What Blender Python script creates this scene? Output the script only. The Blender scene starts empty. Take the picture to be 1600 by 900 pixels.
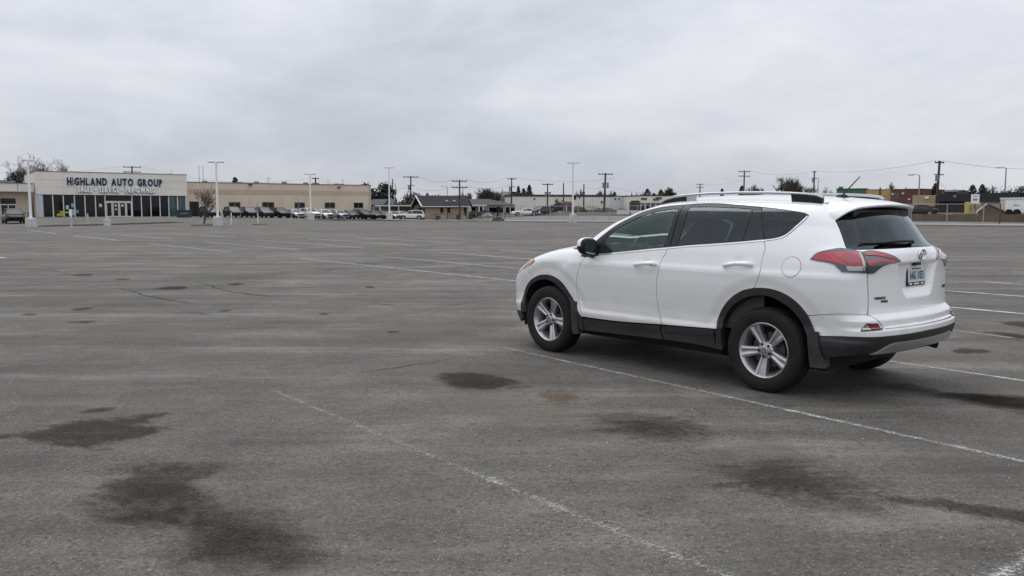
import bpy, bmesh, math, random
import numpy as np
from mathutils import Vector, Matrix
from mathutils.geometry import delaunay_2d_cdt
R_ = math.radians
scene = bpy.context.scene
COL = scene.collection
random.seed(7)

# ---------------------------------------------------------------- camera, sky, sun, exposure
CAM_H, FOC, PITCH = 1.524, 1292.38, 0.0926          # eye height, focal length in px of a 1600 px frame, downward tilt
cam_d = bpy.data.cameras.new('camera'); cam = bpy.data.objects.new('camera', cam_d); COL.objects.link(cam)
cam_d.sensor_width = 36; cam_d.lens = 36*FOC/1600
cam_d.clip_start = 0.05; cam_d.clip_end = 6000
cam.location = (0, 0, CAM_H); cam.rotation_euler = (math.pi/2-PITCH, 0, 0)
scene.camera = cam
SUN_EL, SUN_AZ = R_(58), R_(-25)                     # azimuth clockwise from +Y
world = bpy.data.worlds.new('World'); scene.world = world; world.use_nodes = True
nt = world.node_tree; nt.nodes.clear()
def N(tree, kind, **kw):
    n = tree.nodes.new(kind)
    for k, v in kw.items():
        if k in n.inputs: n.inputs[k].default_value = v
        else: setattr(n, k, v)
    return n
def mth(tree, op, a, b=None, clamp=False):
    n = tree.nodes.new('ShaderNodeMath'); n.operation = op; n.use_clamp = clamp
    for i, v in enumerate((a, b)):
        if v is None: continue
        if isinstance(v, (int, float)): n.inputs[i].default_value = v
        else: tree.links.new(v, n.inputs[i])
    return n.outputs[0]
def mixc(tree, fac, a, b, mode='MIX'):
    n = tree.nodes.new('ShaderNodeMix'); n.data_type = 'RGBA'; n.blend_type = mode; n.clamp_factor = True
    for i, v in ((0, fac), (6, a), (7, b)):
        if isinstance(v, (int, float)): n.inputs[i].default_value = v
        elif isinstance(v, tuple): n.inputs[i].default_value = v if len(v) == 4 else (*v, 1)
        else: tree.links.new(v, n.inputs[i])
    return n.outputs[2]
def ramp(tree, fac, stops):
    n = tree.nodes.new('ShaderNodeValToRGB'); r = n.color_ramp
    while len(r.elements) < len(stops): r.elements.new(.5)
    for e, (p, c) in zip(r.elements, stops):
        e.position = p; e.color = c if len(c) == 4 else (*c, 1)
    tree.links.new(fac, n.inputs[0]); return n.outputs[0]
def noise(tree, vec, scale, detail=4, rough=.55, dist=0):
    n = tree.nodes.new('ShaderNodeTexNoise'); n.inputs['Scale'].default_value = scale
    n.inputs['Detail'].default_value = detail; n.inputs['Roughness'].default_value = rough; n.inputs['Distortion'].default_value = dist
    if vec is not None: tree.links.new(vec, n.inputs['Vector'])
    return n.outputs[0]

sky = N(nt, 'ShaderNodeTexSky', sky_type='NISHITA', sun_disc=False)
sky.sun_elevation = SUN_EL; sky.sun_rotation = SUN_AZ
tc = N(nt, 'ShaderNodeTexCoord'); sep = N(nt, 'ShaderNodeSeparateXYZ'); nt.links.new(tc.outputs['Generated'], sep.inputs[0])
def cloudmap(off, sc, rot=0):
    m = N(nt, 'ShaderNodeMapping'); m.inputs['Location'].default_value = off; m.inputs['Scale'].default_value = sc; m.inputs['Rotation'].default_value = (0, 0, rot)
    nt.links.new(tc.outputs['Generated'], m.inputs[0]); return m.outputs[0]
c1 = noise(nt, cloudmap((3.4, 1.2, .3), (1.5, 1.5, 4.6), .4), 1.0, 3, .5, .5)
c2 = noise(nt, cloudmap((7.3, 2.2, 1.1), (2.6, 2.6, 7.5), .2), 1.25, 5, .56, .6)
c3 = noise(nt, cloudmap((1.3, 5.2, 2.1), (7, 7, 17)), 1.3, 5, .6, .4)
cc = mth(nt, 'ADD', mth(nt, 'ADD', mth(nt, 'MULTIPLY', c1, .5), mth(nt, 'MULTIPLY', c2, .34)), mth(nt, 'MULTIPLY', c3, .16))
cloud = ramp(nt, cc, [(.36, (.445, .467, .523)), (.455, (.53, .55, .605)), (.535, (.622, .637, .683)), (.63, (.715, .725, .756))])
# an overcast sky is brighter overhead than at the horizon
el = mth(nt, 'MAXIMUM', sep.outputs[2], 0.0)
grad = mth(nt, 'ADD', 1.0, mth(nt, 'MULTIPLY', mth(nt, 'POWER', el, 1.25), 1.15))
gm = N(nt, 'ShaderNodeVectorMath', operation='SCALE'); nt.links.new(cloud, gm.inputs[0]); nt.links.new(mth(nt, 'MULTIPLY', grad, 10.0), gm.inputs['Scale'])
bg = N(nt, 'ShaderNodeBackground'); bg.inputs[1].default_value = 0.1
nt.links.new(mixc(nt, .95, sky.outputs[0], gm.outputs[0]), bg.inputs[0])
wo = N(nt, 'ShaderNodeOutputWorld'); nt.links.new(bg.outputs[0], wo.inputs[0])

sun_d = bpy.data.lights.new('sun', 'SUN'); sun_d.energy = 0.9; sun_d.angle = R_(35); sun_d.color = (1, .97, .93)
sun = bpy.data.objects.new('sun', sun_d); COL.objects.link(sun)
sun.rotation_euler = Vector((-math.sin(SUN_AZ)*math.cos(SUN_EL), -math.cos(SUN_AZ)*math.cos(SUN_EL), -math.sin(SUN_EL))).to_track_quat('-Z', 'Y').to_euler()
vs = scene.view_settings
vs.view_transform = 'Standard'; vs.look = 'None'; vs.exposure = 0.10; vs.gamma = 1; vs.use_curve_mapping = False
scene.cycles.max_bounces = 8; scene.cycles.transparent_max_bounces = 16

# ---------------------------------------------------------------- helpers
def tag(o, label=None, cat=None, group=None, kind=None):
    if label: o['label'] = label
    if cat: o['category'] = cat
    if group: o['group'] = group
    if kind: o['kind'] = kind
    return o
def empty(name, loc, rz=0, label=None, cat=None, group=None):
    o = bpy.data.objects.new(name, None); COL.objects.link(o); o.location = loc; o.rotation_euler = (0, 0, rz)
    o.empty_display_size = .2
    return tag(o, label, cat, group)
def link(name, me, parent=None, mats=(), smooth=False):
    for m in mats: me.materials.append(m)
    o = bpy.data.objects.new(name, me); COL.objects.link(o)
    if parent is not None: o.parent = parent
    if smooth:
        me.polygons.foreach_set('use_smooth', [True]*len(me.polygons))
    return o
class MB:
    """collects shapes and links them as ONE mesh object"""
    def __init__(s): s.v = []; s.f = []; s.m = []; s.mi = 0
    def add(s, vs_, fs_):
        b = len(s.v); s.v += [tuple(p) for p in vs_]
        for f in fs_: s.f.append(tuple(b+i for i in f)); s.m.append(s.mi)
        return s
    def box(s, x0, x1, y0, y1, z0, z1, bev=0):
        if bev <= 0:
            P = [(x, y, z) for z in (z0, z1) for y in (y0, y1) for x in (x0, x1)]
            return s.add(P, [(0, 2, 3, 1), (4, 5, 7, 6), (0, 1, 5, 4), (2, 6, 7, 3), (0, 4, 6, 2), (1, 3, 7, 5)])
        bm = bmesh.new(); bmesh.ops.create_cube(bm, size=1)
        for v in bm.verts: v.co = Vector(((x0+x1)/2+v.co.x*(x1-x0), (y0+y1)/2+v.co.y*(y1-y0), (z0+z1)/2+v.co.z*(z1-z0)))
        bmesh.ops.bevel(bm, geom=bm.edges[:], offset=bev, segments=2, profile=.5, affect='EDGES')
        return s.bm(bm)
    def bm(s, bm):
        bm.verts.index_update(); s.add([v.co[:] for v in bm.verts], [[v.index for v in f.verts] for f in bm.faces]); bm.free(); return s
    def tube(s, pts, rad, n=8, caps=True):
        pts = [Vector(p) for p in pts]; rad = rad if isinstance(rad, (list, tuple)) else [rad]*len(pts)
        b = len(s.v); up = None
        for i, p in enumerate(pts):
            t = (pts[min(i+1, len(pts)-1)]-pts[max(i-1, 0)]).normalized()
            if up is None:
                up = Vector((0, 0, 1)) if abs(t.z) < .9 else Vector((1, 0, 0))
            a = t.cross(up); a = a.normalized() if a.length > 1e-6 else t.orthogonal().normalized(); c = t.cross(a); up = -c if False else up
            for k in range(n):
                w = 2*math.pi*k/n; q = p+(a*math.cos(w)+c*math.sin(w))*rad[i]; s.v.append(q[:])
        for i in range(len(pts)-1):
            for k in range(n):
                s.f.append((b+i*n+k, b+i*n+(k+1) % n, b+(i+1)*n+(k+1) % n, b+(i+1)*n+k)); s.m.append(s.mi)
        if caps:
            s.f.append(tuple(b+k for k in range(n-1, -1, -1))); s.m.append(s.mi)
            e = b+(len(pts)-1)*n; s.f.append(tuple(e+k for k in range(n))); s.m.append(s.mi)
        return s
    def lathe(s, prof, n=32, axis='z', c=(0, 0, 0), close=False):
        """prof: (along, radius)"""
        b = len(s.v); m = len(prof)
        for k in range(n):
            w = 2*math.pi*k/n; cw, sw = math.cos(w), math.sin(w)
            for (h, r) in prof:
                p = {'z': (r*cw, r*sw, h), 'y': (r*cw, h, r*sw), 'x': (h, r*cw, r*sw)}[axis]
                s.v.append((p[0]+c[0], p[1]+c[1], p[2]+c[2]))
        for k in range(n):
            for j in range(m if close else m-1):
                j2 = (j+1) % m
                s.f.append((b+k*m+j, b+((k+1) % n)*m+j, b+((k+1) % n)*m+j2, b+k*m+j2)); s.m.append(s.mi)
        return s
    def prism(s, poly, axis, a0, a1):
        """poly (u,v) extruded along axis: 'x' -> (y,z), 'y' -> (x,z), 'z' -> (x,y)"""
        f = {'x': lambda u, v, a: (a, u, v), 'y': lambda u, v, a: (u, a, v), 'z': lambda u, v, a: (u, v, a)}[axis]
        n = len(poly); b = len(s.v)
        s.v += [f(u, v, a0) for u, v in poly]+[f(u, v, a1) for u, v in poly]
        s.f.append(tuple(b+i for i in range(n))); s.f.append(tuple(b+n+i for i in range(n-1, -1, -1))); s.m += [s.mi]*2
        for i in range(n):
            j = (i+1) % n; s.f.append((b+i, b+n+i, b+n+j, b+j)); s.m.append(s.mi)
        return s
    def mesh(s, name='mesh'):
        me = bpy.data.meshes.new(name); me.from_pydata(s.v, [], s.f)
        if any(s.m): me.polygons.foreach_set('material_index', s.m)
        bm = bmesh.new(); bm.from_mesh(me); bmesh.ops.recalc_face_normals(bm, faces=bm.faces); bm.to_mesh(me); bm.free()
        return me
    def build(s, name, mats, parent=None, smooth=None):
        me = s.mesh(name); mats = mats if isinstance(mats, (list, tuple)) else [mats]
        o = link(name, me, parent, mats)
        if smooth is not None:
            me.polygons.foreach_set('use_smooth', [True]*len(me.polygons)); me.set_sharp_from_angle(angle=R_(smooth))
        return o
def copy_tree(o, parent=None):
    c = o.copy(); COL.objects.link(c); c.parent = parent
    for ch in o.children: copy_tree(ch, c)
    return c

# ---------------------------------------------------------------- materials
def mat(name, col, rough=.6, metal=0, var=0.0, vscale=4.0, bump=0.0, bscale=60., col2=None, coat=0, spec=.5, stretch=None):
    m = bpy.data.materials.new(name); m.use_nodes = True; t = m.node_tree; b = t.nodes['Principled BSDF']
    b.inputs['Base Color'].default_value = (*col, 1); b.inputs['Roughness'].default_value = rough; b.inputs['Metallic'].default_value = metal
    b.inputs['Specular IOR Level'].default_value = spec
    if coat: b.inputs['Coat Weight'].default_value = coat; b.inputs['Coat Roughness'].default_value = .04
    if var or bump or col2:
        c = t.nodes.new('ShaderNodeTexCoord'); vec = c.outputs['Object']
        if stretch:
            mp = t.nodes.new('ShaderNodeMapping'); mp.inputs['Scale'].default_value = stretch; t.links.new(vec, mp.inputs[0]); vec = mp.outputs[0]
        n = noise(t, vec, vscale, 6, .6)
        c2 = col2 or tuple(x*(1-var) for x in col); c1_ = col if col2 else tuple(min(1, x*(1+var)) for x in col)
        f = mth(t, 'MULTIPLY', mth(t, 'SUBTRACT', n, .3), 2.5, True)
        t.links.new(mixc(t, f, c2, c1_), b.inputs['Base Color'])
        if bump:
            bp = t.nodes.new('ShaderNodeBump'); bp.inputs['Strength'].default_value = bump; bp.inputs['Distance'].default_value = .01
            t.links.new(noise(t, vec, bscale, 3), bp.inputs['Height']); t.links.new(bp.outputs[0], b.inputs['Normal'])
    return m
def thin_glass(name, tint, rough=.02, refl=1.0, ior=1.5):
    m = bpy.data.materials.new(name); m.use_nodes = True; t = m.node_tree; t.nodes.clear()
    tr = t.nodes.new('ShaderNodeBsdfTransparent'); tr.inputs[0].default_value = (*tint, 1)
    gl = t.nodes.new('ShaderNodeBsdfGlossy'); gl.inputs['Roughness'].default_value = rough; gl.inputs['Color'].default_value = ((refl,)*3 if not isinstance(refl, tuple) else refl)+(1,)
    fr = t.nodes.new('ShaderNodeFresnel'); fr.inputs[0].default_value = ior
    mx = t.nodes.new('ShaderNodeMixShader'); o = t.nodes.new('ShaderNodeOutputMaterial')
    t.links.new(fr.outputs[0], mx.inputs[0]); t.links.new(tr.outputs[0], mx.inputs[1]); t.links.new(gl.outputs[0], mx.inputs[2]); t.links.new(mx.outputs[0], o.inputs[0])
    return m

# ---------------------------------------------------------------- terrain height
def ss(a, b, x):
    t = np.clip((np.asarray(x, float)-a)/(b-a), 0, 1); return t*t*(3-2*t)
BX = [-400, -60, -24, -16, 0, 8, 14, 42, 50, 90, 400]
BY = [131, 131, 131, 126, 118, 113.5, 111, 86.5, 80, 50, -180]
def Bd(x): return np.interp(x, BX, BY)                # far edge of the lot, right of the showroom
def G(x, y):
    x = np.asarray(x, float); y = np.asarray(y, float)
    a = .6*ss(85, 128, y)*ss(-12, -48, x)
    d = y-Bd(x)
    return a+1.3*ss(12, 40, d)*ss(-12, 8, x)
def gz(x, y): return float(G(x, y))
def gp(px, py):                                        # ground point of the flat part of the lot measured from the photograph
    u = (px-800)/FOC; v = (450-py)/FOC; c, s = math.cos(PITCH), math.sin(PITCH)
    d = (u, c+s*v, -s+c*v); t = -CAM_H/d[2]; return (d[0]*t, d[1]*t)
def wx(px, D): return (px-800)/FOC/1.0043*D                 # measured direction and distance -> metres
def wz(py, D): return CAM_H+(330-py)/FOC*D
# ---------------------------------------------------------------- ground, lot, verge, street
def asphalt_mat():
    m = bpy.data.materials.new('asphalt'); m.use_nodes = True; t = m.node_tree; b = t.nodes['Principled BSDF']
    c = t.nodes.new('ShaderNodeTexCoord'); P = c.outputs['Object']
    mp = t.nodes.new('ShaderNodeMapping'); mp.inputs['Rotation'].default_value = (0, 0, R_(-21)); mp.inputs['Scale'].default_value = (.17, 1.5, 1); t.links.new(P, mp.inputs[0])
    big = noise(t, P, .11, 5, .6, .6); mid = noise(t, P, .75, 6, .65, .4); streak = noise(t, mp.outputs[0], .85, 6, .66, .35)
    fine = noise(t, P, 22, 4, .75); grit = noise(t, P, 90, 2, .8)
    s = mth(t, 'ADD', mth(t, 'ADD', mth(t, 'MULTIPLY', big, .26), mth(t, 'MULTIPLY', mid, .30)), mth(t, 'MULTIPLY', streak, .44))
    s = mth(t, 'ADD', mth(t, 'MULTIPLY', mth(t, 'SUBTRACT', s, .5), 4.2), .5, True)
    base = ramp(t, s, [(.08, (.058, .053, .046)), (.36, (.085, .0785, .069)), (.60, (.1085, .1005, .0885)), (.92, (.172, .158, .137))])
    def cells(sc): v_ = t.nodes.new('ShaderNodeTexVoronoi'); v_.inputs['Scale'].default_value = sc; t.links.new(P, v_.inputs['Vector']); return v_
    va = cells(52); vb = cells(125)
    def bw(v_): q = t.nodes.new('ShaderNodeSeparateColor'); t.links.new(v_.outputs['Color'], q.inputs[0]); return q.outputs[0]
    ca, cb = bw(va), bw(vb)
    k = mth(t, 'ADD', -.12, mth(t, 'ADD', mth(t, 'ADD', mth(t, 'MULTIPLY', fine, .75), mth(t, 'MULTIPLY', noise(t, P, 3.1, 7, .72, .3), .75)), mth(t, 'ADD', mth(t, 'MULTIPLY', ca, .20), mth(t, 'MULTIPLY', cb, .50))))
    v = t.nodes.new('ShaderNodeVectorMath'); v.operation = 'SCALE'; t.links.new(base, v.inputs[0]); t.links.new(k, v.inputs['Scale'])
    stone = mth(t, 'MULTIPLY', mth(t, 'GREATER_THAN', mth(t, 'ADD', cb, mth(t, 'MULTIPLY', mid, .3)), 1.09), .28)
    col = mixc(t, stone, v.outputs[0], (.33, .31, .28))
    pits = mth(t, 'MULTIPLY', mth(t, 'LESS_THAN', mth(t, 'ADD', ca, mth(t, 'MULTIPLY', fine, .5)), .33), .42)
    col = mixc(t, pits, col, (.030, .027, .024))
    dust = mth(t, 'MULTIPLY', mth(t, 'SUBTRACT', noise(t, P, .42, 5, .7, .8), .50), 3.2, True)
    col = mixc(t, mth(t, 'MULTIPLY', dust, .30), col, (.150, .132, .105))
    pale = mth(t, 'MULTIPLY', mth(t, 'SUBTRACT', mth(t, 'ADD', mth(t, 'MULTIPLY', streak, .65), mth(t, 'MULTIPLY', noise(t, P, 1.9, 7, .75, .6), .35)), .545), 9, True)
    col = mixc(t, mth(t, 'MULTIPLY', pale, .58), col, (.185, .170, .146))
    blotch = mth(t, 'MULTIPLY', mth(t, 'SUBTRACT', noise(t, P, 2.3, 8, .78, .5), .615), 9, True)
    col = mixc(t, mth(t, 'MULTIPLY', blotch, .55), col, (.045, .041, .036))
    t.links.new(col, b.inputs['Base Color']); b.inputs['Roughness'].default_value = .82; b.inputs['Specular IOR Level'].default_value = .35
    bp = t.nodes.new('ShaderNodeBump'); bp.inputs['Strength'].default_value = .55; bp.inputs['Distance'].default_value = .006
    t.links.new(mth(t, 'ADD', mth(t, 'MULTIPLY', fine, .8), mth(t, 'MULTIPLY', cb, .8)), bp.inputs['Height']); t.links.new(bp.outputs[0], b.inputs['Normal'])
    return m
M_ASPH = asphalt_mat()
M_DIRT = mat('dirt', (.105, .085, .06), .95, var=.35, vscale=.9, col2=(.07, .062, .04), bump=.3, bscale=6)
M_GRASS = mat('winter_grass', (.115, .098, .052), .95, col2=(.055, .05, .026), vscale=1.6, bump=.6, bscale=14)
M_PAVE = mat('pavement_concrete', (.27, .262, .25), .85, var=.18, vscale=.7, bump=.15, bscale=12)
M_STREET = mat('street_asphalt', (.15, .15, .15), .9, var=.2, vscale=.4)
M_CONC = mat('concrete', (.50, .50, .49), .85, var=.16, vscale=2.2, bump=.25, bscale=24)
M_KERB = mat('kerb_concrete', (.12, .11, .10), .9, var=.25, vscale=1.2)  # dark for its dirty face and for the shadow line under the edge

def grid_sheet(name, xs, vs_, yfun, zoff, m, kind='structure', parent=None):
    X = np.repeat(np.array(xs)[:, None], len(vs_), 1); Y = np.array([[yfun(x, v) for v in vs_] for x in xs]); Z = G(X, Y)+zoff
    nx, ny = X.shape
    V = np.stack([X, Y, Z], -1).reshape(-1, 3).tolist()
    Fc = [(i*ny+j, (i+1)*ny+j, (i+1)*ny+j+1, i*ny+j+1) for i in range(nx-1) for j in range(ny-1)]
    me = bpy.data.meshes.new(name); me.from_pydata(V, [], Fc)
    o = link(name, me, parent, [m], smooth=True)
    if kind: o['kind'] = kind
    return o
xs_w = sorted(set(list(range(-2400, -160, 160))+list(range(-160, 161, 8))+list(range(320, 2401, 160))))
ys_w = [-60, -30, 0, 40, 80]+list(range(84, 220, 4))+[240, 280, 340, 420, 600, 900, 1400, 2400]
ground = grid_sheet('ground', xs_w, ys_w, lambda x, v: v, -.05, M_DIRT)
xs_l = [-190, -150, -120]+list(np.arange(-104, 105, 4.0))+[120, 150]
lot = grid_sheet('parking_lot', xs_l, np.linspace(0, 1, 60), lambda x, v: -40+(Bd(x)*(1 if x > -26 else 1)+(60 if x < -26 else 0)+40)*v if x > -26 else -40+235*v, 0.0, M_ASPH)
xs_s = list(np.arange(-22, 120, 3.0))
def strip(name, d0, d1, zo, m, x0=-22, x1=118, n=3):
    xs = [x for x in np.arange(x0, x1+.1, 3.0)]
    return grid_sheet(name, xs, np.linspace(d0, d1, n), lambda x, v: Bd(x)+v, zo, m)
verge = strip('grass_verge', .32, 7.5, .07, M_GRASS, n=6)
strip('pavement', 7.5, 15.0, .06, M_PAVE, n=4)
strip('street', 15.6, 28, .02, M_STREET, x0=-10, n=8)
strip('grass_bank', 29, 50, .03, mat('bank_earth', (.118, .085, .058), .95, col2=(.062, .048, .034), vscale=.5, bump=.5, bscale=3), x0=2, n=12)
# kerb along the lot edge
def kerb_run(name, pts, w=.16, h=.13, mats=None, parent=None, kind='structure'):
    mb = MB()
    for a, b in zip(pts[:-1], pts[1:]):
        a = Vector((a[0], a[1], 0)); b = Vector((b[0], b[1], 0)); d = (b-a); L = d.length; d.normalize(); nrm = Vector((-d.y, d.x, 0))
        k = max(1, int(L/3))
        for i in range(k):
            p = a+d*(L*i/k+.006); q = a+d*(L*(i+1)/k-.006)
            V = []
            for r in (p, q):
                z = gz(r.x, r.y)
                V += [(r.x, r.y, z-.1), (r.x+nrm.x*w, r.y+nrm.y*w, z-.1), (r.x+nrm.x*w, r.y+nrm.y*w, z+h), (r.x+nrm.x*.03, r.y+nrm.y*.03, z+h), (r.x, r.y, z+h-.03)]
            mb.add(V, [(0, 1, 2, 3, 4), (9, 8, 7, 6, 5)]+[(i_, i_+5, (i_+1) % 5+5, (i_+1) % 5) for i_ in range(5)])
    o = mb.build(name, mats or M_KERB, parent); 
    if kind: o['kind'] = kind
    return o
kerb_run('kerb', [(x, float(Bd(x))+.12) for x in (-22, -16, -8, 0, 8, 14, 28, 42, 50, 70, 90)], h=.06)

# painted lines: worn white paint, 4 mm above the asphalt
def paint_mat(name, wear, col=(.62, .61, .58)):
    m = bpy.data.materials.new(name); m.use_nodes = True; t = m.node_tree; t.nodes.clear()
    c = t.nodes.new('ShaderNodeTexCoord'); P = c.outputs['Object']
    at = t.nodes.new('ShaderNodeAttribute'); at.attribute_name = 'edge'
    a = mth(t, 'ADD', mth(t, 'MULTIPLY', noise(t, P, 48, 4, .85), .60), mth(t, 'MULTIPLY', noise(t, P, 3.4, 6, .8), .40))
    a = mth(t, 'ADD', a, mth(t, 'MULTIPLY', at.outputs['Fac'], -.16))
    al = mth(t, 'MULTIPLY', mth(t, 'SUBTRACT', a, wear), 7, True)
    bs = t.nodes.new('ShaderNodeBsdfDiffuse'); t.links.new(mixc(t, noise(t, P, 30, 3), tuple(x*.72 for x in col), col), bs.inputs[0])
    tr = t.nodes.new('ShaderNodeBsdfTransparent'); mx = t.nodes.new('ShaderNodeMixShader'); o = t.nodes.new('ShaderNodeOutputMaterial')
    t.links.new(al, mx.inputs[0]); t.links.new(tr.outputs[0], mx.inputs[1]); t.links.new(bs.outputs[0], mx.inputs[2]); t.links.new(mx.outputs[0], o.inputs[0])
    return m
M_PAINT = paint_mat('line_paint', .375, (.66, .65, .62)); M_FADED = paint_mat('line_paint_faded', .475, (.46, .45, .42)); M_FAR = paint_mat('line_paint_far', .345, (.68, .67, .64)); M_PALE = paint_mat('line_paint_pale', .42, (.60, .57, .54))
M_FAINT = paint_mat('line_paint_worn', .395, (.66, .65, .62))
def ribbon(name, pts, w, m, zo=.004, parent=None, smooth_ends=True):
    """a flat strip along ground points; 'edge' is 0 on its axis and 1 on its rim"""
    mb = MB(); ed = []
    P = [Vector((p[0], p[1], 0)) for p in pts]; res = []
    for a, b in zip(P[:-1], P[1:]):
        k = max(1, int((b-a).length/1.2))
        res += [a+(b-a)*(i/k) for i in range(k)]
    res.append(P[-1]); ws = w if isinstance(w, (list, tuple)) else None
    for i, p in enumerate(res):
        t = (res[min(i+1, len(res)-1)]-res[max(i-1, 0)]).normalized(); nn = Vector((-t.y, t.x, 0))
        ww = (ws[min(i, len(ws)-1)] if ws else w)/2
        for s in (-1, 0, 1):
            q = p+nn*ww*s; mb.v.append((q.x, q.y, gz(q.x, q.y)+zo)); ed.append(abs(s))
    for i in range(len(res)-1):
        for s in (0, 1):
            mb.f.append((i*3+s, i*3+s+1, (i+1)*3+s+1, (i+1)*3+s)); mb.m.append(0)
    me = mb.mesh(name); at = me.attributes.new('edge', 'FLOAT', 'POINT'); at.data.foreach_set('value', [float(e) for e in ed])
    return link(name, me, parent, [m])
M_FADED2 = paint_mat('line_paint_thin', .462, (.50, .49, .46))
M_WORN2 = paint_mat('line_paint_flaked', .425, (.60, .59, .56))
LINES = [((786, 543), (880, 564), .105, M_WORN2), ((880, 564), (1010, 592.7), .11, M_WORN2), ((1010, 592.7), (1640, 730.5), .115, M_WORN2), ((1385, 564), (1660, 604), .10, M_FAINT), ((430, 612), (760, 748), .20, M_FADED), ((760, 748), (1160, 911), .20, M_FADED2), ((1552, 903), (1660, 846), .17, M_WORN2),
 ((470, 404), (806, 439), .11, M_PAINT), ((590, 400), (818, 420.5), .11, M_PAINT), ((690, 394.5), (832, 405.2), .11, M_FAR), ((780, 390.8), (850, 395.4), .11, M_FAR),
 ((519, 424.5), (617, 419.5), .12, M_PALE), ((617, 419.5), (738, 413.5), .12, M_FAINT), ((738, 413.5), (840, 408.8), .12, M_FAINT),
 ((229, 380), (360, 394), .12, M_PAINT), ((189, 367.5), (268, 373.3), .13, M_FAR), ((320, 378), (466, 390.3), .12, M_PAINT), ((115.5, 368.8), (182.4, 375.1), .13, M_FAR),
 ((42, 359.4), (89, 365.2), .14, M_FAR), ((270, 365.4), (367.5, 370.7), .14, M_FAR), ((400, 375.2), (565, 386.8), .13, M_PAINT), ((482, 373), (650, 383.5), .13, M_FAR),
 ((554, 370.8), (727, 380.7), .13, M_FAR), ((653, 370.8), (801.5, 377), .13, M_FAR), ((100, 358.3), (157, 364), .14, M_PALE), ((-30, 397), (7, 403.5), .12, M_FAR),
 ((1535.7, 440.7), (1640, 447.5), .11, M_FAR), ((1476, 454.4), (1640, 466.5), .11, M_FAR), ((1480.7, 480), (1660, 496.2), .11, M_FAR), ((1490.5, 517), (1660, 538), .10, M_PALE),
 ((1440, 375.7), (1566, 368), .13, M_PALE), ((1470, 392.5), (1496, 393.2), .12, M_PALE), ((1500, 384.5), (1590, 386.5), .12, M_PALE), ((700, 366), (880, 373), .14, M_PALE), ((330, 362), (420, 366), .14, M_PALE), ((440, 365), (560, 370), .14, M_PALE), ((760, 362), (1000, 371), .14, M_PALE),
 ((560, 364), (760, 358), .14, M_PALE), ((640, 377), (900, 366), .14, M_PALE), ((150, 361), (250, 366), .14, M_PALE)]
for a, b, w, m in LINES:
    if m in (M_FAR, M_PALE) or a[1] < 425: w *= 1.45
    ribbon('parking_line', [gp(*a), gp(*b)], w, m, .004 if m in (M_PAINT, M_FADED, M_FADED2, M_FAINT, M_WORN2) else .006, lot)

# stains and damp patches: irregular flat patches whose rim frays out
def stain_mat(name, col, film, lo, hi, amax, nscale=5):
    m = bpy.data.materials.new(name); m.use_nodes = True; t = m.node_tree; t.nodes.clear()
    c = t.nodes.new('ShaderNodeTexCoord'); P = c.outputs['Object']
    at = t.nodes.new('ShaderNodeAttribute'); at.attribute_name = 'edge'
    smp = t.nodes.new('ShaderNodeMapping'); smp.inputs['Rotation'].default_value = (0, 0, R_(-14)); smp.inputs['Scale'].default_value = (.6, 1.1, 1); t.links.new(P, smp.inputs[0]); sv = smp.outputs[0]
    n = mth(t, 'ADD', mth(t, 'MULTIPLY', noise(t, sv, nscale, 10, .78, 1.0), 3.0), mth(t, 'MULTIPLY', noise(t, P, 40, 3, .8), .55))
    d = mth(t, 'SUBTRACT', mth(t, 'ADD', n, -.92), mth(t, 'MULTIPLY', at.outputs['Fac'], .85))
    al = t.nodes.new('ShaderNodeMapRange'); al.interpolation_type = 'SMOOTHSTEP'
    t.links.new(d, al.inputs[0]); al.inputs[1].default_value = lo; al.inputs[2].default_value = hi; al.inputs[3].default_value = 0; al.inputs[4].default_value = amax
    tr = t.nodes.new('ShaderNodeBsdfTransparent'); o = t.nodes.new('ShaderNodeOutputMaterial')
    if film:                                             # damp or oily film: the asphalt shows through, darker
        t.links.new(mixc(t, al.outputs[0], (1, 1, 1), col), tr.inputs[0]); t.links.new(tr.outputs[0], o.inputs[0])
    else:
        b = t.nodes.new('ShaderNodeBsdfDiffuse'); b.inputs[0].default_value = (*col, 1); mx = t.nodes.new('ShaderNodeMixShader')
        t.links.new(al.outputs[0], mx.inputs[0]); t.links.new(tr.outputs[0], mx.inputs[1]); t.links.new(b.outputs[0], mx.inputs[2]); t.links.new(mx.outputs[0], o.inputs[0])
    return m
M_WET = stain_mat('damp_patch', (.64, .625, .605), True, .0, .3, 1, 3.6)
M_SOFT = stain_mat('soft_stain', (.58, .565, .545), True, -.15, .85, 1, 3.4)
M_BROWN = stain_mat('rusty_stain', (.86, .80, .73), True, .0, .5, 1, 7)
M_SAND = stain_mat('sandy_dust', (.215, .198, .170), False, -.3, 1.2, .5, 2.6)
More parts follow.
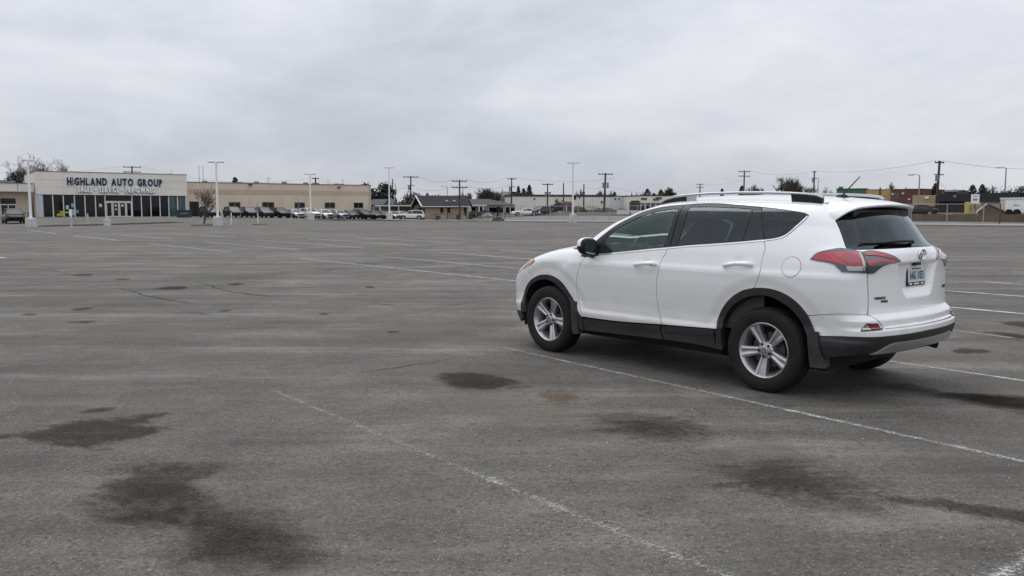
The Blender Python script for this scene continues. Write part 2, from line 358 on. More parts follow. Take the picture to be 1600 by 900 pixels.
def blot(name, px, m, zo=.008):
    pts = [Vector((*gp(*p), 0)) for p in px]; c = sum(pts, Vector())/len(pts)
    n = len(pts); mb = MB(); ed = []
    sub = []
    for i in range(n):                                   # rounded outline
        p0, p1, p2, p3 = pts[i-1], pts[i], pts[(i+1) % n], pts[(i+2) % n]
        for k in range(4):
            t = k/4; sub.append(.5*((2*p1)+(-p0+p2)*t+(2*p0-5*p1+4*p2-p3)*t*t+(-p0+3*p1-3*p2+p3)*t**3))
    rings = [(0.0, 0), (.35, .2), (.7, .55), (1.0, .85), (1.25, 1.15), (1.5, 1.6)]
    for r, e in rings[1:]:
        for p in sub:
            q = c+(p-c)*r; mb.v.append((q.x, q.y, gz(q.x, q.y)+zo)); ed.append(e)
    k = len(sub); mb.v.append((c.x, c.y, gz(c.x, c.y)+zo)); ed.append(0); ci = len(mb.v)-1
    for i in range(k):
        mb.f.append((ci, i, (i+1) % k)); mb.m.append(0)
        for j in range(len(rings)-2):
            mb.f.append((j*k+i, (j+1)*k+i, (j+1)*k+(i+1) % k, j*k+(i+1) % k)); mb.m.append(0)
    me = mb.mesh(name); at = me.attributes.new('edge', 'FLOAT', 'POINT'); at.data.foreach_set('value', [float(e) for e in ed])
    return link(name, me, lot, [m])
blot('damp_patch', [(-30, 685), (60, 671), (140, 658), (200, 652), (240, 652), (222, 664), (247, 671), (212, 684), (150, 698), (95, 693), (40, 688)], M_WET)
blot('oil_stain', [(118, 790), (165, 742), (235, 718), (318, 718), (356, 733), (318, 752), (335, 790), (300, 822), (225, 828), (160, 815)], M_SOFT, .009)
blot('oil_stain', [(250, 840), (320, 800), (410, 800), (488, 802), (470, 830), (515, 868), (505, 915), (400, 925), (330, 905), (265, 878)], M_SOFT, .012)
blot('damp_patch', [(688, 588), (720, 581), (762, 586), (812, 598), (795, 606), (735, 609), (700, 600)], M_WET)
blot('rusty_stain', [(838, 617), (860, 607), (890, 611), (905, 622), (885, 634), (852, 630)], M_BROWN)
blot('oil_stain', [(932, 660), (965, 646), (1020, 650), (1085, 662), (1118, 680), (1080, 693), (1010, 695), (960, 680)], M_SOFT)
blot('oil_stain', [(1100, 745), (1150, 726), (1235, 722), (1320, 740), (1400, 770), (1370, 800), (1270, 795), (1170, 775)], M_SOFT)
blot('damp_patch', [(1385, 782), (1440, 776), (1500, 785), (1570, 795), (1660, 812), (1660, 826), (1560, 812), (1460, 796)], M_WET)
blot('damp_patch', [(1362, 602), (1420, 600), (1480, 614), (1550, 617), (1650, 624), (1660, 650), (1580, 644), (1500, 630), (1430, 620)], M_SOFT)
blot('damp_patch', [(1470, 618), (1550, 618), (1650, 626), (1650, 642), (1570, 636)], M_WET, .012)
for q in ([(243, 451), (262, 448.5), (290, 448), (287, 451.5), (262, 452.5)], [(112, 484), (126, 481.5), (148, 481), (140, 483.5), (122, 485.5)], [(104, 504.5), (125, 502.3), (147, 502.5), (130, 505.5)], [(33, 492), (48, 490.5), (64, 491.2), (50, 493.6)],
          [(357, 444.5), (370, 442.6), (382, 443.8), (368, 446.2)], [(115, 430), (125, 428.4), (146, 428.8), (132, 431)], [(118, 646), (150, 640), (190, 637), (160, 644)], [(497, 491), (507, 489.8), (516, 490.8), (506, 492.4)], [(344, 486.5), (352, 485), (362, 485.8), (352, 487.6)],
          [(570, 448.5), (577, 447.5), (586, 449.6), (578, 450.6)], [(604, 519), (614, 518), (623, 519.5), (612, 520.8)], [(180, 437.3), (190, 436.2), (201, 436.8), (190, 438)], [(1560, 505), (1590, 503), (1640, 508), (1600, 511)], [(1490, 548), (1515, 545), (1545, 550), (1510, 553)], [(1540, 520), (1590, 522), (1640, 530), (1590, 530)]):
    blot('damp_patch', q, M_WET, .010)
for q in ([(20, 452), (120, 455), (230, 470), (190, 486), (90, 478), (20, 462)], [(240, 437), (330, 428), (470, 425), (400, 434), (300, 441)], [(560, 520), (700, 505), (790, 500), (760, 515), (620, 532)], [(680, 625), (780, 618), (900, 640), (880, 668), (760, 660)], [(1130, 700), (1200, 690), (1240, 705), (1180, 720)], [(0, 528), (200, 510), (420, 508), (250, 530), (40, 545)], [(1010, 745), (1060, 735), (1095, 750), (1045, 765)]):
    blot('dust_patch', q, M_SAND, .006)
M_CRACK = mat('crack', (.022, .020, .019), .95)
def crack(px, w):
    rnd = random.Random(int(px[0][0]*7)); P = []
    pts = [Vector((*gp(*p), 0)) for p in px]
    for a, b in zip(pts[:-1], pts[1:]):
        k = max(2, int((b-a).length/.22)); d = (b-a); nn = Vector((-d.y, d.x, 0)).normalized()
        for i in range(k): P.append(a+d*(i/k)+nn*rnd.uniform(-.045, .045))
    P.append(pts[-1]); mb = MB()
    for i, p in enumerate(P):
        t = (P[min(i+1, len(P)-1)]-P[max(i-1, 0)]).normalized(); nn = Vector((-t.y, t.x, 0)); e = min(i, len(P)-1-i)
        ww = w*.72*min(1, .25+e*.3)*rnd.uniform(.35, 1.1)/2
        for s in (-1, 1): q = p+nn*ww*s; mb.v.append((q.x, q.y, gz(q.x, q.y)+.005))
    for i in range(len(P)-1): mb.f.append((2*i, 2*i+1, 2*i+3, 2*i+2)); mb.m.append(0)
    mb.build('crack', M_CRACK, lot)
for px, w in (([(190, 450), (215, 458), (240, 465), (270, 470), (305, 475)], .045), ([(304, 441), (326, 444), (338, 451), (370, 458), (420, 463), (470, 462)], .05), ([(288, 488), (310, 490), (330, 494)], .04), ([(560, 583), (620, 574), (662, 567), (705, 561)], .022),
              ([(400, 462), (440, 452), (520, 447), (600, 441), (700, 437)], .02), ([(372, 500), (430, 498), (460, 495)], .025), ([(548, 470), (580, 473), (620, 478), (637, 480)], .03), ([(640, 490), (700, 478), (790, 466)], .02), ([(55, 421), (90, 424), (115, 430), (150, 434)], .05), ([(40, 388), (150, 382), (260, 379)], .04), ([(1100, 650), (1090, 640), (1120, 632)], .008), ([(560, 583), (640, 572)], .018)):
    crack(px, w)
# loose grit and chips lying on the asphalt
gr = MB(); rnd = random.Random(3)
for i in range(300):
    px, py = rnd.uniform(-20, 1620), 560+340*rnd.random()**.8
    x, y = gp(px, py); r = rnd.uniform(.002, .006)*(1 if rnd.random() < .9 else 1.8)
    b = len(gr.v); z = .0005
    for k in range(4): a = k*math.pi/2+rnd.random(); gr.v.append((x+r*math.cos(a), y+r*math.sin(a), z))
    gr.v.append((x, y, z+r*1.1)); gr.f += [(b, b+1, b+4), (b+1, b+2, b+4), (b+2, b+3, b+4), (b+3, b, b+4)]; gr.mi = 1 if rnd.random() < .3 else 0; gr.m += [gr.mi]*4
grit = gr.build('loose_grit', [mat('grit_pale', (.34, .32, .29), .9), mat('grit_dark', (.035, .032, .03), .9)]); tag(grit, kind='stuff', label='loose pale and dark grit scattered over the asphalt')
def spl(x,pts):
    # monotone-ish cubic (Catmull/PCHIP) interpolation
    xs=np.array([p[0] for p in pts],float); ys=np.array([p[1] for p in pts],float)
    h=np.diff(xs); d=np.diff(ys)/h
    m=np.empty_like(ys); m[0]=d[0]; m[-1]=d[-1]
    for i in range(1,len(xs)-1):
        if d[i-1]*d[i]<=0: m[i]=0
        else:
            w1=2*h[i]+h[i-1]; w2=h[i]+2*h[i-1]
            m[i]=(w1+w2)/(w1/d[i-1]+w2/d[i])
    x=np.asarray(x,float); xc=np.clip(x,xs[0],xs[-1])
    i=np.clip(np.searchsorted(xs,xc)-1,0,len(xs)-2)
    t=(xc-xs[i])/h[i]; t2=t*t;t3=t2*t
    r=(2*t3-3*t2+1)*ys[i]+(t3-2*t2+t)*h[i]*m[i]+(-2*t3+3*t2)*ys[i+1]+(t3-t2)*h[i]*m[i+1]
    r=r+np.where(x<xs[0],(x-xs[0])*m[0],0)+np.where(x>xs[-1],(x-xs[-1])*m[-1],0)
    return r
def smax(a,b,k):
    h=np.clip(.5+.5*(a-b)/k,0,1)
    return b+(a-b)*h+k*h*(1-h)
WZ=[(.15,.78),(.26,.845),(.33,.868),(.42,.886),(.47,.894),(.495,.8935),(.52,.882),(.58,.881),(.70,.896),(.81,.911),(.90,.9175),(.985,.9175),(1.015,.913),(1.035,.905),(1.10,.889),(1.17,.873),(1.25,.846),(1.35,.804),(1.45,.757),(1.55,.706),(1.62,.662),(1.75,.57)]
ZT=[(-1.1,1.50),(-.80,1.565),(-.6,1.60),(-.3,1.640),(0,1.660),(.4,1.673),(.8,1.677),(1.1,1.672),(1.35,1.651),(1.55,1.60),(1.75,1.53),(1.95,1.43),(2.15,1.315),(2.35,1.18),(2.6,1.0)]
ZH=[(2.0,1.235),(2.3,1.205),(2.55,1.182),(2.75,1.145),(2.95,1.085),(3.1,1.02),(3.25,.935),(3.42,.81),(3.6,.66)]
XR=[(.15,-.70),(.30,-.80),(.36,-.88),(.42,-.925),(.49,-.968),(.55,-.985),(.595,-.985),(.614,-.965),(.622,-.945),(.672,-.942),(.70,-.915),(.718,-.895),(.8,-.885),(1.0,-.88),(1.12,-.888),(1.17,-.885),(1.21,-.868),(1.25,-.825),(1.50,-.64),(1.7,-.49)]
XF=[(.15,3.34),(.3,3.48),(.45,3.52),(.6,3.535),(.75,3.53),(.85,3.495),(.95,3.41),(1.1,3.2)]
KR=[(.6,.17),(1.1,.18),(1.25,.40),(1.6,.40)]
def F(x,y,z):
    ay=np.abs(y)
    gh=np.clip((z-1.1)/.3,0,1)
    W=spl(z,WZ)
    W=W-(.06+.05*gh)*np.clip((x-1.9)/1.4,0,2)**2-(.06+.10*gh)*np.clip((.25-x)/1.0,0,2)**2
    r0=np.sqrt(x*x+(z-.36)**2); r1=np.sqrt((x-2.66)**2+(z-.36)**2)
    def fl(r):
        q=1-np.clip((r-.53)/.10,0,1); return q*q*(3-2*q)
    W=W-.016*np.maximum(fl(r0),fl(r1))*np.clip((z-.5)/.1,0,1)
    W=W-.011*np.exp(-((x-1.27)/.075)**2-((z-1.045)/.04)**2)-.011*np.exp(-((x-.255)/.075)**2-((z-1.095)/.04)**2)
    side=ay-W
    rear=spl(z,XR)+spl(z,KR)*y*y-x
    rec=np.clip((z-.815)/.085,0,1)*np.clip((1.114-z)/.022,0,1)*np.clip((.262+.42*(z-.85)-ay)/.06,0,1); rec=rec*rec*(3-2*rec)
    rear=rear+.035*rec
    fr=x-(spl(z,XF)-.22*y*y)
    sl=np.abs(spl(z+.01,XR)-spl(z-.01,XR))/.02
    rear=rear/np.sqrt(1+np.minimum(sl,1)**2)
    xs=x+.22*y*y*np.clip((x-1.2)/.5,0,1)
    zt=spl(xs,ZT)-.057*(y/.6)**2*np.clip((1.9-x)/.5,0,1)
    slt=(spl(xs+.02,ZT)-spl(xs-.02,ZT))/.04
    top=(z-zt)/np.sqrt(1+slt**2)
    zh=spl(x,ZH)-.05*(y/.7)**2
    hood=(z-zh)/np.sqrt(1+.2**2)
    green=smax(side,top,.12)
    low=smax(side,hood,.10)
    b=-smax(-green,-low,.03)
    b=smax(b,rear,.16)
    b=smax(b,fr,.22)
    return b
def grad(x,y,z,e=2e-3):
    g=np.stack([F(x+e,y,z)-F(x-e,y,z),F(x,y+e,z)-F(x,y-e,z),F(x,y,z+e)-F(x,y,z-e)],-1)
    return g/np.maximum(np.linalg.norm(g,axis=-1,keepdims=True),1e-9)
PAN = {
'front_door':[(2.121,-0.351),(2.208,-0.231),(2.229,-0.126),(2.21,-0.013),(2.182,0.092),(2.145,0.178),(2.12,0.211),(2.09,0.249),(1.902,0.273),(1.588,0.306),(1.271,0.341),(1.05,0.363),(1.062,0.31),(1.086,0.286),(1.111,0.179),(1.135,0.07),(1.142,-0.051),(1.132,-0.193),(1.09,-0.308),(1.082,-0.324),(1.668,-0.349)],
'rear_door':[(1.082,-0.324),(1.09,-0.308),(1.132,-0.193),(1.142,-0.051),(1.135,0.07),(1.111,0.179),(1.086,0.286),(1.062,0.31),(1.05,0.363),(0.783,0.391),(0.556,0.41),(0.272,0.436),(0.051,0.462),(0.031,0.424),(0.024,0.393),(0.029,0.345),(0.033,0.288),(0.037,0.188),(0.088,0.077),(0.213,0.042),(0.325,-0.028),(0.416,-0.127),(0.467,-0.234),(0.462,-0.302),(0.765,-0.313)],
'fender':[(2.09,0.249),(2.12,0.211),(2.145,0.178),(2.182,0.092),(2.21,-0.013),(2.229,-0.126),(2.208,-0.231),(2.121,-0.351),(2.154,-0.356),(2.235,-0.269),(2.316,-0.186),(2.39,-0.095),(2.481,-0.016),(2.602,0.027),(2.744,0.034),(2.874,0.009),(2.999,-0.054),(3.037,-0.074),(3.05,0.033),(2.919,0.148),(3.04,0.241),(2.9,0.306),(2.6,0.369),(2.3,0.389),(2.12,0.5),(2.162,0.255)],
'roof_side':[(2.162,0.255),(2.076,0.35),(1.968,0.44),(1.894,0.504),(1.787,0.602),(1.647,0.681),(1.518,0.744),(1.364,0.771),(1.202,0.786),(0.972,0.805),(0.784,0.814),(0.601,0.806),(0.427,0.787),(0.189,0.764),(0.002,0.746),(-0.135,0.734),(-0.229,0.724),(-0.26,0.713),(-0.357,0.723),(-0.44,0.748),(-0.424,0.751),(-0.389,0.787),(-0.358,0.847),(-0.3,0.879),(0.0,0.882),(0.4,0.884),(0.8,0.885),(1.2,0.873),(1.36,0.849),(1.5,0.809),(1.66,0.747),(1.8,0.691),(1.97,0.605),(2.12,0.5)],
'quarter':[(0.661,1.496),(0.667,1.478),(0.702,1.436),(0.747,1.387),(0.793,1.338),(0.833,1.307),(0.88,1.29),(0.972,1.273),(0.962,1.235),(0.961,1.203),(0.972,1.155),(0.981,1.097),(0.994,0.996),(1.03,0.878),(0.943,0.883),(0.862,0.867),(0.797,0.829),(0.745,0.772),(0.695,0.684),(0.618,0.711),(0.54,0.726),(0.453,0.719),(0.447,0.828),(0.457,1.044),(0.458,1.166),(0.452,1.208),(0.515,1.228),(0.514,1.381),(0.525,1.48),(0.593,1.488)],
'tailgate':[(0.515,1.223),(0.451,1.206),(0.457,1.166),(0.455,1.044),(0.445,0.828),(0.45,0.719),(0.418,0.69),(0.373,0.611),(0.235,0.61)],
'rear_glass':[(0.515,1.224),(0.513,1.37),(0.518,1.48)],
'bumper':[(0.695,0.681),(0.618,0.71),(0.54,0.725),(0.453,0.718),(0.419,0.689),(0.374,0.609),(0.236,0.609)],
'bumper_low':[(0.653,0.522),(0.584,0.535),(0.525,0.548),(0.421,0.554),(0.245,0.552),(0.006,0.563)],
'black_low':[(0.676,0.518),(0.649,0.373),(0.64,0.358),(0.607,0.362),(0.576,0.383),(0.461,0.414)],
'skid_top':[(0.439,0.418),(0.403,0.434),(0.352,0.479),(0.309,0.495),(0.229,0.493),(-0.022,0.493)],
'skid_low':[(0.308,0.411),(0.163,0.414),(-0.033,0.429)],
'lamp_side':[(0.693,1.138),(0.654,1.193),(0.587,1.22),(0.546,1.23),(0.517,1.225),(0.454,1.201),(0.46,1.166),(0.465,1.113),(0.459,1.044),(0.528,1.048),(0.572,1.05),(0.585,1.078),(0.599,1.104),(0.617,1.117),(0.654,1.126)],
'lamp_red':[(0.681,1.144),(0.652,1.188),(0.594,1.196),(0.535,1.198),(0.479,1.194),(0.48,1.152),(0.486,1.102),(0.555,1.1),(0.578,1.113),(0.604,1.123),(0.643,1.132)],
'lamp_strip':[(0.476,1.196),(0.469,1.194),(0.476,1.079),(0.476,1.064),(0.484,1.062),(0.485,1.114),(0.48,1.161)],
'lamp_clear':[(0.555,1.098),(0.486,1.099),(0.486,1.064),(0.549,1.064)],
'lamp_hatch':[(0.449,1.202),(0.404,1.212),(0.359,1.206),(0.305,1.188),(0.258,1.166),(0.233,1.145),(0.214,1.124),(0.226,1.117),(0.305,1.109),(0.353,1.096),(0.383,1.075),(0.416,1.041),(0.453,1.041),(0.462,1.113),(0.457,1.166)],
'lamp_hatch_red1':[(0.446,1.191),(0.366,1.194),(0.305,1.178),(0.253,1.146),(0.24,1.133),(0.318,1.156),(0.387,1.171),(0.447,1.175)],
'lamp_hatch_red2':[(0.46,1.123),(0.428,1.141),(0.376,1.146),(0.31,1.136),(0.236,1.123),(0.314,1.119),(0.383,1.122),(0.432,1.112),(0.456,1.098)],
'reflector':[(0.471,0.658),(0.412,0.656),(0.393,0.607),(0.5,0.596)],
'refl_red':[(0.463,0.652),(0.415,0.65),(0.398,0.61),(0.452,0.609)],
'refl_clear':[(0.469,0.651),(0.455,0.608),(0.494,0.601)],
'fdf':[(1.968,0.44),(1.894,0.504),(1.787,0.602),(1.647,0.681),(1.518,0.744),(1.364,0.771),(1.202,0.786),(1.047,0.793),(1.035,0.365),(1.271,0.341),(1.588,0.306),(1.902,0.273),(2.035,0.26),(2.153,0.249),(2.101,0.317)],
'fglass':[(1.875,0.393),(1.865,0.449),(1.76,0.548),(1.608,0.632),(1.426,0.702),(1.228,0.736),(1.086,0.748),(1.09,0.582),(1.117,0.365),(1.455,0.328),(1.845,0.289)],
'rdf':[(1.043,0.792),(0.972,0.805),(0.784,0.814),(0.601,0.806),(0.427,0.787),(0.191,0.764),(0.054,0.462),(0.272,0.436),(0.556,0.41),(0.783,0.391),(1.03,0.366)],
'rglass':[(0.96,0.768),(0.705,0.767),(0.47,0.757),(0.286,0.741),(0.281,0.603),(0.288,0.441),(0.56,0.417),(0.955,0.379),(0.946,0.578)],
'rglass2':[(0.26,0.732),(0.178,0.73),(0.116,0.606),(0.058,0.466),(0.264,0.442),(0.258,0.592)],
'qglass':[(0.184,0.762),(-0.0,0.742),(-0.137,0.73),(-0.227,0.72),(-0.254,0.71),(-0.255,0.697),(-0.227,0.651),(-0.185,0.599),(-0.145,0.544),(-0.105,0.509),(-0.052,0.49),(0.047,0.467)],
'qchrome':[(0.051,0.462),(-0.056,0.482),(-0.111,0.502),(-0.152,0.537),(-0.192,0.594),(-0.234,0.648),(-0.263,0.694)],
'sill':{'top':[(2.116, -0.356), (1.668, -0.349), (1.082, -0.325), (0.765, -0.313), (0.468, -0.304)],'mid':[(2.13, -0.427), (1.611, -0.404), (1.099, -0.39), (0.783, -0.371), (0.492, -0.35)],'bot':[(2.13, -0.481), (1.624, -0.465), (1.079, -0.452), (0.758, -0.45), (0.486, -0.461)]},
'archF':[(2.154,-0.356),(2.235,-0.269),(2.316,-0.186),(2.39,-0.095),(2.481,-0.016),(2.602,0.027),(2.744,0.034),(2.874,0.009),(2.999,-0.054),(3.103,-0.165),(3.149,-0.286),(3.162,-0.405)],
'archFi':[(3.051,-0.392),(3.104,-0.251),(3.01,-0.121),(2.882,-0.045),(2.75,-0.017),(2.619,-0.025),(2.518,-0.069),(2.438,-0.13),(2.361,-0.21),(2.274,-0.287),(2.225,-0.36)],
'archR':[(0.462,-0.302),(0.467,-0.234),(0.416,-0.127),(0.325,-0.028),(0.213,0.042),(0.086,0.077),(-0.022,0.082),(-0.133,0.067),(-0.228,0.029),(-0.308,-0.029),(-0.385,-0.12),(-0.421,-0.204),(-0.464,-0.283)],
'archRi':[(0.406,-0.297),(0.404,-0.228),(0.347,-0.133),(0.258,-0.053),(0.147,0.0),(0.03,0.022),(-0.071,0.017),(-0.179,-0.028),(-0.247,-0.074),(-0.314,-0.15),(-0.352,-0.22),(-0.391,-0.291)],
'fuel':[(-0.238,0.267),(-0.321,0.272),(-0.223,0.344)],
'handleF':[(1.394,0.189),(1.14,0.21),(1.276,0.245)],
'handleR':[(0.389,0.236),(0.122,0.26),(0.26,0.291)],
'hoodedge':[(3.04,0.241),(2.9,0.306),(2.6,0.369),(2.3,0.389),(2.12,0.5)],
'wsedge':[(2.12,0.5),(1.97,0.605),(1.8,0.691),(1.66,0.747),(1.5,0.809),(1.36,0.849),(1.2,0.873),(0.8,0.885),(0.4,0.884),(0.0,0.882),(-0.3,0.879)],
'fbump':[(0.884,0.771),(0.809,0.86),(0.749,0.395),(0.753,0.528),(0.78,0.647)],
'flamp':[(0.816,0.89),(0.826,0.944),(0.861,0.984),(0.923,0.995),(0.951,0.98),(0.925,0.946)],
}
# ---------------------------------------------------------------- the white SUV: panels lifted onto one smooth body form
CX, CY, CTH = 2.7964, 7.4761, .7042
def mapP(kind, A, B):
    A = np.asarray(A, float); B = np.asarray(B, float)
    if kind == 'tube': th = B/.9; ox, oy, oz = A, 0*A, 0*A+.8; dx, dy, dz = 0*A, np.cos(th), np.sin(th); hi = 1.6
    elif kind == 'rear': ph = A/.9; ox, oy, oz = 0*A+.5, 0*A, B; dx, dy, dz = -np.cos(ph), np.sin(ph), 0*A; hi = 2.2
    else: ph = A/.9; ox, oy, oz = 0*A+2.4, 0*A, B; dx, dy, dz = np.cos(ph), np.sin(ph), 0*A; hi = 2.2
    lo = np.full_like(A, .02); h = np.full_like(A, hi)
    for _ in range(26):
        m = (lo+h)/2; ins = F(ox+dx*m, oy+dy*m, oz+dz*m) <= 0
        lo = np.where(ins, m, lo); h = np.where(ins, h, m)
    x, y, z = ox+dx*lo, oy+dy*lo, oz+dz*lo
    return np.stack([x, y, z], -1), grad(x, y, z)
def poly_area(p): return .5*sum(p[i-1][0]*p[i][1]-p[i][0]*p[i-1][1] for i in range(len(p)))
def smooth_poly(p, step, corner=38, keep=()):
    n = len(p); P = [Vector(q) for q in p]; out = []
    def is_c(i):
        a = P[i]-P[i-1]; b = P[(i+1) % n]-P[i]
        return a.length < 1e-6 or b.length < 1e-6 or a.angle(b) > R_(corner)
    C = [is_c(i) for i in range(n)]
    for i in range(n):
        p1, p2 = P[i], P[(i+1) % n]; L = (p2-p1).length; k = max(1, int(math.ceil(L/step)))
        p0 = P[i-1] if not C[i] else p1-(p2-p1); p3 = P[(i+2) % n] if not C[(i+1) % n] else p2+(p2-p1)
        m1 = (p2-p0)*.5; m2 = (p3-p1)*.5
        if m1.length > 1e-9: m1 = m1.normalized()*L
        if m2.length > 1e-9: m2 = m2.normalized()*L
        for j in range(k):
            t = j/k; t2, t3 = t*t, t*t*t
            out.append(p1*(2*t3-3*t2+1)+m1*(t3-2*t2+t)+p2*(-2*t3+3*t2)+m2*(t3-t2))
    return [tuple(q) for q in out]
def inset_poly(p, d):
    if not d: return p
    if poly_area(p) < 0: p = p[::-1]
    n = len(p); out = []
    for i in range(n):
        a = Vector(p[i])-Vector(p[i-1]); b = Vector(p[(i+1) % n])-Vector(p[i])
        if a.length < 1e-7 or b.length < 1e-7: out.append(p[i]); continue
        na = Vector((-a.y, a.x)).normalized(); nb = Vector((-b.y, b.x)).normalized(); m = na+nb
        m = m.normalized() if m.length > 1e-6 else na
        k = d/max(.45, m.dot(na)); out.append((p[i][0]+m.x*k, p[i][1]+m.y*k))
    return out
def in_poly(px, py, poly):
    q = np.array(poly); x0, y0 = q[:, 0], q[:, 1]; x1, y1 = np.roll(x0, -1), np.roll(y0, -1)
    c = ((y0 > py[:, None]) != (y1 > py[:, None])) & (px[:, None] < (x1-x0)*(py[:, None]-y0)/np.where(y1 == y0, 1e-12, y1-y0)+x0)
    return c.sum(1) % 2 == 1
def dist_poly(px, py, poly):
    q = np.array(poly); a = q; b = np.roll(q, -1, 0); P = np.stack([px, py], -1)[:, None]; ab = (b-a)[None]
    t = np.clip(((P-a[None])*ab).sum(-1)/np.maximum((ab*ab).sum(-1), 1e-12), 0, 1)
    return np.linalg.norm(P-(a[None]+ab*t[..., None]), axis=-1).min(1)
def patch_data(kind, poly, gap=.0035, lip=.016, grid=.024, holes=(), off=0., gridb=None, corner=38, pre=False, edge_off=None):
    bs = min(grid, .03)
    outer = inset_poly(poly if pre else smooth_poly(poly, bs, corner), gap)
    if poly_area(outer) < 0: outer = outer[::-1]
    hs = []
    for h in holes:
        q = smooth_poly(h, bs, corner); q = q if poly_area(q) > 0 else q[::-1]; q = inset_poly(q, -gap) if gap else q; hs.append(q)
    loops = [outer]+hs
    gb = gridb or grid; q = np.array(outer); (x0, y0), (x1, y1) = q.min(0), q.max(0)
    gx, gy = np.meshgrid(np.arange(x0+grid/2, x1, grid), np.arange(y0+gb/2, y1, gb)); gx = gx.ravel(); gy = gy.ravel()
    k = in_poly(gx, gy, outer)
    for h in hs: k &= ~in_poly(gx, gy, h)
    gx, gy = gx[k], gy[k]
    if len(gx):
        k = np.ones(len(gx), bool); lim = min(grid, gb)*.45
        for l in loops: k &= dist_poly(gx, gy, l) > lim
        gx, gy = gx[k], gy[k]
    V = [Vector(p) for l in loops for p in l]+[Vector((a, b)) for a, b in zip(gx, gy)]
    E = []; s = 0
    for l in loops: E += [(s+i, s+(i+1) % len(l)) for i in range(len(l))]; s += len(l)
    r = delaunay_2d_cdt(V, E, [], 0, 1e-6)
    v2 = np.array([v[:] for v in r[0]]); T = np.array([list(f) for f in r[2]])
    c = v2[T].mean(1); k = in_poly(c[:, 0], c[:, 1], outer)
    for h in hs: k &= ~in_poly(c[:, 0], c[:, 1], h)
    T = T[k]
    P3, N3 = mapP(kind, v2[:, 0], v2[:, 1]); P3 = P3+N3*off
    # orientation of the triangles against the surface normal
    fn = np.cross(P3[T[:, 1]]-P3[T[:, 0]], P3[T[:, 2]]-P3[T[:, 0]]); fl = (fn*N3[T].mean(1)).sum(1) < 0
    T[fl] = T[fl][:, ::-1]
    verts = P3.tolist(); nrm = N3.tolist(); faces = [tuple(t) for t in T.tolist()]
    if lip:
        for l in loops:
            la = np.array(l); Q, NQ = mapP(kind, la[:, 0], la[:, 1]); Q = Q+NQ*off; b = len(verts); n = len(l)
            D = Q-NQ*lip; tn = np.roll(Q, -1, 0)-np.roll(Q, 1, 0); sd = np.cross(tn, NQ); sd /= np.maximum(np.linalg.norm(sd, axis=1, keepdims=True), 1e-9)
            if l is not outer: sd = -sd
            sd = sd if poly_area(l) > 0 else -sd
            if fl.mean() > .5: sd = -sd
            verts += Q.tolist()+D.tolist(); nrm += sd.tolist()*2
            for i in range(n):
                j = (i+1) % n; f = (b+i, b+n+i, b+n+j, b+j)
                e = np.cross(D[i]-Q[i], D[j]-Q[i])
                faces.append(f if (e*sd[i]).sum() > 0 else f[::-1])
    return verts, nrm, faces
def join(*ds):
    V, Nn, Fc = [], [], []
    for v, n, f in ds:
        b = len(V); V += v; Nn += n; Fc += [tuple(i+b for i in q) for q in f]
    return V, Nn, Fc
def put(name, d, mats, parent, mirror=False, label=None):
    V, Nn, Fc = d
    if mirror: V = [(x, -y, z) for x, y, z in V]; Nn = [(x, -y, z) for x, y, z in Nn]; Fc = [f[::-1] for f in Fc]
    me = bpy.data.meshes.new(name); me.from_pydata(V, [], Fc); me.polygons.foreach_set('use_smooth', [True]*len(me.polygons))
    me.normals_split_custom_set_from_vertices(Nn)
    o = link(name, me, parent, [mats] if not isinstance(mats, (list, tuple)) else mats)
    if label: o['label'] = label
    return o
def sym(half):                                            # half outline (a>=0) -> closed symmetric outline
    return half+[(-a, b) for a, b in half[::-1] if a > 1e-4]

def paint():
    m = bpy.data.materials.new('white_car_paint'); m.use_nodes = True; t = m.node_tree; b = t.nodes['Principled BSDF']
    c = t.nodes.new('ShaderNodeTexCoord'); P = c.outputs['Object']; s = t.nodes.new('ShaderNodeSeparateXYZ'); t.links.new(P, s.inputs[0])
    h = mth(t, 'SUBTRACT', mth(t, 'ADD', .66, mth(t, 'MULTIPLY', mth(t, 'SUBTRACT', noise(t, P, 3.2, 6, .65), .5), .5)), s.outputs[2])
    d = mth(t, 'MULTIPLY', mth(t, 'MULTIPLY', h, 2.2, True), mth(t, 'ADD', .35, noise(t, P, 22, 4, .7)), True)   # road dirt splashed on the lower doors
    film = mth(t, 'MULTIPLY', mth(t, 'SUBTRACT', noise(t, P, 5, 5, .7), .42), .5, True)
    col = mixc(t, film, (.85, .855, .85), (.77, .762, .74)); col = mixc(t, mth(t, 'MULTIPLY', d, .8), col, (.40, .36, .29))
    t.links.new(col, b.inputs['Base Color'])
    t.links.new(mth(t, 'ADD', .16, mth(t, 'MULTIPLY', d, .5)), b.inputs['Roughness'])
    b.inputs['Coat Weight'].default_value = 1.0; b.inputs['Coat Roughness'].default_value = .03
    return m
M_WHITE = paint()
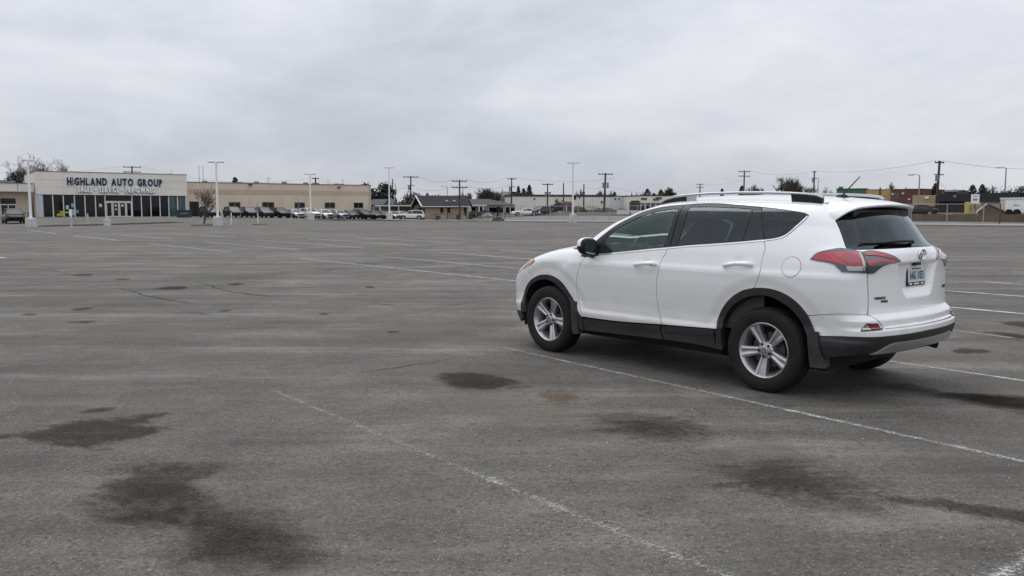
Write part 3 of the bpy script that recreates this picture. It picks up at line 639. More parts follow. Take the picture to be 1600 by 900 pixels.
def cladm():
    m = bpy.data.materials.new('black_cladding'); m.use_nodes = True; t = m.node_tree; b = t.nodes['Principled BSDF']
    c = t.nodes.new('ShaderNodeTexCoord'); P = c.outputs['Object']; s = t.nodes.new('ShaderNodeSeparateXYZ'); t.links.new(P, s.inputs[0])
    h = mth(t, 'MULTIPLY', mth(t, 'SUBTRACT', mth(t, 'ADD', .33, mth(t, 'MULTIPLY', noise(t, P, 4, 5, .7), .13)), s.outputs[2]), 9, True)
    d = mth(t, 'MULTIPLY', h, mth(t, 'ADD', .25, mth(t, 'MULTIPLY', noise(t, P, 30, 4, .7), .9)), True)
    film = mth(t, 'MULTIPLY', mth(t, 'SUBTRACT', noise(t, P, 6, 5, .7), .40), 1.1, True)
    t.links.new(mixc(t, mth(t, 'MULTIPLY', d, .8), mixc(t, film, (.018, .0185, .020), (.050, .048, .045)), (.095, .076, .052)), b.inputs['Base Color'])
    b.inputs['Roughness'].default_value = .55
    return m
M_CLAD = cladm()
M_BLACK = mat('black_trim', (.011, .0112, .0125), .42, spec=.35)
M_GLOSSB = mat('gloss_black', (.010, .010, .011), .12, coat=.5)
M_DARK = mat('dark_void', (.006, .006, .006), .9)
M_UNDER = mat('underbody', (.014, .0135, .013), .9)
M_RUB = mat('tyre_rubber', (.009, .009, .0092), .78, vscale=7, col2=(.024, .0222, .020), spec=.3)
M_ALLOY = mat('alloy', (.50, .50, .51), .30, metal=.85, var=.08, vscale=9)
M_ALLOYD = mat('alloy_recess', (.09, .09, .092), .45, metal=.7)
M_CHROME = mat('chrome', (.78, .78, .79), .08, metal=1)
M_SILVER = mat('satin_silver', (.47, .47, .47), .35, metal=.55)
M_RED = mat('red_lens', (.40, .013, .022), .10, coat=1)
M_REDD = mat('dark_red_lens', (.26, .012, .018), .10, coat=1)
M_SMOKE = mat('smoked_lens', (.055, .062, .070), .10, coat=1)
M_CLEAR = mat('clear_lens', (.45, .43, .42), .12, metal=.3, coat=1)
M_AMBER = mat('amber_lens', (.50, .20, .08), .12, coat=1)
M_FGL = thin_glass('front_glass', (.84, .945, .90), refl=(.80, 1.0, .93), ior=1.62); M_PGL = thin_glass('privacy_glass', (.17, .19, .215), .03, refl=(.86, .95, 1.0), ior=1.55)
M_SEAT = mat('seat_fabric', (.035, .035, .037), .9); M_DASH = mat('dash_plastic', (.05, .05, .052), .7); M_DASHL = mat('dash_trim', (.42, .43, .43), .5)
M_HEAD = mat('headliner', (.13, .13, .128), .95)

car = empty('parked_car', (CX, CY, 0), CTH+math.pi/2, 'large white SUV with black cladding parked alone in the foreground', 'car')
D_FD = patch_data('tube', PAN['front_door']); D_RD = patch_data('tube', PAN['rear_door']); 
FE = PAN['fender']; i_ = min(range(len(FE)), key=lambda i: abs(FE[i][0]-2.854)+abs(FE[i][1]-.011)); FE = FE[:i_+1]+[(2.962, -.032), (3.036, .062), (3.062, .11), (3.058, .2)]+PAN['hoodedge']+FE[-1:]
D_FE = patch_data('tube', FE)
D_FX = patch_data('tube', [(2.93, -.03), (2.985, -.045), (3.04, .0), (3.12, .03), (3.13, .12), (3.08, .22), (3.02, .20), (2.98, .06)], gap=0, lip=0, off=-.004, grid=.03)
D_RS = patch_data('tube', PAN['roof_side'], gap=.0, lip=.03, grid=.03)
QU = [(a, b+.0026) if b > 1.477 else (a, b) for a, b in PAN['quarter']]
D_QU = patch_data('rear', QU, gap=.0022, grid=.022)
D_FF = patch_data('tube', PAN['fdf'], gap=.002, lip=.02, holes=[PAN['fglass']], off=-.006, grid=.03)
D_RF = patch_data('tube', PAN['rdf'], gap=.002, lip=.02, holes=[PAN['rglass'], PAN['rglass2']], off=-.006, grid=.03)
D_FG = patch_data('tube', PAN['fglass'], gap=-.004, lip=0, off=-.010); D_RG = patch_data('tube', PAN['rglass'], gap=-.004, lip=0, off=-.010)
D_RG2 = patch_data('tube', PAN['rglass2'], gap=-.002, lip=0, off=-.009)
qouter = PAN['qglass']; D_QG = patch_data('tube', qouter, gap=-.002, lip=0, off=-.005)
D_QC = patch_data('tube', [(a+.002, b) for a, b in PAN['qchrome']]+[(a+.010, b+.009) for a, b in PAN['qchrome'][::-1]], gap=0, lip=.006, off=.003)
bl = [(1.92, .271), (1.588, .306), (1.271, .341), (1.045, .364), (.783, .391), (.556, .41), (.272, .436), (.051, .462)]
D_BC = patch_data('tube', [(a, b-.001) for a, b in bl]+[(a, b+.012) for a, b in bl[::-1]], gap=0, lip=.006, off=.003)
def ring(oi, ii): return oi+ii[::-1]
aF, aFi, aR, aRi = PAN['archF'], PAN['archFi'], PAN['archR'], PAN['archRi']
D_AF = patch_data('tube', aF+[(3.158, -.42)]+aFi, gap=0, lip=.05, off=.012, grid=.022)
D_AR = patch_data('tube', ring(aR, aRi), gap=0, lip=.05, off=.012, grid=.022)
S = PAN['sill']
sF = [q for q in S['top'][:3]]; mid = S['mid']; bot = S['bot']
def sillpart(t, m_, b_):
    a = patch_data('tube', t+m_[::-1], gap=.001, lip=.0, off=.008, grid=.05); b = patch_data('tube', m_+b_[::-1], gap=.001, lip=.03, off=.002, grid=.05)
    return join(a, b)
D_SF = sillpart([(2.121, -.361), (1.674, -.354), (1.093, -.330)], [(2.131, -.428), (1.613, -.408), (1.106, -.393)], [(2.13, -.481), (1.624, -.467), (1.085, -.455)])
D_SR = sillpart([(1.081, -.330), (.768, -.317), (.476, -.306)], [(1.094, -.392), (.786, -.375), (.496, -.356)], [(1.073, -.454), (.758, -.452), (.485, -.463)])
D_SE = patch_data('tube', [(2.137, -.359), (2.205, -.356), (2.23, -.42), (2.20, -.47), (2.14, -.482)], gap=.001, lip=.04, off=.012, grid=.04)
D_SX = patch_data('tube', [(.464, -.306), (.412, -.302), (.405, -.46), (.478, -.464)], gap=.001, lip=.06, off=.016, grid=.04)
def circ(c, ra, rb, n=28): return [(c[0]+ra*math.cos(2*math.pi*k/n), c[1]+rb*math.sin(2*math.pi*k/n)) for k in range(n)]
D_FU = patch_data('tube', circ((-.238, .267), .082, .080), gap=0, lip=.008, off=.0022)
D_FUG = patch_data('tube', circ((-.238, .267), .0852, .0832), gap=0, lip=0, off=.0008)
LS, LR = PAN['lamp_side'], PAN['lamp_red']
D_LS = patch_data('rear', LS, gap=0, lip=.02, off=.008, grid=.02); D_LR = patch_data('rear', LR, gap=0, lip=.004, off=.0125, grid=.02)
D_LT = patch_data('rear', PAN['lamp_strip'], gap=0, lip=.004, off=.014, grid=.02); D_LC = patch_data('rear', PAN['lamp_clear'], gap=0, lip=.004, off=.0125, grid=.02)
D_LB = patch_data('rear', circ((.523, 1.146), .042, .044), gap=0, lip=.003, off=.0150, grid=.015)
D_LH = patch_data('rear', PAN['lamp_hatch'], gap=0, lip=.02, off=.008, grid=.02)
D_H1 = patch_data('rear', PAN['lamp_hatch_red1'], gap=0, lip=.003, off=.0125, grid=.02); D_H2 = patch_data('rear', PAN['lamp_hatch_red2'], gap=0, lip=.003, off=.0125, grid=.02)
tl = PAN['tailgate']
D_TG = patch_data('rear', sym([(0, 1.232), (.30, 1.226)]+tl+[(0, .611)]), gap=.0035, grid=.0135, gridb=.0115)
rg = PAN['rear_glass']
D_RW = patch_data('rear', sym([(0, 1.236), (.30, 1.230)]+rg+[(.45, 1.505), (.2, 1.52), (0, 1.525)]), gap=.002, lip=.01, off=-.003)
D_RWF = patch_data('rear', sym([(0, 1.232), (.30, 1.226)]+rg+[(.45, 1.508), (.2, 1.523), (0, 1.528)]), gap=.0, lip=.0, off=-.008, holes=[sym([(0, 1.262), (.30, 1.256), (.475, 1.252), (.475, 1.36), (.47, 1.45), (.2, 1.475), (0, 1.48)])])
D_RB = patch_data('rear', sym(PAN['bumper_low'][::-1][1:] and [(0, .5575)]+[(.245, .554), (.422, .555), (.529, .551), (.589, .541), (.658, .526)]+PAN['bumper']+[(0, .609)]), gap=.0015, grid=.03, gridb=.011)
bk = PAN['black_low']
D_BK = patch_data('rear', sym([(0, .556), (.245, .5525), (.422, .5535), (.529, .5495), (.589, .5395), (.658, .5245)]+bk+[(.40, .405), (.3, .40), (0, .405)]), gap=.0, lip=.05, off=.004, grid=.035, gridb=.02)
D_SK = patch_data('rear', sym([(0, .494), (.229, .494), (.309, .494), (.352, .479), (.403, .436), (.445, .415), (.41, .414), (.308, .411), (.163, .414), (0, .424)]), gap=0, lip=.03, off=.012, grid=.03, gridb=.018)
D_RE = patch_data('rear', PAN['reflector'], gap=0, lip=.01, off=.006, grid=.01); D_RR = patch_data('rear', PAN['refl_red'], gap=0, lip=.004, off=.011, grid=.01); D_RC = patch_data('rear', PAN['refl_clear'], gap=0, lip=.004, off=.011, grid=.01)
D_FB = patch_data('front', sym([(0, .80), (.45, .79), (.48, .806), (.70, .812), (.80, .882), (.813, .862), (.884, .771), (.835, .715), (.78, .647), (.753, .528), (.745, .394), (.4, .395), (0, .395)]), gap=.002, grid=.03, lip=.006)
D_FLO = patch_data('front', sym([(0, .39), (.4, .39), (.752, .392), (.765, .34), (.7, .27), (.4, .25), (0, .25)]), gap=0, lip=.04, off=.008, grid=.06)
D_GR = patch_data('front', sym([(0, .81), (.44, .80), (.46, .86), (0, .88)]), gap=0, lip=.02, off=.002, grid=.04)
D_LP = patch_data('front', [(.48, .802), (.70, .808), (.81, .884), (.925, .945), (.953, .98), (.923, .998), (.88, 1.0), (.75, .95), (.50, .90)], gap=.001, lip=.01, off=.004, grid=.03)
he = PAN['hoodedge']
D_HO = patch_data('tube', [(2.13, .52), (2.3, .395), (2.6, .372), (2.9, .309), (3.04, .244), (3.12, .35), (3.2, .7), (3.22, 1.4137), (3.2, 2.1274), (3.12, 2.477), (3.04, 2.583), (2.9, 2.518), (2.6, 2.455), (2.3, 2.432), (2.13, 2.307), (2.22, 1.9), (2.26, 1.4137), (2.22, .93)], gap=.003, grid=.045)
we = PAN['wsedge'][:6]
WS = [(2.09, .523)]+we[1:]+[(1.40, 1.1), (1.415, 1.4137), (1.40, 1.727)]+[(a, 2.8274-b) for a, b in we[:0:-1]]+[(2.09, 2.304), (2.19, 1.9), (2.23, 1.4137), (2.19, .93)]
D_WS = patch_data('tube', WS, gap=.002, lip=.01, off=-.003, grid=.05)
re_ = PAN['wsedge'][5:]
D_RO = patch_data('tube', re_+[(-.40, 1.1), (-.42, 1.4137), (-.40, 1.727)]+[(a, 2.8274-b) for a, b in re_[::-1]]+[(1.385, 1.727), (1.40, 1.4137), (1.385, 1.1)], gap=.003, grid=.05)
for mir in (False, True):
    fd = put('front_door', D_FD, M_WHITE, car, mir); put('window_frame', D_FF, M_BLACK, fd, mir); put('window', D_FG, M_FGL, fd, mir)
    rd = put('rear_door', D_RD, M_WHITE, car, mir); put('window_frame', D_RF, M_BLACK, rd, mir); put('window', D_RG, M_PGL, rd, mir); put('window', D_RG2, M_PGL, rd, mir)
    put('belt_molding', D_BC, M_CHROME, car, mir)
    fe_ = put('fender', D_FE, M_WHITE, car, mir); put('fender_flange', D_FX, M_WHITE, fe_, mir); put('roof_pillar', D_RS, M_WHITE, car, mir)
    qp = put('quarter_panel', D_QU, M_WHITE, car, mir); put('quarter_window', D_QG, M_PGL, qp, mir); put('chrome_strip', D_QC, M_CHROME, qp, mir)
    if not mir:
        fdr = put('fuel_door', D_FU, M_WHITE, qp); put('fuel_door_gap', D_FUG, M_DARK, qp)
    put('arch_trim', D_AF, M_CLAD, car, mir); put('arch_trim', D_AR, M_CLAD, car, mir)
    for d in (D_SF, D_SR, D_SE, D_SX): put('sill_cladding', d, M_CLAD, car, mir)
    l = put('tail_light', D_LS, M_SMOKE, car, mir, 'tail light wrapping round the rear quarter panel')
    put('red_lens', D_LR, M_RED, l, mir); put('brake_lens', D_LB, M_REDD, l, mir); put('light_strip', D_LT, M_CLEAR, l, mir); put('reversing_lens', D_LC, M_CLEAR, l, mir)
tg = put('tailgate', D_TG, M_WHITE, car)
put('window_frame', D_RWF, M_GLOSSB, tg); put('rear_window', D_RW, M_PGL, tg)
for mir in (False, True):
    l = put('tail_light', D_LH, M_SMOKE, car, mir, 'tail light piece on the tailgate'); put('red_lens', D_H1, M_RED, l, mir); put('red_lens', D_H2, M_RED, l, mir)
rb = put('rear_bumper', D_RB, M_WHITE, car); put('lower_cladding', D_BK, M_CLAD, rb); put('skid_plate', D_SK, M_SILVER, rb)
for mir in (False, True):
    l = put('bumper_reflector', D_RE, M_GLOSSB, car, mir); put('red_lens', D_RR, M_REDD, l, mir); put('clear_lens', D_RC, M_CLEAR, l, mir)
fb = put('front_bumper', D_FB, M_WHITE, car); put('lower_cladding', D_FLO, M_CLAD, fb); put('grille', D_GR, M_GLOSSB, fb)
for mir in (False, True):
    l = put('headlight', D_LP, M_CLEAR, car, mir)
    put('turn_signal', patch_data('front', PAN['flamp'], gap=.001, lip=.003, off=.009, grid=.03), M_AMBER, l, mir)
put('hood', D_HO, M_WHITE, car); put('windshield', D_WS, M_FGL, car); put('roof', D_RO, M_WHITE, car)

# dark inner shell behind the panel gaps, floor and wheel wells
sh1 = patch_data('tube', [(3.1, .0), (2.5, .08), (2.16, .20), (1.27, .32), (.05, .43), (-.2, .40), (-.2, .06), (.05, .06), (.3, -.02), (.44, -.2), (.45, -.43), (2.2, -.43), (2.22, -.2), (2.45, -.02), (2.75, .02), (2.95, -.05), (3.1, -.2)], gap=0, lip=0, grid=.1, off=-.03, corner=20)
sh2 = patch_data('rear', sym([(0, 1.19), (.45, 1.17), (.60, 1.2), (.80, 1.18), (.9, 1.0), (.9, .9), (.72, .7), (.66, .44), (.4, .43), (0, .43)]), gap=0, lip=0, grid=.08, gridb=.05, off=-.035, corner=20)
sh = join(sh1, ([(x, -y, z) for x, y, z in sh1[0]], [(x, -y, z) for x, y, z in sh1[1]], [f[::-1] for f in sh1[2]]), sh2)
put('inner_shell', sh, M_DARK, car)
hl = patch_data('tube', [(1.36, .98), (1.15, .95), (0, .95), (-.30, .97), (-.33, 1.4137), (-.30, 1.857), (0, 1.877), (1.15, 1.877), (1.36, 1.85), (1.40, 1.4137)], gap=0, lip=0, grid=.12, off=-.045)
put('headliner', hl, M_HEAD, car)
for mir in (False, True):
    put('pillar_trim', patch_data('tube', PAN['roof_side'], gap=-.012, lip=0, grid=.05, off=-.028), M_HEAD, car, mir); put('quarter_trim', patch_data('rear', QU, gap=-.010, lip=0, grid=.05, off=-.024), M_SEAT, car, mir)
mb = MB(); mb.box(-.42, 3.15, -.62, .62, .205, .32); mb.box(.55, 2.15, -.74, .74, .27, .42); mb.box(-.76, -.40, -.62, .62, .40, .62); mb.box(2.2, 3.2, -.52, .52, .3, 1.0); mb.box(-.70, -.42, -.58, .58, .60, .95)  # centre floor pan set lower to deepen the shade beneath the car
mb.box(-.45, .45, -.52, .52, .3, .95)
for xc in (0, 2.66):                                     # wheel well liners
    for s in (1, -1):
        n = 20; y0, y1 = s*.50, s*.845
        V = []; 
        for k in range(n+1):
            a = math.pi*(-.08+1.16*k/n); V += [(xc+.455*math.cos(a), y0, .36+.455*math.sin(a)), (xc+.455*math.cos(a), y1, .36+.455*math.sin(a))]
        mb.add(V, [(2*k, 2*k+1, 2*k+3, 2*k+2) for k in range(n)])
        mb.add([V[2*k] for k in range(n+1)]+[(xc, y0, .3)], [(k, k+1, n+1) for k in range(n)])

for xc in (0, 2.66):
    for s in (1, -1):
        V = []
        for k in range(25):
            a = math.pi*(.06+.88*k/24)
            for r in (.45, .58): V.append((xc+r*math.cos(a), s*.80, .36+r*math.sin(a)))
        mb.add(V, [(2*k, 2*k+1, 2*k+3, 2*k+2) for k in range(24)])
mb.tube([(0, -.6, .34), (0, .6, .34)], .05); mb.tube([(2.66, -.6, .34), (2.66, .6, .34)], .04)
mb.build('underbody', M_UNDER, car)

# wheels
def make_wheel(side, xc, rot, parent):
    c0 = (xc, side*.80, .354)
    def P(o): o.location = c0; o.rotation_euler = (0, 0, 0 if side > 0 else math.pi); return o
    rb_ = MB()
    prof = [(-.02, .19), (.05, .205), (.086, .224), (.094, .232), (.092, .238), (.080, .240), (-.11, .240)]
    rb_.lathe(prof, 48, 'y'); rb_.lathe([(.094, .232), (.088, .224), (.060, .213), (-.09, .205)], 48, 'y')
    def ang(k): return R_(rot+72*k)
    for k in range(5):
        a = ang(k); ex = Vector((-math.cos(a), 0, math.sin(a))); ez = Vector((math.sin(a), 0, math.cos(a)))
        rows = []
        for r, hw, dy in ((.030, .032, .058), (.075, .034, .060), (.13, .041, .070), (.185, .051, .080), (.224, .060, .085)):
            o = ex*r
            rows.append([o+ez*s*hw*f+Vector((0, dy-dd, 0)) for s, f, dd in ((-1, 1, .045), (-1, .92, .005), (-1, .50, 0.0), (-1, .16, .010), (1, .16, .010), (1, .50, 0.0), (1, .92, .005), (1, 1, .045))])
        V = [p[:] for r in rows for p in r]; Fq = [(i*8+j, i*8+j+1, (i+1)*8+j+1, (i+1)*8+j) for i in range(4) for j in range(7)]+[(32, 33, 34, 35, 36, 37, 38, 39)]
        rb_.add(V, Fq)
    rb_.lathe([(.072, .0), (.072, .03), (.066, .060), (.050, .074), (.0, .078)], 40, 'y')
    rim = P(rb_.build('wheel', M_ALLOY, parent, 32))
    ty = MB()
    pr = [(.088, .236), (.103, .245), (.112, .270), (.114, .300), (.108, .325), (.098, .343), (.086, .353), (.076, .3575), (.060, .360), (.056, .360), (.055, .353), (.049, .353), (.048, .361), (.022, .362), (.021, .354), (.013, .354), (.012, .362),
          (-.012, .362), (-.013, .354), (-.021, .354), (-.022, .362), (-.048, .361), (-.049, .353), (-.055, .353), (-.056, .360), (-.076, .3575), (-.098, .343), (-.112, .30), (-.105, .245), (-.088, .236)]
    ty.lathe(pr, 64, 'y')
    for k in range(64):                                   # sipes on the tread shoulder
        a = 2*math.pi*k/64; e = Vector((math.cos(a), 0, math.sin(a))); tt = Vector((-math.sin(a), 0, math.cos(a)))
        for (ya, yb, ra, rb2) in ((.060, .096, .3605, .3455), (.024, .046, .3622, .3618)):
            V = [e*ra+tt*(-.0085)+Vector((0, ya, 0)), e*ra+tt*.0085+Vector((0, ya, 0)), e*rb2+tt*.0085+Vector((0, yb, 0)), e*rb2-tt*.0085+Vector((0, yb, 0))]
            W = [v+e*.0035 for v in V]
            ty.add([v[:] for v in V+W], [(0, 1, 5, 4), (1, 2, 6, 5), (2, 3, 7, 6), (3, 0, 4, 7), (4, 5, 6, 7)])
    ty.lathe([(.1148, .286), (.1156, .288), (.1148, .290)], 64, 'y'); ty.lathe([(.1110, .322), (.1120, .3235), (.1100, .325)], 64, 'y')
    t = ty.build('tyre', M_RUB, rim, 35)
    dk = MB(); dk.lathe([(.0, 0), (.0, .15), (-.02, .155)], 40, 'y'); dk.lathe([(-.06, 0), (-.06, .205)], 40, 'y'); d = dk.build('brake_disc', M_ALLOYD, rim)
    hc = MB(); hc.lathe([(.078, 0), (.078, .022), (.074, .031), (.064, .033)], 32, 'y'); hc.build('hub_cap', M_SILVER, rim, 40)
    em = MB(); em.lathe([(.0785, .0155), (.0815, .019), (.0785, .0225)], 28, 'y'); em.lathe([(.0785, .004), (.081, .0065), (.0785, .009)], 20, 'y', c=(0, 0, .006)); em.build('hub_emblem', M_ALLOYD, rim, 40)
    for k in range(5):
        a = ang(k); lx, lz = -.054*math.cos(a), .054*math.sin(a)
        ln = MB(); ln.lathe([(.071, .0125), (.0735, .0125), (.0735, .0105), (.062, .0105)], 12, 'y', c=(lx, 0, lz)); ln.lathe([(.080, 0), (.080, .0065), (.066, .0075)], 6, 'y', c=(lx, 0, lz)); ln.build('lug_nut', M_GLOSSB, rim)
    return rim
make_wheel(1, 0, 46, car); make_wheel(1, 2.66, 68, car); make_wheel(-1, 0, 20, car); make_wheel(-1, 2.66, 50, car)

# handles, mirrors, rails, aerial, spoiler, wiper, exhaust, mud flaps
def surf(kind, a, b): p, n = mapP(kind, [a], [b]); return Vector(p[0]), Vector(n[0])
for mir in (1, -1):
    for (a0, b0, a1, b1) in ((1.405, .196, 1.140, .214), (.396, .240, .118, .264)):
        mb = MB(); pts = []; rad = []
        for t, o, r in ((0, .004, .012), (.06, .026, .017), (.25, .040, .019), (.5, .044, .019), (.72, .042, .0205), (.9, .036, .022), (.97, .022, .018), (1, .006, .012)):
            p, n = surf('tube', a0+(a1-a0)*t, b0+(b1-b0)*t); p += n*o; pts.append((p.x, p.y*mir, p.z)); rad.append(r)
        mb.tube(pts, rad, 10); h = mb.build('door_handle', M_WHITE, car, 60)
        if a0 > 1 and mir > 0:
            p, n = surf('tube', 1.165, .213); kl = MB(); kl.lathe([(0, 0), (.001, .007), (-.004, .007)], 14, 'y', c=(p.x, p.y+.0565, p.z)); kl.build('key_lock', M_BLACK, h)
# side mirrors
for mir in (1, -1):
    bm = bmesh.new(); bmesh.ops.create_uvsphere(bm, u_segments=28, v_segments=18, radius=1)
    for v in bm.verts:
        x, y, z = v.co; sx = .085 if x > 0 else .045
        q = lambda w, e: math.copysign(abs(w)**e, w)
        X = q(x, .9)*sx; Y = q(y, .72)*.118; Z = q(z, .72)*.092
        Z *= 1-.10*(Y/.118); Z += .012*(Y/.118)
        v.co = (1.975+X, (.985+Y)*mir, 1.165+Z)
    mb = MB(); mb.bm(bm)
    mo = mb.build('side_mirror', M_BLACK, car, 50)
    # white cap on the upper front
    bm = bmesh.new(); bmesh.ops.create_uvsphere(bm, u_segments=28, v_segments=18, radius=1.02)
    for v in bm.verts:
        x, y, z = v.co; sx = .086 if x > 0 else .03
        X = q(x, .9)*sx; Y = q(y, .72)*.119; Z = q(z, .72)*.094; Z *= 1-.10*(Y/.118); Z += .012*(Y/.118)
        v.co = (1.977+X, (.985+Y)*mir, 1.166+Z)
    dl = [f for f in bm.faces if f.calc_center_median().z < 1.178 or f.calc_center_median().x < 1.955]
    bmesh.ops.delete(bm, geom=dl, context='FACES'); mb = MB(); mb.bm(bm); mb.build('mirror_cap', M_WHITE, mo, 50)
    mb = MB(); pl = []
    for k in range(28):
        a = 2*math.pi*k/28; Y = q(math.cos(a), .6)*.094; Z = q(math.sin(a), .6)*.072; Z *= 1-.10*(Y/.118); Z += .010*(Y/.118); pl.append((.990+Y, 1.167+Z))
    mb.add([(1.928, y*mir, z) for y, z in pl], [tuple(range(28))]); mb.build('mirror_glass', mat('mirror_glass', (.30, .335, .33), .04, metal=1) if mir > 0 else bpy.data.materials['mirror_glass'], mo)
    mb = MB(); mb.tube([(2.06, 1.05*mir, 1.158), (2.055, 1.10*mir, 1.155), (2.01, 1.107*mir, 1.15)], .012, 8); mb.build('turn_signal', M_CLEAR, mo, 60)
    mb = MB(); mb.tube([(1.99, .95*mir, 1.10), (2.0, .85*mir, 1.085)], [.04, .05], 10); mb.build('mirror_arm', M_BLACK, mo, 50)
# roof rails
RP = [(1.40, .548, 1.628), (1.33, .55, 1.660), (1.22, .552, 1.682), (1.10, .553, 1.693), (.95, .554, 1.702), (.8, .555, 1.707), (.5, .556, 1.709), (.2, .553, 1.704), (0, .55, 1.696), (-.15, .546, 1.686), (-.25, .542, 1.674), (-.30, .538, 1.654)]
for mir in (1, -1):
    mb = MB(); V = []
    for (x, y, z) in RP:
        w = .018; h = .025; z -= .006
        V += [(x, (y+w)*mir, z-h), (x, (y+w+.002)*mir, z-.010), (x, (y+w-.006)*mir, z), (x, (y-w+.006)*mir, z), (x, (y-w)*mir, z-.010), (x, (y-w)*mir, z-h)]
    n = len(RP); mb.add(V, [(i*6+k, i*6+(k+1) % 6, (i+1)*6+(k+1) % 6, (i+1)*6+k) for i in range(n-1) for k in range(6)]+[tuple(range(6)), tuple((n-1)*6+k for k in range(6))])
    rl = mb.build('roof_rail', mat('rail_silver', (.50, .51, .52), .28, metal=.45) if mir > 0 else bpy.data.materials['rail_silver'], car, 40)
    def foot(x0, x1, m_, inset=.004):
        xs = [r[0] for r in RP][::-1]; zs = [r[2] for r in RP][::-1]; f = MB(); k = 7; V = []
        for i in range(k):
            x = x0+(x1-x0)*i/(k-1); zt = float(np.interp(x, xs, zs))-.022; y = float(np.interp(x, xs, [r[1] for r in RP][::-1]))
            xb = x+(.05*(i == 0 and x0 < .1)); [V.extend([(xb-.07*(i == 0 and x0 < .1), yy*mir, 1.55), (x, yy*mir, zt)]) for yy in (y-.017+inset, y+.019-inset)]
        f.add(V, [(i*4+a, i*4+b, (i+1)*4+b, (i+1)*4+a) for i in range(k-1) for a, b in ((0, 1), (2, 3), (1, 3))]+[(0, 1, 3, 2), (k*4-4, k*4-3, k*4-1, k*4-2)])
        return f.build('rail_foot', m_, rl)
    foot(1.385, 1.075, M_BLACK); foot(1.075, .985, bpy.data.materials['rail_silver'], .001); foot(-.02, -.30, M_BLACK, .0)
# aerial
mb = MB(); mb.tube([(-.10, 0, 1.640), (-.15, 0, 1.652), (-.20, 0, 1.656), (-.245, 0, 1.640)], [.010, .019, .019, .010], 10); an = mb.build('antenna', M_BLACK, car, 50)
mb = MB(); mb.tube([(-.185, 0, 1.668), (-.28, 0, 1.766), (-.335, 0, 1.822)], [.0065, .0055, .0045], 8); mb.build('antenna_rod', M_BLACK, an, 50)
# spoiler: lofted over the top of the rear window
YS = np.linspace(-.632, .632, 41); mb = MB(); V = []
for y in YS:
    a = abs(y); e_ = max(0, (a-.46)/.172); xt = -.640+.20*y*y+.085*e_**1.6; zt = 1.5775-.020*(a/.47)**2-.075*e_**2.2
    xf = -.335; q1 = surf('tube', xf, math.atan2(1.64-.8-.05*(a/.6)**2, y)*.9)[0] if a < .5 else None
    zf = 1.6275-.045*(y/.6)**2-.095*e_**2
    th = .026
    pr = [(xf, zf-.035), (xf, zf+.004), (xf*.75+xt*.25, zf*.72+zt*.28+.016), (xf*.4+xt*.6, zf*.36+zt*.64+.018), (xt+.012, zt+.010), (xt-.004, zt+.002), (xt, zt-.010), (xt+.02, zt-th*.8), (xf*.5+xt*.5, zt-.026), (xf-.05, min(zf-.035, zt-.02))]
    yy = y+(.004 if False else 0)
    V += [(px_, yy, pz_) for px_, pz_ in pr]
k = 10; nS = len(YS); mb.add(V, [(i*k+j, i*k+(j+1) % k, (i+1)*k+(j+1) % k, (i+1)*k+j) for i in range(nS-1) for j in range(k)]+[tuple(range(k)), tuple((nS-1)*k+j for j in range(k))])
sp = mb.build('spoiler', M_WHITE, car, 42)
mb = MB(); mb.box(-.545, -.40, -.49, .49, 1.47, 1.540, .01); mb.build('spoiler_underside', M_BLACK, sp)
# rear wiper on the glass
P1, n1 = surf('rear', .05, 1.263); P2, n2 = surf('rear', .33, 1.258); P0, n0 = surf('rear', .02, 1.262)
mb = MB(); mb.tube([P0+n0*.012, P1+n1*.030, (P1+P2)/2+n1*.034, P2+n2*.022], [.016, .013, .010, .005], 8); wp = mb.build('rear_wiper', M_BLACK, car, 50)
mb = MB(); A_, nA = surf('rear', .10, 1.247); B_, nB = surf('rear', .44, 1.262); mb.tube([A_+nA*.016, (A_+B_)/2+nA*.020, B_+nB*.014], [.006, .010, .005], 6); mb.build('wiper_blade', M_BLACK, wp, 50)
# exhaust and mud flaps
mb = MB(); mb.tube([(-.55, -.40, .38), (-.80, -.43, .378), (-.865, -.435, .368)], [.026, .030, .030], 16, False); mb.tube([(-.865, -.435, .368), (-.83, -.433, .374), (-.6, -.41, .378)], [.030, .025, .02], 16, False); mb.build('exhaust_pipe', mat('exhaust_steel', (.06, .055, .05), .5, metal=.6), car, 50)
for s in (1, -1):
    mb = MB(); V = []
    for (x, z, ya, yb) in ((-.385, .56, .80, .893), (-.40, .44, .72, .90), (-.41, .34, .70, .895), (-.42, .272, .70, .885)):
        V += [(x, ya*s, z), (x-.012, yb*s, z), (x-.10-.03*(z < .4), (yb-.01)*s, z+.005), (x-.08, ya*s, z)]
    mb.add(V, [(i*4+a, i*4+(a+1) % 4, (i+1)*4+(a+1) % 4, (i+1)*4+a) for i in range(3) for a in range(4)]+[(12, 13, 14, 15), (0, 1, 2, 3)]); mb.build('mud_flap', M_CLAD, car)
    mb = MB(); V = []
    for (x, z, ya, yb) in ((2.315, .58, .82, .905), (2.29, .42, .74, .912), (2.285, .30, .72, .91), (2.275, .24, .72, .90)):
        V += [(x, ya*s, z), (x-.004, yb*s, z), (x-.075, (yb-.012)*s, z+.005), (x-.075, ya*s, z)]
    mb.add(V, [(i*4+a, i*4+(a+1) % 4, (i+1)*4+(a+1) % 4, (i+1)*4+a) for i in range(3) for a in range(4)]+[(12, 13, 14, 15), (0, 1, 2, 3)]); mb.build('mud_flap', M_CLAD, car)
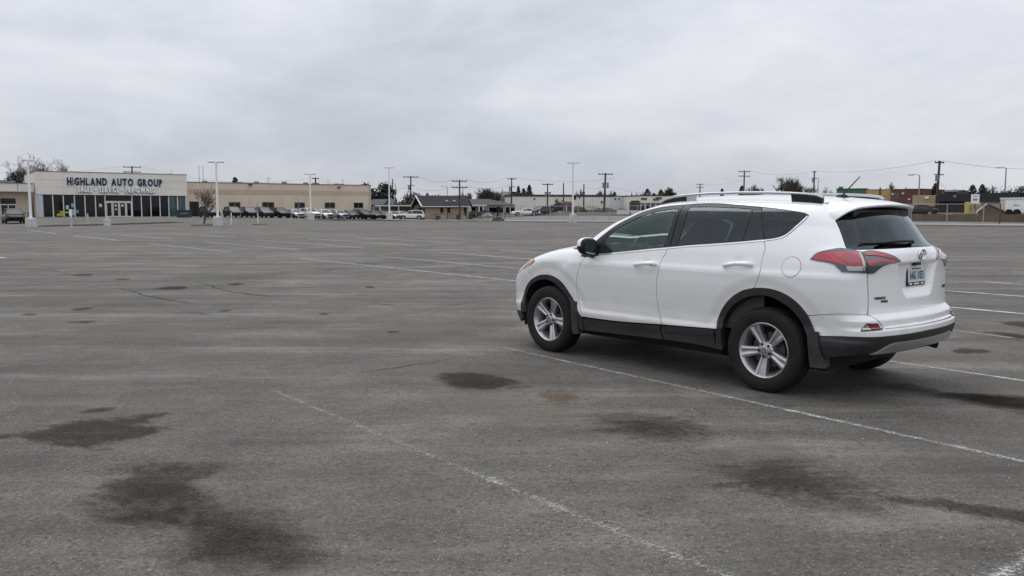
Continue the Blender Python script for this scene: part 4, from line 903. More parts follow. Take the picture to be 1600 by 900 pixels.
# number plate, emblem, badges
pl = MB(); pl.box(-.012, 0, -.165, .165, .0, .175, .004)
plate = pl.build('license_plate', M_BLACK, car); plate.location = (-.842, 0, .912); plate.rotation_euler = (0, R_(4), 0)
pp = MB(); pp.box(-.0155, -.012, -.148, .148, .030, .158); pp.build('plate_face', mat('plate_white', (.62, .68, .70), .45, col2=(.52, .58, .62), vscale=30), plate)
def text_mesh(body, size, extrude=.001, bold=0.0):
    c = bpy.data.curves.new('glyph', 'FONT'); c.body = body; c.size = size; c.extrude = extrude; c.align_x = 'CENTER'; c.offset = bold; c.resolution_u = 3
    o = bpy.data.objects.new('glyph', c); COL.objects.link(o); bpy.context.view_layer.update()
    me = bpy.data.meshes.new_from_object(o); bpy.data.objects.remove(o); return me
def rear_text(name, body, size, y, z, x, m, parent, w=None, bold=0., extr=.002):
    me = text_mesh(body, size, extr, bold); xs = [v.co.x for v in me.vertices]; k = w/(max(xs)-min(xs)) if w else 1
    cx = (max(xs)+min(xs))/2
    for v in me.vertices: v.co = Vector((x-v.co.z, y-(v.co.x-cx)*k, z+v.co.y))
    me.flip_normals(); return link(name, me, parent, [m])
M_INK = mat('plate_ink', (.03, .06, .12), .5); M_PWHITE = mat('print_white', (.75, .75, .74), .5)
rear_text('plate_number', 'AAG', .098, .067, .052, -.0160, M_INK, plate, .115, .001); rear_text('plate_number', '183', .098, -.075, .052, -.0160, M_INK, plate, .105, .001)
rear_text('plate_text', 'WASHINGTON', .018, 0, .134, -.0160, M_INK, plate, .16)
mb = MB()
for y0, y1 in ((-.135, -.085), (-.05, .045), (.08, .13)): mb.box(-.0135, -.0118, y0, y1, .009, .022)
mb.build('frame_lettering', M_PWHITE, plate); mb = MB(); mb.box(-.0135, -.0118, -.03, .03, .162, .169); mb.build('frame_lettering', M_PWHITE, plate)
eP, eN = surf('rear', 0, 1.167)
em = MB()
def oval(ry, rz, yo, zo, t):
    n = 32; P = []
    for k in range(n+1): a = 2*math.pi*k/n; P.append((0, yo+ry*math.cos(a), zo+rz*math.sin(a)))
    em.tube(P, t, 6, False)
oval(.062, .043, 0, 0, .006); oval(.020, .040, 0, 0, .005); oval(.042, .017, 0, .020, .005)
emb = em.build('emblem', M_CHROME, car, 50); emb.location = eP+eN*.008
fp, fn = surf('rear', 0, 1.108); mb = MB(); mb.box(fp.x-.005, fp.x+.03, .0, .10, 1.083, 1.108, .004); mb.build('camera_housing', M_BLACK, car)
bp_, bn = surf('rear', .40, .82)
def badge(body, a, z, size, w, m_, bar=False):
    p, n = surf('rear', a, z); o = empty('x', (0, 0, 0)); bpy.data.objects.remove(o)
    me = text_mesh(body, size, .0015, .0006); xs = [v.co.x for v in me.vertices]; k = w/(max(xs)-min(xs)); tl_ = Vector((-n.y, n.x, 0)).normalized(); tl_ = -tl_ if tl_.y > 0 else tl_
    for v in me.vertices: q = Vector(v.co); v.co = p+n*(.0025+q.z)+tl_*(q.x*k)+Vector((0, 0, 1))*q.y
    return link('badge', me, car, [m_])
badge('WENDLE', .365, .832, .030, .135, M_ALLOYD); badge('TOYOTA', .335, .806, .024, .085, M_BLACK); badge('RAV4', -.40, .858, .036, .12, M_ALLOYD)

# cabin: seats, wheel, dash
def seat(x, y, w, parent, back=.62):
    s = MB(); s.box(x-.02, x+.50, y-w/2, y+w/2, .58, .74, .05)
    o = s.build('seat', M_SEAT, parent, 45)
    b = MB(); V = []
    prof = [(0.0, .70, .5), (-.06, .95, .52), (-.14, 1.18, .46), (-.19, 1.30, .34)]
    for dx, z, ww in prof:
        hw = w*ww
        V += [(x+dx+.05, y-hw, z), (x+dx+.08, y-hw*.6, z), (x+dx+.08, y+hw*.6, z), (x+dx+.05, y+hw, z), (x+dx-.07, y+hw*.85, z), (x+dx-.07, y-hw*.85, z)]
    b.add(V, [(i*6+k, i*6+(k+1) % 6, (i+1)*6+(k+1) % 6, (i+1)*6+k) for i in range(3) for k in range(6)]+[tuple(range(18, 24)), tuple(range(6))]); b.build('seat_back', M_SEAT, o, 50)
    h = MB(); h.box(x-.27, x-.17, y-.12, y+.12, 1.32, 1.50, .04); h.build('headrest', M_SEAT, o, 50)
seat(1.25, .38, .50, car); seat(1.25, -.38, .50, car)
seat(.30, .40, .50, car); seat(.30, -.40, .50, car); 
mb = MB(); mb.box(.25, .75, -.66, .66, .58, .72, .05); mb.build('rear_bench', M_SEAT, car, 45)
mb = MB(); mb.add([(2.28, -.74, 1.05), (1.88, -.74, 1.13), (1.78, -.74, 1.02), (1.80, -.74, .75), (2.3, -.74, .7), (2.28, .74, 1.05), (1.88, .74, 1.13), (1.78, .74, 1.02), (1.80, .74, .75), (2.3, .74, .7)], [(0, 1, 6, 5), (1, 2, 7, 6), (2, 3, 8, 7), (3, 4, 9, 8), (0, 1, 2, 3, 4), (9, 8, 7, 6, 5)]); mb.add([(2.15, .20, 1.10), (1.86, .20, 1.20), (1.80, .20, 1.14), (1.82, .20, 1.06), (2.15, .56, 1.10), (1.86, .56, 1.20), (1.80, .56, 1.14), (1.82, .56, 1.06)], [(0, 1, 5, 4), (1, 2, 6, 5), (2, 3, 7, 6), (0, 1, 2, 3), (4, 5, 6, 7)])
da = mb.build('dashboard', M_DASH, car); mb = MB(); mb.box(1.765, 1.80, -.74, .74, 1.03, 1.06, .01); mb.build('dash_trim', M_DASHL, da)
sw = MB(); n = 36; P = []
cw = Vector((1.70, .38, 1.085)); ax = Vector((-.86, 0, .50)).normalized(); u_ = Vector((0, 1, 0)); v_ = ax.cross(u_)
for k in range(n+1): a = 2*math.pi*k/n; P.append(cw+u_*.185*math.cos(a)+v_*.185*math.sin(a))
sw.tube(P, .017, 8, False); sw.tube([cw-u_*.18, cw+u_*.18], .022, 8); sw.tube([cw, cw+v_*-.17], .02, 8); sw.lathe([(0, 0), (.0, .06), (-.05, .07)], 20, 'x', c=cw)
st = sw.build('steering_wheel', M_BLACK, car, 50); mb = MB(); mb.tube([cw+u_*.05+ax*.03, cw-u_*.05+ax*.03], .014, 6); mb.build('wheel_badge', M_DASHL, st)
mb = MB(); mb.tube([(1.62, 0, 1.45), (1.60, .0, 1.43)], .01, 6); mb.box(1.57, 1.60, -.13, .13, 1.37, 1.45, .01); mb.build('rear_view_mirror', M_BLACK, car)
mb = MB(); mb.box(1.30, 1.56, .20, .62, 1.525, 1.54, .005); mb.box(1.30, 1.56, -.62, -.20, 1.525, 1.54, .005); mb.build('sun_visor', M_HEAD, car)
mb = MB(); mb.box(.05, 2.0, .80, .82, .5, 1.05); mb.box(.05, 2.0, -.82, -.80, .5, 1.05); mb.build('door_card', M_DASH, car)
mb = MB(); mb.box(-.75, .1, -.70, .70, .92, .96); mb.build('cargo_cover', M_SEAT, car)
# ---------------------------------------------------------------- surroundings
class Fac:
    """a building front measured between two image columns and their distances; local x runs along the front, y into the building"""
    def __init__(s, name, label, cat, px0, D0, px1, D1, base=None, group=None):
        s.X0, s.Y0 = wx(px0, D0), D0; X1, Y1 = wx(px1, D1), D1
        s.ang = math.atan2(Y1-s.Y0, X1-s.X0); s.U = math.hypot(X1-s.X0, Y1-s.Y0); s.ca, s.sa = math.cos(s.ang), math.sin(s.ang)
        s.base = gz((s.X0+X1)/2, (s.Y0+Y1)/2) if base is None else base
        s.root = empty(name, (s.X0, s.Y0, s.base), s.ang, label, cat, group)
    def u(s, px, y=0):
        k = (px-800)/FOC/1.0043; X0 = s.X0-s.sa*y; Y0 = s.Y0+s.ca*y
        return (k*Y0-X0)/(s.ca-k*s.sa)
    def h(s, py, u, y=0): return wz(py, s.Y0+u*s.sa+y*s.ca)-s.base
    def box(s, name, m, u0, u1, y0, y1, z0, z1, parent=None, bev=0):
        mb = MB(); mb.box(u0, u1, y0, y1, z0, z1, bev); return mb.build(name, m, parent or s.root)
M_TAN = mat('tan_stucco', (.61, .52, .41), .92, var=.07, vscale=.35, bump=.1, bscale=8)
M_TAN2 = mat('tan_stucco_dark', (.48, .395, .30), .92, var=.06, vscale=.35)
M_CREAM = mat('cream_panel', (.73, .70, .63), .8, var=.05, vscale=.4)
M_TRIMW = mat('white_trim', (.62, .62, .60), .55, var=.06)
M_TRIMB = mat('pale_blue_trim', (.46, .51, .58), .55)
M_CAP = mat('parapet_cap', (.20, .185, .165), .7)
M_PANE = mat('dark_glazing', (.006, .007, .009), .06, spec=.32, var=.4, vscale=.4)
M_PANE2 = mat('green_glazing', (.045, .075, .075), .08, spec=.5, var=.7, vscale=1.2, stretch=(3, 1, .3))
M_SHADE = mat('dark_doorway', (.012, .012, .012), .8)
M_BLUE = mat('sign_blue', (.018, .044, .088), .6, spec=.2)
M_NAVY = mat('navy_letter_shadow', (.012, .020, .038), .6)  # shadow tone for the copies behind the white sign letters
M_LETW = mat('sign_white', (.86, .86, .86), .5)
M_PAPER = mat('paper', (.55, .55, .52), .8)
M_YEL = mat('yellow_board', (.42, .36, .04), .6)
M_BIN = mat('navy_steel', (.020, .027, .046), .6, var=.3, vscale=2)

# showroom
sh_ = Fac('car_showroom', 'cream dealership showroom with a big blue lettered sign over its glass front', 'building', 58.5, 128, 293.5, 141, base=.50)
U = sh_.U; H = 7.12; zF = 3.60                              # height, bottom of the fascia
sh_.box('wall', M_CREAM, 0, U, .35, 16, -1.2, H-.12)
mb = MB(); mb.box(-.05, U+.05, -.10, .32, H-.02, H+.10); mb.box(-.05, .25, .32, 16.05, H-.02, H+.10); mb.box(U-.25, U+.05, .32, 16.05, H-.02, H+.10); mb.build('parapet_cap', M_CAP, sh_.root)
rows = [zF, zF+1.14, zF+2.30, H-.02]; cols = [0, 3.6, 7.4, 11.2, 15.0, 18.8, U]
for a, b in zip(rows[:-1], rows[1:]):
    for c, d in zip(cols[:-1], cols[1:]): sh_.box('fascia_panel', M_CREAM, c+.008, d-.008, -.06, .34, a+.008, b-.008)
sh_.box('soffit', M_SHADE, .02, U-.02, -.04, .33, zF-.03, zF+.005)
sh_.box('pillar', M_TRIMB, sh_.u(60.3), sh_.u(67.0), -.02, .30, -.6, zF-.035); sh_.box('pillar', M_TRIMB, sh_.u(291), U+.02, -.02, .30, -.6, zF-.035)
mull = [67.4, 83.5, 100, 117.3, 133.6, 150, 165, 207.2, 221.7, 236.4, 250.6, 264.4, 278.3, 291]; mu = [sh_.u(p) for p in mull]
def pane(a, b, z0, z1, m=None, par=None): return sh_.box('window_pane', m or M_PANE, a, b, .22, .25, z0, z1, par)
for i, (a, b) in enumerate(zip(mu[:-1], mu[1:])):
    if i == 6: continue
    pane(a+.06, b-.06, .14, zF-.05, M_PANE2 if i >= 11 else None)
for i, a in enumerate(mu): sh_.box('mullion', M_TRIMW, a-.075, a+.075, .10, .30, -.02, zF-.036)
sh_.box('window_sill', M_TRIMW, mu[0], mu[6]-.08, .08, .31, -.10, .13); sh_.box('window_sill', M_TRIMW, mu[7]+.08, mu[-1], .08, .31, -.10, .13)
dz = 2.52; pane(mu[6]+.08, mu[7]-.08, dz+.15, zF-.05)
sh_.box('door_frame', M_TRIMW, mu[6]+.08, mu[7]-.08, .08, .31, dz, dz+.14)
de = [sh_.u(p) for p in (166.0, 176.3, 186.7, 197.3, 206.6)]
for k, (a, b) in enumerate(zip(de[:-1], de[1:])):
    mb = MB(); mb.box(a+.02, a+.16, .10, .20, 0, dz-.01); mb.box(b-.16, b-.02, .10, .20, 0, dz-.01); mb.box(a+.161, b-.161, .10, .20, 0, .25); mb.box(a+.161, b-.161, .10, .20, dz-.16, dz-.01)
    d = mb.build('door', M_TRIMW, sh_.root); mb = MB(); mb.box(a+.155, b-.155, .14, .17, .24, dz-.15); mb.build('door_glass', M_PANE, d)
    if k in (1, 2): mb = MB(); mb.box(a+.35, b-.35, .125, .135, 1.75, 2.15); (mb.box(a+.33, b-.33, .125, .135, 1.2, 1.45) if k == 1 else None); mb.build('notice', M_PAPER, d)
def board(px0, px1, py0, py1, m, name='notice'):
    u0, u1 = sh_.u(px0), sh_.u(px1); return sh_.box(name, m, u0, u1, .17, .205, sh_.h(py1, u0), sh_.h(py0, u0))
board(103.5, 108, 321, 327, M_PAPER); board(112, 116.5, 318, 324, mat('blue_notice', (.22, .36, .46), .7)); board(155.5, 160, 318.5, 323.5, M_PAPER); board(112.5, 117, 327, 336.5, mat('pale_blue_board', (.30, .42, .47), .6))
board(118, 123, 328, 333, mat('teal_notice', (.16, .26, .26), .6))
yc = MB(); u0, u1 = sh_.u(88.5), sh_.u(100); yc.prism([(u0, .30), (u0+.05, .62), (u0+.55, .72), (u0+.9, 1.05), (u1-.7, 1.05), (u1-.3, .72), (u1, .66), (u1, .30)], 'y', .165, .20); yc.build('yellow_poster', M_YEL, sh_.root)
# sign letters, each a raised letter of its own
def sign_row(fac, text, px0, px1, py0, py1, m, ext, name='sign_letter', yoff=-.06, bold=.03, halo=None, hb=.05):
    ua, ub = fac.u(px0), fac.u(px1); zb = fac.h(py1, ua); hgt = fac.h(py0, ua)-zb
    c = bpy.data.curves.new('g', 'FONT'); c.body = 'H'; c.size = 1; o = bpy.data.objects.new('g', c); COL.objects.link(o); bpy.context.view_layer.update()
    dm = o.dimensions.copy(); bpy.data.objects.remove(o); cap = dm.y; size = hgt/cap
    items = []; x = 0
    for ch in text:
        if ch == ' ': x += .42; continue
        me = text_mesh(ch, 1.0, .0, 0) if ch != '\u2022' else None
        if me: xs = [v.co.x for v in me.vertices]; w = max(xs)-min(xs); bpy.data.meshes.remove(me)
        else: w = .26
        items.append((ch, x, w)); x += w+.13
    tot = x-.13; k = (ub-ua)/tot
    for ch, x, w in items:
        if ch == '\u2022':
            mb = MB(); mb.lathe([(0, .19*k), (-ext, .19*k), (-ext, 0)], 14, 'y'); o = mb.build(name, m, fac.root); o.location = (ua+(x+w/2)*k, yoff-.02, zb+hgt*.48); continue
        me = text_mesh(ch, size, ext/2, bold); xs = [v.co.x for v in me.vertices]; cx = (max(xs)+min(xs))/2; sx = (w*k)/(max(xs)-min(xs)); tgt = ua+(x+w/2)*k
        for v in me.vertices: v.co = Vector((tgt+(v.co.x-cx)*sx, yoff-.02-ext/2-v.co.z, zb+v.co.y))
        me.flip_normals(); lt = link(name, me, fac.root, [m])
        if halo:
            me = text_mesh(ch, size, ext/5, hb)
            for v in me.vertices: v.co = Vector((tgt+(v.co.x-cx)*sx, yoff-.02-ext/5-v.co.z+.015, zb+v.co.y-(.06 if halo is M_NAVY else 0)))  # navy copy set wider and lower: a shadow modelled behind the white letters
            me.flip_normals(); link('letter_trim_shadow', me, lt, [halo])
sign_row(sh_, 'HIGHLAND AUTO GROUP', 106.5, 254.5, 278.2, 289.0, M_BLUE, .16, bold=.075, halo=M_LETW, hb=.125)
sign_row(sh_, 'SALES \u2022 SERVICE \u2022 PRE-OWNED', 122.5, 243.5, 291.8, 300.0, M_LETW, .20, bold=.08, halo=M_NAVY, hb=.12)
mb = MB(); mb.tube([(13.2, 2, H), (13.2, 2, H+.5)], .08, 6); mb.build('roof_vent', M_CAP, sh_.root)
mb = MB(); mb.tube([(sh_.u(274.5), 1.5, H), (sh_.u(274.3), 1.5, H+.4), (sh_.u(273), 1.5, H+.65), (sh_.u(271), 1.5, H+.7)], .04, 6); mb.build('roof_lamp', M_CAP, sh_.root)
# low wing on the left
wg = Fac('service_wing', 'low tan wing with a cream canopy band left of the showroom', 'building', -70, 121.6, 57.2, 128.9, base=.50)
W = wg.U; wg.box('wall', M_TAN, 0, W-.06, 2.4, 14, -1.2, 4.15); 
for a, b in ((0, 4.2), (4.2, 8.4), (8.4, W)): wg.box('canopy_panel', M_CREAM, a+.01, b-.07, .6, 14.2, 4.02, 5.25)
wg.box('roof_cap', M_CAP, -.1, W-.07, .5, 14.3, 5.255, 5.34)
mb = MB(); mb.box(.5, 8.2, 8, 13, 5.35, 5.95); mb.box(9.0, W-1.2, 7, 12, 5.35, 5.85); mb.build('roof_unit', mat('grey_roof', (.22, .22, .225), .8), wg.root)
ud = [wg.u(p, 2.4) for p in (1.5, 25)]
wg.box('window_pane', M_PANE, ud[0], ud[1], 2.33, 2.42, 2.15, 3.0); fr_ = wg.box('door_frame', M_TRIMW, ud[0]-.05, ud[1]+.05, 2.30, 2.42, 1.95, 2.12)
for p in (1.5, 13, 25): q = wg.u(p, 2.4); wg.box('door_post', M_TRIMW, q-.07, q+.07, 2.30, 2.42, -.4, 1.94)
wg.box('door_glass', M_PANE, ud[0]+.08, ud[1]-.08, 2.36, 2.41, -.4, 1.94)
mb = MB(); mb.box(W-.7, W-.5, 2.28, 2.39, .4, .9); mb.build('meter_box', M_CAP, wg.root)

# long tan building on the right of the showroom
tb = Fac('long_building', 'long low tan stucco building with small dark windows behind the row of cars', 'building', 293.5, 146.5, 580, 165.5, base=.35)
Ht = 6.30; TU = tb.U
tb.box('wall', M_TAN, 0, TU, 0, 14, -1.5, Ht-.10); tb.box('wall_band', M_TAN2, 0, TU+.02, -.025, .03, tb.h(306.5, TU), tb.h(299.5, TU))
mb = MB(); mb.box(-.02, TU+.08, -.07, 14.05, Ht-.09, Ht+.06); mb.build('parapet_cap', M_CAP, tb.root)
for px in (389, 441, 505): q = tb.u(px); tb.box('wall_joint', M_TAN2, q-.03, q+.03, -.012, .02, -.5, Ht-.10)
for (a, b, y0, y1) in ((358.5, 375.5, 316.5, 327.5), (410.5, 428, 316.5, 325.5), (461, 476, 317, 324.7), (508, 523, 317, 324.6), (553.5, 567, 317.2, 324.6)):
    ua, ub = tb.u(a), tb.u(b); zt, zb = tb.h(y0, ua), tb.h(y1, ua)
    mb = MB(); mb.box(ua-.08, ub+.08, -.05, .06, zt, zt+.09); mb.box(ua-.08, ub+.08, -.07, .06, zb-.10, zb); mb.box(ua-.08, ua, -.05, .06, zb+.001, zt-.001); mb.box(ub, ub+.08, -.05, .06, zb+.001, zt-.001)
    w_ = mb.build('window', M_CAP, tb.root); mb = MB(); mb.box(ua, ub, -.02, .05, zb, zt); mb.build('window_pane', M_PANE, w_)
    mb = MB(); mb.box((ua+ub)/2-.04, (ua+ub)/2+.04, -.04, .05, zb+.01, zt-.01); mb.build('glazing_bar', M_CAP, w_)
ua, ub = tb.u(296.5), tb.u(311); tb.box('garage_door', M_SHADE, ua, ub, -.04, .05, -.5, tb.h(315, ua))
for px, py in ((392, 289), (530, 293)): q = tb.u(px); mb = MB(); mb.box(q-.3, q+.3, -.45, -.02, tb.h(py, q)-.1, tb.h(py, q)+.12, .05); mb.build('wall_lamp', M_BLACK, tb.root)
for px, hh in ((331, .35), (388, .25), (413, .4), (457, .45), (491, .4), (540, .3), (548, .25)): q = tb.u(px); mb = MB(); mb.box(q-.35, q+.35, 4, 5, Ht+.06, Ht+.06+hh); mb.build('roof_vent', M_CAP, tb.root)
q = tb.u(575.5); mb = MB(); mb.tube([(TU-.3, -.12, -.4), (TU-.3, -.12, Ht-.2)], .07, 6); mb.build('downpipe', M_TAN2, tb.root)
# masts and chimneys sticking up behind the roof
def mast(px, D, py0, py1, label, r=.06, arm=False):
    x = wx(px, D); t = empty('roof_mast', (x, D, wz(py1, D)-3), 0, label, 'mast', 'thin masts behind the buildings')
    mb = MB(); mb.tube([(0, 0, 0), (0, 0, wz(py0, D)-wz(py1, D)+3)], [r, r*.7], 6); mb.build('mast', M_POLE_G, t)
    if arm: mb = MB(); h = wz(py0, D)-wz(py1, D)+3; mb.tube([(-.6, 0, h-.2), (.6, 0, h-.2)], .04, 5); mb.tube([(-.4, 0, h-.7), (.4, 0, h-.7)], .035, 5); mb.build('antenna_arm', M_POLE_G, t)
M_POLE_G = mat('grey_steel', (.22, .225, .235), .6); M_WOOD = mat('pole_wood', (.060, .050, .042), .9, var=.3, vscale=3); M_PWH = mat('white_pole_paint', (.78, .79, .80), .5, var=.07)
mast(313, 162, 259, 284, 'left of two bare masts above the roof right of the showroom'); mast(319.3, 162, 260, 284, 'right of two bare masts above the roof right of the showroom')
mast(420.5, 170, 278, 286, 'short antenna mast above the middle of the tan building', .05, True); mast(513.5, 172, 281, 288, 'tiny mast above the tan roof right of the utility pole', .05); mast(536.5, 172, 279, 289, 'thin spike above the right half of the tan roof', .06)

# ---- lamp posts on concrete blocks
def lamp_post(px, D, py_top, blk, label, heads=2, W_=.92, arm=1.6, rz=.1):
    x = wx(px, D); z = gz(x, D); hgt = wz(py_top, D)-z
    t = empty('lamp_post', (x, D, z), rz, label, 'lamp post', 'white twin-head lamp posts on concrete blocks')
    mb = MB(); mb.lathe([(-.15, 0), (-.15, W_*.56), (0, W_*.56), (blk*.97, W_*.52), (blk, W_*.48), (blk, 0)], 14); mb.build('concrete_base', M_CONC, t, 40)
    mb = MB(); mb.tube([(0, 0, blk), (0, 0, hgt-.12)], [.13, .085], 12); mb.box(-.22, .22, -.22, .22, blk+.001, blk+.04); mb.build('pole', M_PWH, t, 40)
    mb = MB(); mb.box(-.14, .14, -.05, .05, hgt-.14, hgt-.06); mb.build('arm', M_PWH, t)
    for s in ((-1, 1) if heads == 2 else (1,)):
        mb = MB(); mb.box(*sorted((s*.15, s*arm*.5)), -.26, .26, hgt-.13, hgt+.05, .05); hd = mb.build('lamp_head', M_PWH, t, 40)
        mb = MB(); mb.box(*sorted((s*.20, s*(arm*.5-.06))), -.18, .18, hgt-.145, hgt-.131); mb.build('lens', M_CLEAR, hd)
lamp_post(340, 87, 253.3, .92, 'tall white lamp post beside the small bare tree before the tan building')
lamp_post(485.5, 119, 272, 1.06, 'white lamp post rising from the row of white sedans')
lamp_post(608.5, 140, 262.3, 1.25, 'white lamp post right of the tan building next to dark evergreens')
lamp_post(895, 110, 254.6, 1.12, 'white lamp post on the far edge of the lot near the red booth')
lamp_post(47.5, 80, 250.5, .85, 'white lamp post at the far left beside the parked van', arm=1.0, rz=.9)
# broken base without a post
x = wx(166.8, 86); t = empty('concrete_block', (x, 86, gz(x, 86)), .1, 'squat concrete block with a cut-off stub before the showroom doors', 'concrete block')
mb = MB(); mb.lathe([(-.15, 0), (-.15, .36), (.62, .34), (.65, .31), (.65, 0)], 14); mb.build('base', M_CONC, t, 40); mb = MB(); mb.tube([(0, 0, .65), (0, 0, 1.0)], [.17, .12], 10); mb.tube([(-.15, 0, .66), (-.2, 0, .85)], .04, 6); mb.build('stub', M_CONC, t)
def post(px, D, py_top, label, r=.05, m=None, m2=None, cat='post', extra=None, group='thin posts in front of the buildings', name='bollard_post'):
    x = wx(px, D); z = gz(x, D); h = wz(py_top, D)-z; t = empty(name, (x, D, z), 0, label, cat, group)
    mb = MB(); mb.tube([(0, 0, -.2), (0, 0, h*(.55 if m2 else 1))], r, 8); mb.build('post', m or M_PWH, t, 40)
    if m2: mb = MB(); mb.tube([(0, 0, h*.55), (0, 0, h)], r*.9, 8); mb.build('upper_post', m2, t, 40)
    if extra: extra(t, h)
    return t
def armx(t, h): mb = MB(); mb.box(-.95, -.12, -.05, .05, h*.78, h*.78+.14); mb.build('yellow_arm', M_YEL, t); mb = MB(); mb.box(-.12, .12, -.08, -.07, h*.62, h*.98); mb.build('plate', M_LETW, t)
post(110.5, 82, 327, 'blue and white gate post with a short yellow arm before the showroom', .10, mat('pale_lilac_paint', (.42, .44, .58), .6), M_PWH, 'gate post', armx)
post(136.5, 96, 334, 'short pale post left of the showroom doors', .08, M_CONC)
post(361, 92, 332, 'short white leaning post right of the bare tree', .06, M_PWH); post(375.8, 118, 316.5, 'slim grey post between two black cars', .05, M_POLE_G)
tp = post(402.5, 92, 317.5, 'thin dark-topped post on its own little grass patch', .05, M_PWH, M_POLE_G)
post(466, 128, 313, 'curved grey post before a window of the tan building', .05, M_POLE_G, None, 'post', lambda t, h: (lambda m_: (m_.tube([(0, 0, h), (-.1, 0, h+.25), (-.4, 0, h+.35), (-.8, 0, h+.25)], .04, 6), m_.build('hook', M_POLE_G, t)))(MB()))
# planted islands and raised kerb strips in the lot
def island(cx, cy, a, b, name, m, label_kind='structure', hh=.12):
    mb = MB(); n = 28; rings = [(1, -.05), (1, .06), (.93, .10), (.5, hh), (0.02, hh+.03)]
    for r, z in rings:
        for k in range(n): w = 2*math.pi*k/n; X = cx+a*r*math.cos(w); Y = cy+b*r*math.sin(w); mb.v.append((X, Y, gz(X, Y)+z))
    for j in range(len(rings)-1):
        for k in range(n): mb.f.append((j*n+k, j*n+(k+1) % n, (j+1)*n+(k+1) % n, (j+1)*n+k)); mb.m.append(0)
    mb.f.append(tuple((len(rings)-1)*n+k for k in range(n))); mb.m.append(0)
    o = mb.build(name, m, None, 60); o['kind'] = 'structure'; return o
island(wx(318, 89), 89.5, 1.35, 2.3, 'grass_island', M_GRASS); island(wx(407, 92), 92, .9, 1.4, 'grass_island', M_GRASS)
def strip_island(px0, D0, px1, D1, wdt, name='kerb_strip'):
    a = Vector((wx(px0, D0), D0)); b = Vector((wx(px1, D1), D1)); d = (b-a).normalized(); nn = Vector((-d.y, d.x)); k = 24; mb = MB(); V = []
    for i in range(k+1):
        p = a+(b-a)*(i/k); t = i/k; hh = .15*min(1, min(t, 1-t)*9)+.01
        for off, z in ((0, -.1), (0, hh-.02), (.03, hh), (wdt, hh), (wdt, -.1)): q = p+nn*off; V.append((q.x, q.y, gz(q.x, q.y)+z))
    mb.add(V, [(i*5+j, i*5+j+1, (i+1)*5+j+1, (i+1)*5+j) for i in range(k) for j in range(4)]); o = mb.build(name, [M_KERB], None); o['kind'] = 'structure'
    mb = MB(); V = []
    for i in range(k+1):
        p = a+(b-a)*(i/k); hh = .15*min(1, min(i/k, 1-i/k)*9)+.014
        for off in (.2, wdt-.2): q = p+nn*off; V.append((q.x, q.y, gz(q.x, q.y)+hh))
    mb.add(V, [(i*2, i*2+1, i*2+3, i*2+2) for i in range(k)]); mb.build('kerb_strip_top', M_ASPH, o)
strip_island(43, 80.2, 290, 101, 2.2); strip_island(484, 121.5, 640, 126, 1.3)

# ---- vehicles
M_CARBLK = mat('black_car_paint', (.008, .0085, .010), .3, spec=.4); M_CARWH = mat('white_car_paint_far', (.74, .74, .73), .3, coat=.4); M_CARSIL = mat('silver_car_paint', (.36, .37, .38), .3, metal=.5, coat=.5)
M_CARGRY = mat('grey_car_paint', (.045, .047, .052), .32, spec=.4); M_CARDG = mat('dark_blue_car_paint', (.010, .014, .018), .3, spec=.4); M_CARPEARL = mat('pearl_car_paint', (.56, .57, .57), .3, coat=.5)
M_CARVAN = mat('charcoal_car_paint', (.010, .010, .0115), .35, spec=.35)
M_WSH = mat('windscreen', (.055, .065, .072), .2, spec=.35)
M_SIDEG = mat('side_glass', (.012, .013, .015), .06); M_LAMP = mat('headlamp', (.55, .56, .57), .15, metal=.4, coat=1); M_TAIL = mat('tail_lamp', (.28, .02, .02), .2, coat=1); M_GRIL = mat('grille_black', (.008, .008, .009), .4); M_RIMF = mat('rim_far', (.32, .32, .33), .35, metal=.7)
KIND = dict(suv=dict(L=4.65, W=1.88, H=1.68, hood=1.08, belt=1.06, wb=2.72, wsb=.98, rf=.12, rr=-1.75, rb=-2.18, tail=1.05, r=.36, trunk=-2.28),
            sedan=dict(L=4.75, W=1.82, H=1.45, hood=.90, belt=.93, wb=2.75, wsb=.98, rf=.15, rr=-.95, rb=-1.70, tail=.98, r=.33, trunk=-2.3),
            van=dict(L=5.05, W=1.98, H=1.75, hood=1.10, belt=1.10, wb=3.0, wsb=1.55, rf=.72, rr=-2.0, rb=-2.35, tail=1.1, r=.34, trunk=-2.48),
            coupe=dict(L=5.2, W=1.86, H=1.36, hood=.92, belt=.92, wb=2.85, wsb=.55, rf=-.05, rr=-.85, rb=-1.45, tail=.93, r=.33, trunk=-2.5))
